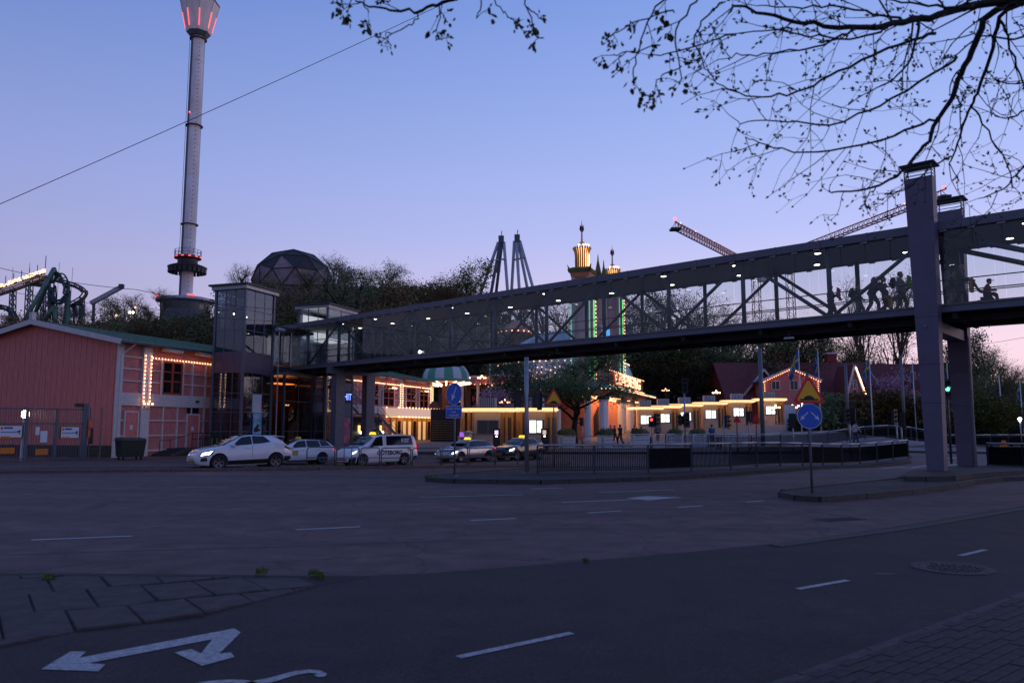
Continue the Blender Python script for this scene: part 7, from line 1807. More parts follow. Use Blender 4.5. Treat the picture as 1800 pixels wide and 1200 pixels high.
# ================================================================ A FRAME RIDE TOWERS
for i, (apx, arow, legs, lab) in enumerate([(881, 416, [(846, 514), (863, 516), (871, 516), (891, 512)], 'left tall white steel A frame ride tower'), (909, 414, [(901, 514), (914, 512), (927, 506), (936, 506)], 'right tall white steel A frame ride tower')]):
    a = P(apx, arow, 205); o = empty('ride_tower', (a.x, a.y, tz(a.x, a.y)), 0, lab, 'ride tower', 'white A frame ride towers'); b0 = o.location.copy()
    for k, (lx, lr) in enumerate(legs):
        b = P(lx, lr, 205 + (-3 if k % 2 else 3)); d = (b - a).normalized(); e = a + d * ((a.z - b0.z) / -d.z)
        mb = MB(); mb.tube([a - b0 + Vector(((k - 1.5) * .5, 0, -1.5)), e - b0], .42, 10); mb.build('leg', 'white_steel' if not (i == 0 and k in (1, 2)) else 'tower_dark', o, True)
        mb = MB(); m_ = a.lerp(b, .42) - b0; mb.box(m_, (1.0, 1.0, .3)); mb.build('flange', 'white_steel', o)
    mb = MB(); mb.box(a - b0 + Vector((0, 0, -.8)), (1.5, 1.2, 2.0)); mb.build('head', 'tower_dark', o); mb = MB(); mb.tube([a - b0, a - b0 + Vector((.2, 0, 1.6))], .12, 5); mb.build('aerial', 'tower_dark', o)
    mb = MB(); mb.beam(a - b0 + Vector((0, 0, -3)), a - b0 + Vector((-1.0 if i == 0 else .4, 0, -10)), .7, .6); mb.build('cladding', 'tower_dark' if i == 0 else 'white_steel', o)
# ================================================================ CRANES
def crane(mpx, mrow, mY, tip, label):
    m = P(mpx, mrow, mY); t = P(*tip); z0 = tz(m.x, m.y); o = empty('tower_crane', (m.x, m.y, z0), 0, label, 'crane', 'tower cranes'); b0 = o.location.copy()
    h = m.z - z0; w_ = 1.1
    for sx in (-1, 1):
        for sy in (-1, 1): mb = MB(); mb.tube([(sx * w_, sy * w_, 0), (sx * w_, sy * w_, h + 1)], .14, 4); mb.build('mast_leg', 'crane_red', o)
    n = int(h / 2.4); mb = MB()
    for k in range(n):
        z, z1 = h * k / n, h * (k + 1) / n; s_ = 1 if k % 2 else -1
        for (p, q) in (((s_ * w_, -w_, z), (-s_ * w_, -w_, z1)), ((s_ * w_, w_, z), (-s_ * w_, w_, z1)), ((-w_, s_ * w_, z), (-w_, -s_ * w_, z1)), ((w_, s_ * w_, z), (w_, -s_ * w_, z1))): mb.tube([p, q], .08, 4)
    mb.build('mast_lacing', 'crane_red', o)
    a = m - b0; b = t - b0; d = (b - a); L_ = d.length; d.normalize(); s_ = d.cross(Vector((0, 0, 1))).normalized(); u = s_.cross(d)
    ch = [(s_ * .9, s_ * .9), (s_ * -.9, s_ * -.9), (u * 2.0, u * 1.6)]
    for p, q in ch: mb = MB(); mb.tube([a - d * 8 + p, b + q], .2, 4); mb.build('jib_chord', 'crane_red', o)
    n = int(L_ / 2.2); mb = MB()
    for k in range(n):
        p0 = a + d * L_ * k / n; p1 = a + d * L_ * (k + .5) / n; p2 = a + d * L_ * (k + 1) / n
        for sg_ in (1, -1): mb.tube([p0 + s_ * .9 * sg_, p1 + u * 1.9], .09, 3); mb.tube([p1 + u * 1.9, p2 + s_ * .9 * sg_], .09, 3)
        mb.tube([p0 + s_ * .9, p2 - s_ * .9], .08, 3)
    mb.build('jib_lacing', 'crane_red', o)
    mb = MB(); mb.box(b + u * 2.2, (.5, .5, .7)); mb.build('beacon', 'beacon_red', o); mb = MB(); mb.box(b - u * .3, (2.4, 2.4, .5)); mb.build('jib_end', 'ride_black', o)
    mb = MB(); mb.box(a - d * 9 - u * 1.5, (2.5, 2.5, 3)); mb.build('counterweight', 'tower_concrete', o); mb = MB(); mb.box(a + s_ * 1.8 - u * .5, (1.8, 1.8, 2.2)); mb.build('cab', 'white_paint', o)
    for f_ in (.35, .6, .8, .95): mb = MB(); mb.octa(b.lerp(a, 1 - f_) + u * 1.9, .16); mb.build('jib_light', 'bulb_red', o)
crane(1328, 474, 250, (1187, 401, 180), 'left tower crane with red beacon on its jib tip'); crane(1387, 449, 260, (1660, 344, 190), 'right tower crane with lit jib behind the near pier')
# ================================================================ OVERHEAD WIRES
def wire(pts, label, r=.012):
    q = [P(*p) for p in pts]; b0 = q[0].copy(); f = []
    for a, b in zip(q[:-1], q[1:]): f += [a.lerp(b, k / 10) - Vector((0, 0, .12 * 4 * (k / 10) * (1 - k / 10))) - b0 for k in range(10)]
    f.append(q[-1] - b0); o = empty('overhead_wire', b0, 0, label, 'wire', 'overhead tram wires'); mb = MB(); mb.tube(f, r, 5); mb.build('strand', 'ride_black', o)
wire([(-150, 424, 20), (900, -50, 30)], 'long overhead wire rising across the sky past the drop tower', .011)
wire([(-150, 452, 30), (0, 471, 31), (240, 509, 32), (480, 543, 33), (900, 606, 36), (1100, 632, 38)], 'overhead wire passing in front of the coaster and lift tower', .012)
wire([(-150, 492, 30), (0, 509, 31), (240, 538, 32), (480, 564, 33), (700, 588, 35)], 'lower overhead wire crossing the lift tower', .009)
wire([(1660, 613, 60), (1850, 583, 55)], 'thin overhead wire right of the far pier', .014)
wire([(1390, 588, 70), (1700, 560 + 75, 60)], 'faint wire below the bridge near the poplars', .010)
for i, (px, row, Y) in enumerate([(1387, 594, 34), (736, 620, 47)]):
    q = P(px, row, Y)
    if i == 0:
        o = empty('under_bridge_lamp', q, brz, 'flat luminaire hung on a wire under the bridge', 'lamp'); mb = MB(); mb.box((0, 0, 0), (.42, .14, .08)); mb.build('housing', 'galv', o); mb = MB(); mb.tube([(0, 0, .04), (0, 0, .35)], .01, 5); mb.build('hanger', 'steel_dark', o)
    else:
        o = empty('bridge_floodlight', B2W @ Vector((29.8, .18, ZF + .12)), brz, 'small bright floodlight low on the bridge glazing', 'lamp'); mb = MB(); mb.ball((0, .04, .06), .10, 10); mb.build('lens', 'lamp_cool', o, True); mb = MB(); mb.box((0, 0, -.05), (.2, .1, .08)); mb.build('bracket', 'galv_dull', o)
# carousel roof made up for an unclear warm lit shape behind the glass
q = P(905, 580, 118); o = empty('carousel_standin', (q.x, q.y, tz(q.x, q.y)), 0, 'made-up carousel roof standing in for an unclear warm lit shape behind the bridge glass', 'carousel'); h = q.z - tz(q.x, q.y)
mb = MB(); mb.lathe([(2.6, h - .6), (2.7, h - .2), (1.2, h + .6), (.2, h + 1.5)], 14); mb.build('roof', 'orange_wall', o); mb = MB(); mb.lathe([(.5, 0), (.5, h)], 10); mb.build('centre_post', 'gold', o); bulbs('rim_bulbs', [Vector((2.72 * math.cos(a), 2.72 * math.sin(a), h - .4)) for a in [k * .35 for k in range(18)]], .13, 'bulb_soft', o)
# ================================================================ TREES
def make_tree(seed, H, spread, trunk_r, bark, leafmat, nleaf, leafsize, droop=0.0, first=.28, narrow=1.0, levels=3, nb=9, twig_r=.02, leafdens=1.0):
    """returns (trunk mesh, crown mesh): limbs + twigs in the trunk mesh, leaves in the crown mesh"""
    r = random.Random(seed); wood = MB(); leaf = MB(); tips = []
    def limb(p, d, L, rad, lev):
        n = 4 if lev < 2 else 3; pts = [p.copy()]; q = p.copy(); dd = d.copy()
        for k in range(n):
            dd = (dd + Vector((r.gauss(0, .16), r.gauss(0, .16), r.gauss(0, .1) + (.10 if lev < 2 else -.05 - droop)))).normalized(); q = q + dd * L / n; pts.append(q.copy())
        wood.tube(pts, [lerp(rad, rad * .42, k / n) for k in range(n + 1)], 7 if lev == 0 else 5 if lev == 1 else 3, cap=False)
        if lev >= levels: tips.append((pts[-1], dd)); tips.append((pts[-2], dd)); return
        m = {0: nb, 1: 6, 2: 5}.get(lev, 4)
        for k in range(m):
            t = r.uniform(.35, 1.0) if lev else r.uniform(first, 1.0); i = min(n - 1, int(t * n)); b = pts[i].lerp(pts[i + 1], t * n - i)
            a = r.uniform(0, 2 * pi); side = Vector((math.cos(a), math.sin(a), 0)); el = r.uniform(.25, .9) if lev == 0 else r.uniform(-.2, .8)
            nd = (side * spread + Vector((0, 0, el * narrow)) + dd * .5).normalized()
            limb(b, nd, L * r.uniform(.42, .62) * (1.15 - .5 * t if lev == 0 else 1), rad * lerp(.55, .3, t), lev + 1)
        tips.append((pts[-1], dd))
    limb(Vector((0, 0, -.3)), Vector((0, 0, 1)), H * .62, trunk_r, 0)
    zmax = max(p.z for p, _ in tips); k = H / zmax
    wood.v = [(x * k, y * k, z * k) for x, y, z in wood.v]
    for _ in range(nleaf):
        p, d = tips[r.randrange(len(tips))]; c = p * k + Vector((r.gauss(0, 1), r.gauss(0, 1), r.gauss(0, .8))) * leafsize * 1.9
        u = Vector((r.gauss(0, 1), r.gauss(0, 1), r.gauss(0, 1))).normalized(); v = u.orthogonal().normalized(); s = leafsize * r.uniform(.5, 1.15)
        leaf.add([c - u * s * .5, c + v * s * .32, c + u * s * .5, c - v * s * .32], [(0, 1, 2, 3)])
    return wood.mesh('trunk', bark, fix=False), leaf.mesh('crown', leafmat, fix=False), H
PROT = {
 'spring': [make_tree(s, 12, 1.0, .28, 'bark_brown', 'leaf_spring', 5200, .22, nb=10) for s in (1, 2, 3)],
 'dark': [make_tree(s, 12, 1.0, .30, 'bark', 'leaf_dark', 7000, .26, nb=11) for s in (4, 5)],
 'bare': [make_tree(s, 12, .9, .26, 'twig', 'leaf_brown', 1200, .17, nb=11, narrow=1.3) for s in (6, 7)],
 'brown': [make_tree(s, 11, 1.0, .26, 'bark_brown', 'leaf_brown', 5600, .22, nb=10) for s in (8, 9)],
 'poplar': [make_tree(s, 20, .26, .24, 'bark_brown', 'leaf_brown', 5200, .2, first=.06, narrow=2.2, nb=26, levels=2) for s in (10, 11)],
}
def plant(kind, px, top, Y, label, group, idx, name='hill_tree', wide=1.0, minh=3.0, cat='tree'):
    q = P(px, top, Y); z = tz(q.x, q.y) - .2; h = max(minh, q.z - z)
    pr = PROT[kind][idx % len(PROT[kind])]; s = h / pr[2]
    o = empty(name, (q.x, q.y, z), (idx * 2.39) % 6.28, label, cat, group); o.scale = (s * wide, s * wide, s)
    put(pr[0], 'trunk', o); put(pr[1], 'crown', o); return o
R_ = random.Random(21); ti = 0
sky_left = [(10, 548, 168, 'brown'), (55, 552, 170, 'spring'), (85, 512, 172, 'bare'), (112, 530, 165, 'bare'), (150, 534, 175, 'spring'), (185, 520, 170, 'spring'), (215, 518, 178, 'bare'), (238, 512, 180, 'bare'), (284, 503, 200, 'bare'), (255, 532, 190, 'brown'), (350, 540, 170, 'brown'), (425, 459, 180, 'bare'), (440, 470, 172, 'bare'),
            (470, 500, 160, 'brown'), (505, 492, 165, 'brown'), (545, 480, 170, 'spring'), (588, 444, 178, 'bare'), (605, 462, 170, 'bare'), (640, 463, 165, 'spring'), (672, 463, 168, 'spring'), (700, 488, 160, 'spring'), (730, 492, 158, 'spring'), (782, 457, 150, 'dark'), (765, 475, 152, 'spring'), (815, 490, 155, 'spring'), (560, 495, 150, 'spring'), (620, 490, 152, 'dark')]
for n_, (px, top, Y, k) in enumerate(sorted(sky_left)):
    plant(k, px, top, Y, '%s %s tree from the left on the hill skyline left of the towers' % (ordw(n_), 'bare twiggy' if k == 'bare' else 'budding'), 'skyline trees left of the towers', ti, wide=1.0 if px != 782 else .85); ti += 1
for px in range(-30, 900, 26):     # lower slope, left
    Y = R_.uniform(112, 142); plant(R_.choice(['spring', 'brown', 'dark', 'brown', 'spring']), px + R_.uniform(-8, 8), R_.uniform(548, 572) if px < 400 or px > 780 else R_.uniform(478, 545), Y, '%s tree from the left in the wood behind the pink building' % ordw((px + 30) // 26), 'wood behind the pink building', ti, wide=1.1); ti += 1
mid = [(840, 522, 150, 'spring'), (875, 515, 160, 'bare'), (910, 518, 155, 'spring'), (950, 510, 160, 'bare'), (985, 520, 150, 'bare'), (1010, 515, 155, 'spring'), (1105, 512, 140, 'bare'), (1130, 520, 140, 'spring'), (1160, 512, 142, 'bare'), (1190, 505, 145, 'spring'), (1215, 503, 140, 'bare'), (1245, 520, 138, 'spring'), (1275, 540, 140, 'bare'), (1300, 548, 140, 'bare'), (1335, 545, 138, 'bare'), (1370, 540, 140, 'bare'), (1400, 552, 136, 'bare'), (1430, 560, 140, 'bare')]
for n_, (px, top, Y, k) in enumerate(sorted(mid)):
    plant(k, px, top, Y, '%s slender tree from the left seen through the bridge glass' % ordw(n_), 'trees seen through the glass', ti, wide=.75); ti += 1
for px in list(range(840, 1330, 24)):
    Y = R_.uniform(110, 132); plant(R_.choice(['dark', 'spring', 'brown', 'dark']), px + R_.uniform(-8, 8), R_.uniform(575, 612), Y, '%s tree from the left on the slope below the bridge deck' % ordw((px - 840) // 24), 'slope trees below the deck', ti, wide=1.35); ti += 1
rt = [(1345, 590, 135, 'spring'), (1372, 585, 138, 'bare'), (1400, 580, 134, 'bare'), (1428, 592, 136, 'spring'), (1452, 582, 138, 'spring'), (1480, 598, 140, 'spring'), (1493, 618, 145, 'dark'), (1510, 635, 150, 'dark'), (1662, 592, 118, 'dark'), (1680, 600, 122, 'dark'), (1700, 610, 125, 'spring'), (1722, 600, 150, 'bare'), (1735, 608, 155, 'bare'), (1755, 620, 150, 'bare'), (1775, 632, 150, 'bare'), (1795, 645, 155, 'bare'), (1815, 655, 150, 'bare'), (1745, 650, 105, 'spring'), (1725, 650, 100, 'spring'), (1705, 660, 100, 'spring'), (1765, 668, 110, 'dark'), (1785, 672, 112, 'dark'), (1810, 672, 110, 'dark'), (1642, 640, 120, 'dark')]
for n_, (px, top, Y, k) in enumerate(sorted(rt)):
    plant(k, px, top, Y, '%s tree from the left on the rise behind the flagpoles' % ordw(n_) if px < 1640 else '%s tree from the left on the rise right of the near pier' % ordw(n_ - sum(q[0] < 1640 for q in rt)), 'trees behind the flagpoles' if px < 1640 else 'trees right of the near pier', ti, wide=.8); ti += 1
plant('poplar', 1527, 484, 148, 'left of two tall slender poplars rising behind the bridge', 'pair of poplars', 0, 'poplar_tree', 1.0); plant('poplar', 1550, 476, 150, 'right of two tall slender poplars rising behind the bridge', 'pair of poplars', 1, 'poplar_tree', 1.0)
# undergrowth covering the hill
ub_ = MB(); rr2 = random.Random(31)
for _ in range(26000):
    Y = rr2.uniform(103, 215); px = rr2.uniform(-80, 1880); x = (px - 900) / FPX * Y; y = Y
    if 96 < y < 128 and 20 < x < 56: continue
    z = tz(x, y) + rr2.uniform(-.2, 2.6); c = Vector((x, y, z)); u = Vector((rr2.gauss(0, 1), rr2.gauss(0, 1), rr2.gauss(0, 1))).normalized(); v = u.orthogonal().normalized(); s = rr2.uniform(.5, 1.1)
    ub_.add([c - u * s, c + v * s * .6, c + u * s, c - v * s * .6], [(0, 1, 2, 3)])
tag(ub_.build('undergrowth', 'wood_mass', None, fix=False), 'dark tangled undergrowth covering the hillside', 'undergrowth', kind='stuff')
# street tree before the gate house, blossom tree, conifer-like tree
tw, tl, th = make_tree(51, 8.6, 1.25, .20, 'bark', 'leaf_fresh', 15000, .22, first=.32, nb=12, narrow=.55)
x, y = XY(1012, 65); z = gz(x, y); o = empty('street_tree', (x, y, z), .4, 'spreading green street tree in front of the gate house', 'tree'); k = (Zr(612, 65) - z) / th; o.scale = (k * 1.05, k * 1.05, k); put(tw, 'trunk', o); put(tl, 'crown', o)
tw, tl, th = make_tree(52, 7.5, .9, .16, 'bark', 'leaf_dark', 10000, .2, first=.2, nb=12, narrow=.9)
x, y = XY(905, 71); z = gz(x, y); o = empty('street_tree', (x, y, z), 1.4, 'dark upright tree behind the signal mast', 'tree'); k = (Zr(622, 71) - z) / th; o.scale = (k * .95, k * .95, k); put(tw, 'trunk', o); put(tl, 'crown', o)
tw, tl, th = make_tree(53, 4.2, 1.2, .10, 'bark', 'blossom', 3400, .13, first=.3, nb=10, narrow=.5)
x, y = XY(882, 66); z = gz(x, y); o = empty('blossom_tree', (x, y, z), .2, 'pink blossoming tree above the left booth canopy', 'tree'); k = (Zr(682, 66) - z) / th; o.scale = (k, k, k); put(tw, 'trunk', o); put(tl, 'crown', o)
x, y = XY(1560, 112); z = gz(x, y); o = empty('blossom_tree', (x, y, z), 1.2, 'faint pink blossom tree before the dark red roof', 'tree'); k = (Zr(655, 112) - z) / th; o.scale = (k, k, k); put(tw, 'trunk', o); put(tl, 'crown', o)
# clipped trees on the right
def clipped(px, top, Y, rad, mat, label, i):
    x, y = XY(px, Y); z = gz(x, y); zt = Zr(top, Y) - z; o = empty('clipped_tree', (x, y, z), i, label, 'tree', 'clipped round trees'); r = random.Random(90 + i)
    mb = MB(); mb.tube([(0, 0, -.2), (.05, 0, zt - rad)], [.13, .09], 7)
    for k in range(7): a = k * .9; mb.tube([(0, 0, zt - rad * 1.2), (rad * .6 * math.cos(a), rad * .6 * math.sin(a), zt - rad * .5)], [.06, .02], 5)
    mb.build('trunk', 'bark', o); lf = MB()
    for _ in range(2600):
        d = Vector((r.gauss(0, 1), r.gauss(0, 1), r.gauss(0, 1))).normalized(); q_ = rad * (r.random() ** .45); q_ *= 1 + .22 * mnoise.noise(d * 2.2 + Vector((i, 0, 0)))
        c = Vector((d.x * q_ * 1.25, d.y * q_ * 1.25, d.z * q_ * .8 + zt - rad * .85)); u = Vector((r.gauss(0, 1), r.gauss(0, 1), r.gauss(0, 1))).normalized(); v = u.orthogonal().normalized(); s = r.uniform(.10, .22)
        lf.add([c - u * s, c + v * s * .6, c + u * s, c - v * s * .6], [(0, 1, 2, 3)])
    lf.build('crown', mat, o, fix=False)
for i, (px, top, Y, rad, mt) in enumerate([(1455, 690, 82, 2.2, 'leaf_dark'), (1475, 688, 84, 2.0, 'leaf_gold'), (1505, 686, 82, 2.2, 'leaf_gold'), (1530, 684, 84, 2.2, 'leaf_brown'), (1558, 684, 82, 2.3, 'leaf_gold'), (1585, 685, 84, 2.2, 'leaf_brown'), (1605, 688, 82, 2.0, 'leaf_gold'), (1433, 712, 78, 1.8, 'leaf_dark'), (1655, 690, 80, 2.2, 'leaf_gold'), (1690, 700, 82, 2.4, 'leaf_dark'), (1740, 690, 80, 2.6, 'leaf_spring'), (1775, 705, 84, 2.4, 'leaf_gold'), (1805, 700, 84, 2.6, 'leaf_dark')]):
    clipped(px, top, Y, rad, mt, '%s clipped round tree from the left behind the far railing' % ordw([1433, 1455, 1475, 1505, 1530, 1558, 1585, 1605, 1655, 1690, 1740, 1775, 1805].index(px)), i)
# hedge along the far side
for i, (p0, p1, Y, h) in enumerate([(1425, 1640, 79, 2.6), (1640, 1850, 80, 2.4), (1390, 1430, 77, 1.6)]):
    hb = MB(); r = random.Random(120 + i); a = Vector((*XY(p0, Y), 0)); b = Vector((*XY(p1, Y + 4), 0))
    for _ in range(int((b - a).length * 330)):
        t = r.random(); c = a.lerp(b, t) + Vector((0, r.uniform(-.9, .9), 0)); c.z = gz(c.x, c.y) + r.random() * h * (.85 + .2 * mnoise.noise(c * .6)); u = Vector((r.gauss(0, 1), r.gauss(0, 1), r.gauss(0, 1))).normalized(); v = u.orthogonal().normalized(); s = r.uniform(.1, .24)
        hb.add([c - u * s, c + v * s * .6, c + u * s, c - v * s * .6], [(0, 1, 2, 3)])
    tag(hb.build('hedge', 'hedge', None, fix=False), ['long dark hedge behind the far railing left of the near pier', 'long dark hedge behind the far railing right of the near pier', 'short low hedge beside the map board'][i], 'hedge')
# ================================================================ FOREGROUND LIME TREE (stands right of the frame)
ft = empty('lime_tree', (6.6, 5.4, 0), 0, 'budding lime tree whose dark twigs hang into the top of the picture', 'tree'); f0 = Vector((6.6, 5.4, 0))
fr_ = random.Random(77); wood = MB(); twg = MB(); lfb = MB()
wood.tube([Vector((0, 0, -.2)), Vector((0, 0, .3)), Vector((-.05, .02, 2.5)), Vector((-.2, .05, 4.6)), Vector((-.3, .1, 7.5)), Vector((-.2, .1, 10))], [.30, .24, .20, .17, .11, .03], 12)
def bud(c, d, s):
    u = d.normalized(); v = u.orthogonal().normalized(); w_ = u.cross(v)
    lfb.add([c, c + u * s * .5 + v * s * .28, c + u * s * .5 + w_ * s * .28, c + u * s * .5 - v * s * .28, c + u * s * .5 - w_ * s * .28, c + u * s * 1.1], [(0, 2, 1), (0, 3, 2), (0, 4, 3), (0, 1, 4), (5, 1, 2), (5, 2, 3), (5, 3, 4), (5, 4, 1)])
def leafc(c, s, n=3):
    for _ in range(n):
        d = Vector((fr_.gauss(0, .5), fr_.gauss(0, .5), -1)).normalized(); v = d.cross(Vector((fr_.gauss(0, 1), fr_.gauss(0, 1), 0))).normalized(); q = c + Vector((fr_.gauss(0, .4), fr_.gauss(0, .4), fr_.gauss(0, .3))) * s
        k_ = s * fr_.uniform(.6, 1.2); n_ = d.cross(v) * k_ * .18
        lfb.add([q, q + d * k_ * .35 + v * k_ * .42, q + d * k_ * .8 + v * k_ * .3, q + d * k_ * 1.15, q + d * k_ * .8 - v * k_ * .3, q + d * k_ * .35 - v * k_ * .42, q + d * k_ * .6 + n_], [(0, 1, 6), (1, 2, 6), (2, 3, 6), (3, 4, 6), (4, 5, 6), (5, 0, 6)])
def twig(p, d, L, rad, lev, leafy):
    n = 4; pts = [p.copy()]; q = p.copy(); dd = d.normalized()
    for k in range(n):
        dd = (dd + Vector((fr_.gauss(0, .22), fr_.gauss(0, .22), fr_.gauss(-.02, .20)))).normalized(); q = q + dd * L / n; pts.append(q.copy())
    twg.tube(pts, [lerp(rad, rad * .45, k / n) for k in range(n + 1)], 4, cap=False)
    for k in range(1, n + 1):
        if fr_.random() < .4: bud(pts[k] + Vector((fr_.gauss(0, .006), fr_.gauss(0, .006), fr_.gauss(0, .006))), dd + Vector((fr_.gauss(0, .7), fr_.gauss(0, .7), fr_.gauss(0, .7))), fr_.uniform(.018, .038))
    if fr_.random() < leafy: leafc(pts[-1], fr_.uniform(.034, .052), fr_.choice((1, 2, 2)))
    else: bud(pts[-1], dd, fr_.uniform(.026, .042))
    if lev < 2:
        for k in range(fr_.choice((1, 1, 2))):
            i = fr_.randrange(1, n); s_ = dd.orthogonal(); s_.rotate(Matrix.Rotation(fr_.uniform(0, 6.28), 3, dd)); twig(pts[i], dd * .7 + s_ * .8 + Vector((0, 0, -.15)), L * fr_.uniform(.35, .65), rad * .6, lev + 1, leafy)
def limbf(pxs, r0, r1, step=.16, leafy=.03, tl=.55, root=None):
    q = [P(*p) - f0 for p in pxs]
    if root is not None: q = root + q
    for _ in range(2):
        n = [q[0]]
        for a, b in zip(q[:-1], q[1:]): n += [a.lerp(b, .25), a.lerp(b, .75)]
        q = n + [q[-1]]
    rads = [lerp(r0, r1, (k / (len(q) - 1)) ** .8) for k in range(len(q))]
    q = [p + Vector((fr_.gauss(0, .008), fr_.gauss(0, .008), fr_.gauss(0, .008))) for p in q]
    wood.tube(q, rads, 8)
    acc = 0
    for i in range(1, len(q)):
        acc += (q[i] - q[i - 1]).length
        if acc > step and i > 2:
            acc = 0; d = (q[i] - q[i - 1]).normalized(); s_ = d.orthogonal(); s_.rotate(Matrix.Rotation(fr_.uniform(0, 6.28), 3, d)); s_.y *= .7
            twig(q[i], d * .9 + s_ * .75, tl * fr_.uniform(.5, 1.2), max(.0042, rads[i] * .34), 0, leafy)
    twig(q[-1], q[-1] - q[-2], tl * .7, r1 * .8, 0, leafy)
TR = [Vector((-.12, .03, 3.9)), Vector((-.9, .2, 4.9)), Vector((-1.8, .4, 5.3))]
limbf([(1737, 2, 6.0), (1673, 21, 5.9), (1610, 36, 5.8), (1547, 46, 5.7), (1483, 51, 5.6), (1420, 44, 5.5), (1352, 27, 5.4), (1290, 10, 5.3)], .050, .008, root=TR)
limbf([(1741, 8, 6.0), (1716, 76, 6.1), (1694, 122, 6.2), (1673, 173, 6.3), (1648, 207, 6.35), (1631, 253, 6.4), (1597, 291, 6.4), (1559, 321, 6.4), (1517, 334, 6.3), (1462, 338, 6.2)], .040, .006, .18, root=TR)
limbf([(1764, 4, 6.2), (1749, 72, 6.4), (1724, 148, 6.6), (1707, 182, 6.7), (1686, 249, 6.8), (1669, 290, 6.9)], .030, .006, .19, root=TR)
for pts_, r_ in [([(1614, 42, 5.8), (1606, 97, 5.8), (1576, 139, 5.8), (1520, 165, 5.8)], .014), ([(1648, 207, 6.35), (1580, 236, 6.2), (1526, 255, 6.1), (1420, 272, 6.0), (1348, 258, 5.9), (1310, 240, 5.9)], .013), ([(1682, 101, 6.1), (1576, 169, 6.0), (1496, 213, 5.9), (1433, 222, 5.8), (1378, 211, 5.8), (1300, 216, 5.8)], .013),
               ([(1640, 60, 5.9), (1547, 89, 5.7), (1462, 131, 5.6), (1407, 163, 5.6), (1344, 171, 5.5), (1293, 165, 5.5), (1251, 143, 5.5)], .014), ([(1560, 50, 5.7), (1500, 70, 5.6), (1430, 66, 5.5), (1360, 50, 5.4), (1300, 60, 5.4)], .011), ([(1500, 52, 5.6), (1440, 85, 5.5), (1380, 88, 5.5), (1320, 100, 5.5), (1280, 98, 5.5)], .010),
               ([(1590, 36, 5.9), (1530, 20, 5.8), (1450, 8, 5.7), (1390, 14, 5.6), (1330, 8, 5.5)], .012), ([(1707, 182, 6.7), (1740, 240, 6.8), (1770, 290, 6.8), (1780, 330, 6.8)], .010), ([(1760, 40, 6.3), (1790, 110, 6.4), (1800, 170, 6.4), (1830, 230, 6.5)], .012), ([(1810, 190, 6.6), (1770, 210, 6.6), (1740, 200, 6.6)], .010), ([(1830, 270, 6.8), (1790, 300, 6.8), (1760, 335, 6.8), (1720, 350, 6.8)], .012), ([(1840, 130, 6.2), (1790, 150, 6.2), (1750, 140, 6.2)], .010), ([(1669, 275, 6.8), (1630, 300, 6.7), (1600, 330, 6.7), (1560, 350, 6.7)], .009), ([(1540, 327, 6.3), (1525, 345, 6.3), (1516, 360, 6.3)], .006),
               ([(1820, 60, 6.0), (1780, 70, 6.0), (1720, 60, 6.0), (1660, 70, 6.0)], .012), ([(1700, 15, 5.8), (1640, 10, 5.7), (1580, 4, 5.7), (1520, -6, 5.6)], .014)]:
    limbf(pts_, r_, .004, .15)
# longer leafy sprays at the left end of the crown
for pts_, r_ in [([(1230, -30, 5.2), (1180, -10, 5.2), (1158, 5, 5.2), (1124, 63, 5.1), (1116, 120, 5.1), (1112, 150, 5.1)], .009), ([(1240, -10, 5.2), (1195, 30, 5.2), (1183, 80, 5.2), (1198, 115, 5.2), (1196, 150, 5.2)], .008), ([(1270, 5, 5.3), (1230, 40, 5.3), (1220, 80, 5.3), (1245, 130, 5.3)], .008), ([(1185, 20, 5.2), (1130, 30, 5.2), (1078, 60, 5.1)], .006), ([(1160, 80, 5.2), (1120, 88, 5.1), (1078, 98, 5.1)], .005), ([(1290, 60, 5.4), (1250, 75, 5.3), (1200, 90, 5.3), (1150, 98, 5.2)], .007), ([(1200, 118, 5.2), (1165, 130, 5.2), (1150, 150, 5.2)], .005)]:
    limbf(pts_, r_, .004, .26, .5, .2)
limbf([(1150, -200, 5.2), (960, -120, 5.1), (820, -15, 5.0), (772, 11, 5.0), (735, 19, 5.0), (690, 18, 5.0), (655, 12, 5.0), (620, -2, 5.0)], .022, .005, .3, .4, .22, root=[Vector((-.25, .06, 5.6)), Vector((-2.5, .1, 6.6))])
for pts_, r_ in [([(737, 19, 5.0), (730, 38, 5.0), (712, 53, 5.0), (675, 61, 5.0)], .006), ([(773, 11, 5.0), (771, 45, 5.0), (767, 68, 5.0)], .005), ([(850, -20, 5.0), (842, 15, 5.0), (838, 30, 5.0)], .006), ([(865, -15, 5.0), (880, 18, 5.0), (894, 30, 5.0)], .005), ([(920, -20, 5.0), (925, 20, 5.0), (942, 58, 5.0), (952, 70, 5.0)], .006), ([(928, 15, 5.0), (948, 30, 5.0), (960, 40, 5.0)], .005), ([(640, -15, 5.0), (642, 10, 5.0), (650, 22, 5.0)], .005), ([(590, -10, 5.0), (592, 2, 5.0)], .004)]:
    limbf(pts_, r_, .0035, .3, .5, .15)
wood.build('trunk', 'bark', ft, True, fix=False)['kind'] = 'stuff'; twg.build('twigs', 'bark', ft, fix=False)['kind'] = 'stuff'; lfb.build('buds_and_leaves', 'leaf_bud', ft, fix=False)['kind'] = 'stuff'
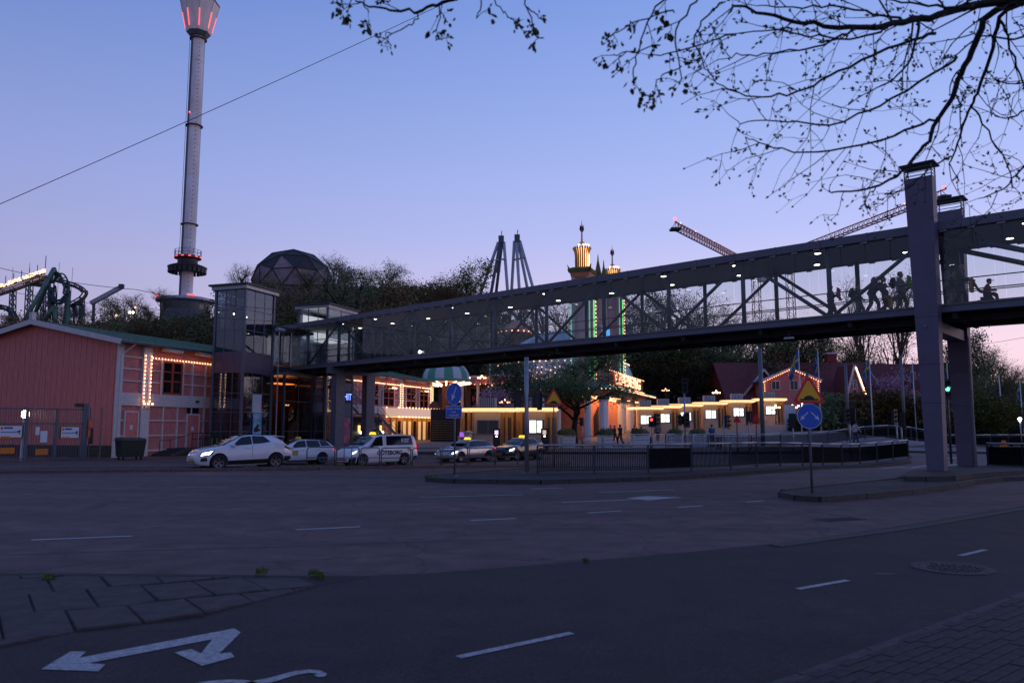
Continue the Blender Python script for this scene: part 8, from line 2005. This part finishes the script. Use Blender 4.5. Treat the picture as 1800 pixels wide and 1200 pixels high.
# ================================================================ PEOPLE
def remesh(mb, vox, name):
    o = mb.build(name, 'skin'); m = o.modifiers.new('r', 'REMESH'); m.mode = 'VOXEL'; m.voxel_size = vox
    s_ = o.modifiers.new('s', 'SMOOTH'); s_.iterations = 2; s_.factor = .5
    dg = bpy.context.evaluated_depsgraph_get(); dg.update(); me = bpy.data.meshes.new_from_object(o.evaluated_get(dg)); bpy.data.objects.remove(o)
    me.polygons.foreach_set('use_smooth', [True] * len(me.polygons)); me.materials.clear(); me.materials.append(M_['skin']); return me
def pose(kind):
    J = dict(pel=(0, 0, .95), wai=(0, 0, 1.10), che=(0, 0, 1.30), nek=(0, 0, 1.47), hed=(.025, 0, 1.61), sl=(0, .185, 1.41), sr=(0, -.185, 1.41), el=(.0, .235, 1.14), er=(0, -.235, 1.14), wl=(.06, .24, .90), wr=(.06, -.24, .90), hl=(0, .095, .93), hr=(0, -.095, .93), kl=(.02, .10, .51), kr=(.02, -.10, .51), al=(-.02, .10, .09), ar=(-.02, -.10, .09))
    if kind == 'walk': J.update(kl=(.20, .10, .53), al=(.26, .10, .10), kr=(.02, -.10, .50), ar=(-.30, -.10, .16), el=(-.12, .24, 1.16), wl=(-.10, .25, .92), er=(.13, -.24, 1.15), wr=(.28, -.22, .97))
    if kind == 'carry': J.update(kl=(.16, .10, .53), al=(.20, .10, .10), kr=(.0, -.10, .50), ar=(-.22, -.10, .13), el=(.05, .24, 1.14), wl=(.27, .12, 1.20), er=(.05, -.24, 1.14), wr=(.27, -.12, 1.20))
    if kind == 'lean': J.update(wai=(.08, 0, 1.08), che=(.27, 0, 1.20), nek=(.40, 0, 1.30), hed=(.47, 0, 1.43), sl=(.36, .185, 1.25), sr=(.36, -.185, 1.25), el=(.42, .22, .98), er=(.42, -.22, .98), wl=(.52, .16, .78), wr=(.52, -.16, .78), kl=(.22, .10, .52), al=(.22, .10, .09), kr=(.0, -.10, .50), ar=(-.24, -.10, .13))
    if kind == 'push': J.update(che=(.05, 0, 1.29), nek=(.08, 0, 1.46), hed=(.11, 0, 1.60), sl=(.06, .185, 1.40), sr=(.06, -.185, 1.40), el=(.14, .23, 1.15), er=(.14, -.23, 1.15), wl=(.38, .20, 1.08), wr=(.38, -.20, 1.08), kl=(.18, .10, .53), al=(.20, .10, .09), kr=(.0, -.10, .50), ar=(-.26, -.10, .14))
    if kind == 'sit': J.update(pel=(0, 0, .50), wai=(.0, 0, .66), che=(.06, 0, .86), nek=(.10, 0, 1.02), hed=(.15, 0, 1.15), sl=(.08, .17, .97), sr=(.08, -.17, .97), el=(.16, .21, .74), er=(.16, -.21, .74), wl=(.34, .12, .70), wr=(.34, -.12, .70), hl=(.02, .095, .50), hr=(.02, -.095, .50), kl=(.42, .11, .52), kr=(.42, -.11, .52), al=(.48, .11, .12), ar=(.48, -.11, .12))
    if kind == 'phone': J.update(el=(.02, .25, 1.13), wl=(.20, .12, 1.30), er=(.02, -.25, 1.13), wr=(.20, -.12, 1.30))
    return {k: Vector(v) for k, v in J.items()}
def human(kind):
    J = pose(kind); b = MB()
    def limb(*a): b.tube([J[k] if isinstance(k, str) else k for k in a[0]], a[1], 10)
    limb(('pel', 'wai', 'che', 'nek'), (.135, .125, .15, .06)); b.ball(J['pel'], .15, 12, 0, (.85, 1.1, .8)); b.ball(J['che'], .16, 12, 0, (.8, 1.15, 1.0)); limb(('nek', 'hed'), (.055, .055))
    for s in 'lr':
        limb(('h' + s, 'k' + s, 'a' + s), (.09, .06, .042)); limb(('s' + s, 'e' + s, 'w' + s), (.058, .044, .030)); b.ball(J['s' + s], .065, 8)
        b.tube([J['a' + s] + Vector((-.05, 0, -.04)), J['a' + s] + Vector((.06, 0, -.055)), J['a' + s] + Vector((.17, 0, -.065))], [.045, .042, .028], 8)
        f = (J['w' + s] - J['e' + s]).normalized(); sd = Vector((0, 1 if s == 'l' else -1, 0)); cr_ = f.cross(sd).normalized(); pc_ = J['w' + s] + f * .05
        b.ball(pc_, .042, 8, 0, (.9, .75, 1.1)); up_ = cr_ if cr_.x > 0 else -cr_
        for k, L_ in enumerate((.075, .085, .08, .062)):
            o_ = pc_ + f * .03 + up_ * (.045 - .03 * k); b.tube([o_ - f * .02, o_ + f * L_ * .55, o_ + f * L_ - sd * .02], [.012, .011, .009], 6)
        b.tube([pc_ + up_ * .03, pc_ + up_ * .065 + f * .02, pc_ + up_ * .07 + f * .055], [.014, .012, .010], 6)
    h = J['hed']; b.ball(h + Vector((0, 0, .02)), .105, 14, 0, (.95, .76, 1.12)); b.ball(h + Vector((.045, 0, -.06)), .062, 10, 0, (.9, .85, .9)); b.tube([h + Vector((.09, 0, .03)), h + Vector((.122, 0, -.015))], [.012, .02], 6)
    for y_ in (-.08, .08): b.ball(h + Vector((-.005, y_, .0)), .026, 6, 0, (.7, .5, 1.2))
    body = remesh(b, .0135, 'body'); b = MB()
    limb(('pel', 'wai', 'che'), (.165, .16, .18)); b.tube([J['che'], J['che'].lerp(J['nek'], .75)], [.19, .085], 10); b.ball(J['che'], .185, 12, 0, (.85, 1.15, .9)); b.tube([J['pel'] + Vector((0, 0, .05)), J['pel'] - Vector((0, 0, .08))], .17, 12)
    for s in 'lr': limb(('s' + s, 'e' + s), (.078, .062)); limb(('e' + s, 'w' + s), (.062, .046)); b.ball(J['s' + s], .085, 8)
    jk = remesh(b, .02, 'jacket'); b = MB(); b.ball(J['pel'] - Vector((0, 0, .02)), .165, 12, 0, (.85, 1.1, .75))
    for s in 'lr': limb(('h' + s, 'k' + s), (.108, .08)); limb(('k' + s, 'a' + s), (.08, .062))
    tr = remesh(b, .02, 'trousers'); b = MB()
    for s in 'lr': b.tube([J['a' + s] + Vector((-.075, 0, -.035)), J['a' + s] + Vector((.03, 0, -.04)), J['a' + s] + Vector((.11, 0, -.05)), J['a' + s] + Vector((.20, 0, -.058))], [.048, .055, .05, .032], 8)
    sh = b.mesh('shoes', 'shoe', True); b = MB(); b.ball(h + Vector((-.018, 0, .045)), .112, 14, 0, (.95, .86, 1.0)); b.v = [v for v in b.v]; hr = None
    hb_ = MB(); fs_ = []
    for f_ in b.f:
        c_ = sum((Vector(b.v[i]) for i in f_), Vector()) / len(f_) - h
        if c_.z > .055 or c_.x < -.02: fs_.append(f_)
    hb_.v, hb_.f, hb_.m = b.v, fs_, [0] * len(fs_); hr = hb_.mesh('hair', 'hair_dark', True); b = MB()
    for y_ in (-.034, .034): b.ball(h + Vector((.088, y_, .03)), .012, 6)
    ey = b.mesh('eyes', 'sign_black', True)
    return dict(body=body, jacket=jk, trousers=tr, shoes=sh, hair=hr, eyes=ey, J=J)
HUM = {k: human(k) for k in ('walk', 'carry', 'lean', 'push', 'sit', 'phone')}
def person(kind, loc, rz, H_, label, jacket, trousers, hair='hair_dark', group=None, bald=False):
    o = empty('person', loc, rz, label, 'person', group, scale=H_ / 1.73); m = HUM[kind]
    for k in ('body', 'jacket', 'trousers', 'shoes', 'hair', 'eyes'):
        if k == 'hair' and bald: continue
        q = put(m[k], k, o); mt = {'jacket': jacket, 'trousers': trousers, 'hair': hair}.get(k)
        if mt: q.material_slots[0].link = 'OBJECT'; q.material_slots[0].material = M_[mt]
    return o
def s_of(px, y):
    lo_, hi_ = -14.0, 46.0
    for _ in range(40):
        m_ = (lo_ + hi_) / 2; w_ = B2W @ Vector((m_, y, ZF + .9)); dz_ = w_.z - CAM_H; c = 900 + FPX * w_.x / (w_.y * CT + dz_ * ST)
        if c > px: lo_ = m_
        else: hi_ = m_
    return m_
def onb(px, y): s_ = s_of(px, y); p = B2W @ Vector((s_, y, 0)); return Vector((p.x, p.y, ZF - .015 + slope(s_)))
fw = math.atan2(-BU.y, -BU.x)
def held(name, kind_o, J, off, mbf, mat, label, cat):
    p = kind_o.matrix_basis @ (J + Vector(off)); o = empty(name, p, kind_o.rotation_euler.z, label, cat); mbf(o, mat); return o
def plush(o, mat):
    mb = MB(); mb.ball((0, 0, 0), .14, 10, 0, (.8, .9, 1.1)); mb.build('body', mat, o, True); mb = MB(); mb.ball((.02, 0, .19), .10, 10); mb.build('head', mat, o, True)
    for y_ in (-.09, .09): mb = MB(); mb.ball((0, y_, .29), .04, 8); mb.build('ear', mat, o, True)
    for y_ in (-.08, .08): mb = MB(); mb.tube([(.02, y_, -.08), (.1, y_ * 1.3, -.25)], [.05, .045], 8); mb.build('leg', mat, o, True)
def pack(o, mat):
    mb = MB(); mb.ball((0, 0, 0), .24, 12, 0, (.55, .72, 1.05)); mb.build('bag', mat, o, True); mb = MB(); mb.ball((-.10, 0, -.07), .14, 10, 0, (.5, .8, .8)); mb.build('pocket', mat, o, True)
    for y_ in (-.11, .11): mb = MB(); mb.tube([(.05, y_, .2), (.22, y_, .22), (.26, y_, 0), (.08, y_, -.18)], .018, 6); mb.build('strap', mat, o)
def tote(o, mat):
    mb = MB(); mb.add([(-.05, -.15, -.4), (.05, -.15, -.4), (.05, .15, -.4), (-.05, .15, -.4), (-.07, -.17, 0), (.07, -.17, 0), (.07, .17, 0), (-.07, .17, 0)], [(0, 3, 2, 1), (4, 5, 6, 7), (0, 1, 5, 4), (1, 2, 6, 5), (2, 3, 7, 6), (3, 0, 4, 7)]); mb.build('bag', mat, o); mb = MB(); mb.tube([(0, -.1, 0), (0, -.05, .16), (0, .05, .16), (0, .1, 0)], .012, 6); mb.build('handle', mat, o)
a = person('carry', onb(1460, -.95), fw, 1.58, 'person with pink plush toy walking by the bridge post', 'cloth_black', 'cloth_olive'); held('plush_toy', a, HUM['carry']['J']['wl'], (.10, -.12, .0), plush, 'cloth_pink', 'pink plush toy carried on the bridge', 'plush toy')
a = person('walk', onb(1508, -1.7), fw, 1.60, 'person in dark clothes stepping behind the bending person', 'cloth_black', 'cloth_grey'); held('backpack', a, HUM['walk']['J']['che'], (-.26, 0, .02), pack, 'cloth_black', 'round dark backpack on the bridge walker at left', 'backpack')
a = person('lean', onb(1532, -.9), fw, 1.84, 'tall person leaning forward in navy jacket on the bridge', 'cloth_navy', 'cloth_denim'); held('shoulder_bag', a, HUM['lean']['J']['che'], (-.12, -.12, .14), pack, 'cloth_pink', 'pink bag on the back of the leaning person', 'bag')
a = person('walk', onb(1556, -1.8), fw, 1.50, 'shorter person with yellow bag behind the leaning person', 'cloth_brown', 'cloth_black'); held('shopping_bag', a, HUM['walk']['J']['wr'], (.02, 0, -.06), tote, 'cloth_yellow', 'yellow bag carried on the bridge', 'bag')
a = person('carry', onb(1583, -.95), fw, 1.76, 'person in grey top with backpack left of the near pier', 'cloth_grey', 'cloth_brown'); held('plush_toy', a, HUM['carry']['J']['wl'], (.06, -.12, .05), plush, 'cloth_lime', 'lime green plush toy carried on the bridge', 'plush toy'); held('backpack', a, HUM['carry']['J']['che'], (-.27, 0, .02), pack, 'cloth_black', 'black backpack worn beside the near pier', 'backpack')
a = person('push', onb(1686, -1.1), fw, 1.82, 'bald man in olive jacket pushing a stroller on the bridge', 'cloth_olive', 'cloth_black', bald=True)
b_ = person('walk', onb(1676, -1.9), fw, 1.72, 'long haired person in black just behind the bald man', 'cloth_black', 'cloth_grey')
held('shopping_bag', a, HUM['push']['J']['wr'], (.05, .06, -.12), tote, 'cloth_yellow', 'orange yellow bag hanging on the stroller handle', 'bag')
# stroller with child
sp_ = onb(1733, -1.1); st_ = empty('stroller', sp_, fw, 'black stroller pushed across the bridge', 'stroller')
for x_, y_, r_ in ((-.25, -.22, .13), (-.25, .22, .13), (.38, -.18, .10), (.38, .18, .10)): mb = MB(); mb.lathe([(r_ * .6, -.025), (r_, -.025), (r_, .025), (r_ * .6, .025)], 14); q = mb.build('wheel', 'rubber', st_); q.rotation_euler = (pi / 2, 0, 0); q.location = (x_, y_, r_)
for y_ in (-.22, .22): mb = MB(); mb.tube([(-.78, y_, 1.08), (-.6, y_, 1.05), (.38, y_ * .85, .16)], .02, 6); mb.tube([(-.25, y_, .14), (.05, y_, .5), (.2, y_, .55)], .018, 6); mb.build('frame', 'black_metal', st_)
mb = MB(); mb.tube([(-.78, -.22, 1.08), (-.78, .22, 1.08)], .022, 6); mb.build('push_handle', 'black_metal', st_)
mb = MB(); mb.beam((-.22, 0, .62), (.22, 0, .46), .42, .06); mb.beam((-.24, 0, .62), (-.42, 0, 1.05), .42, .05); mb.build('seat', 'cloth_black', st_); mb = MB(); mb.b2((-.2, -.18, .2), (.2, .18, .38)); mb.build('basket', 'cloth_black', st_); mb = MB(); mb.beam((.2, 0, .45), (.42, 0, .22), .36, .03); mb.build('footrest', 'cloth_black', st_)
ch_ = person('sit', sp_ + Vector((0, 0, .10)) - BU * 0.0, fw, 1.30, 'child in red top and cap sitting in the stroller', 'cloth_red', 'cloth_brown')
cp = HUM['sit']['J']['hed']; p = ch_.matrix_basis @ (cp + Vector((0, 0, .07))); o = empty('cap', p, fw, 'dark peaked cap on the child in the stroller', 'cap', scale=.78); mb = MB(); mb.lathe([(.125, 0), (.12, .06), (.07, .115), (0, .125)], 14); mb.build('crown', 'cloth_black', o, True); mb = MB(); mb.prism([(.08, -.09), (.2, -.06), (.24, 0), (.2, .06), (.08, .09)], -.005, .01, 'z'); mb.build('peak', 'cloth_black', o)
person('phone', onb(536, -2.0), fw, 1.72, 'person in dark coat standing at the left end of the bridge', 'cloth_navy', 'cloth_black')
def onp(px, Y): x, y = XY(px, Y); return Vector((x, y, gz(x, y) + .05))
person('walk', onp(962, 60.5), pi * .95, 1.76, 'person in red coat and white trousers beside the left booths', 'cloth_red', 'cloth_white'); person('walk', onp(967, 61.5), pi * .95, 1.72, 'person in black next to the red coat person', 'cloth_black', 'cloth_grey')
person('phone', onp(1073, 72), -1.2, 1.72, 'person in pale coat in the gate opening on the left', 'cloth_grey', 'cloth_brown'); person('walk', onp(1080, 71), -.6, 1.7, 'person in brown in the middle of the gate opening', 'cloth_brown', 'cloth_black'); person('walk', onp(1090, 66), 2.2, 1.75, 'person in black walking into the gate house', 'cloth_black', 'cloth_black')
person('phone', onp(1115, 70), 1.2, 1.72, 'person in dark jacket right of the gate columns', 'cloth_black', 'cloth_brown'); person('walk', onp(1127, 70), .6, 1.6, 'person half hidden behind the third planter', 'cloth_brown', 'cloth_navy')
person('walk', onp(1156, 73.5), 1.3, 1.74, 'person in grey top walking toward the second booth', 'cloth_grey', 'cloth_black'); person('phone', onp(1251, 62), 1.8, 1.74, 'person in blue jacket standing at the white barriers', 'cloth_blue', 'cloth_denim')
person('walk', onp(1503, 62), .2, 1.7, 'small person in white seen behind the far railing', 'cloth_white', 'cloth_navy'); person('walk', onp(1128, 68), 2.0, 1.1, 'child in white beside the third planter', 'cloth_white', 'cloth_navy')
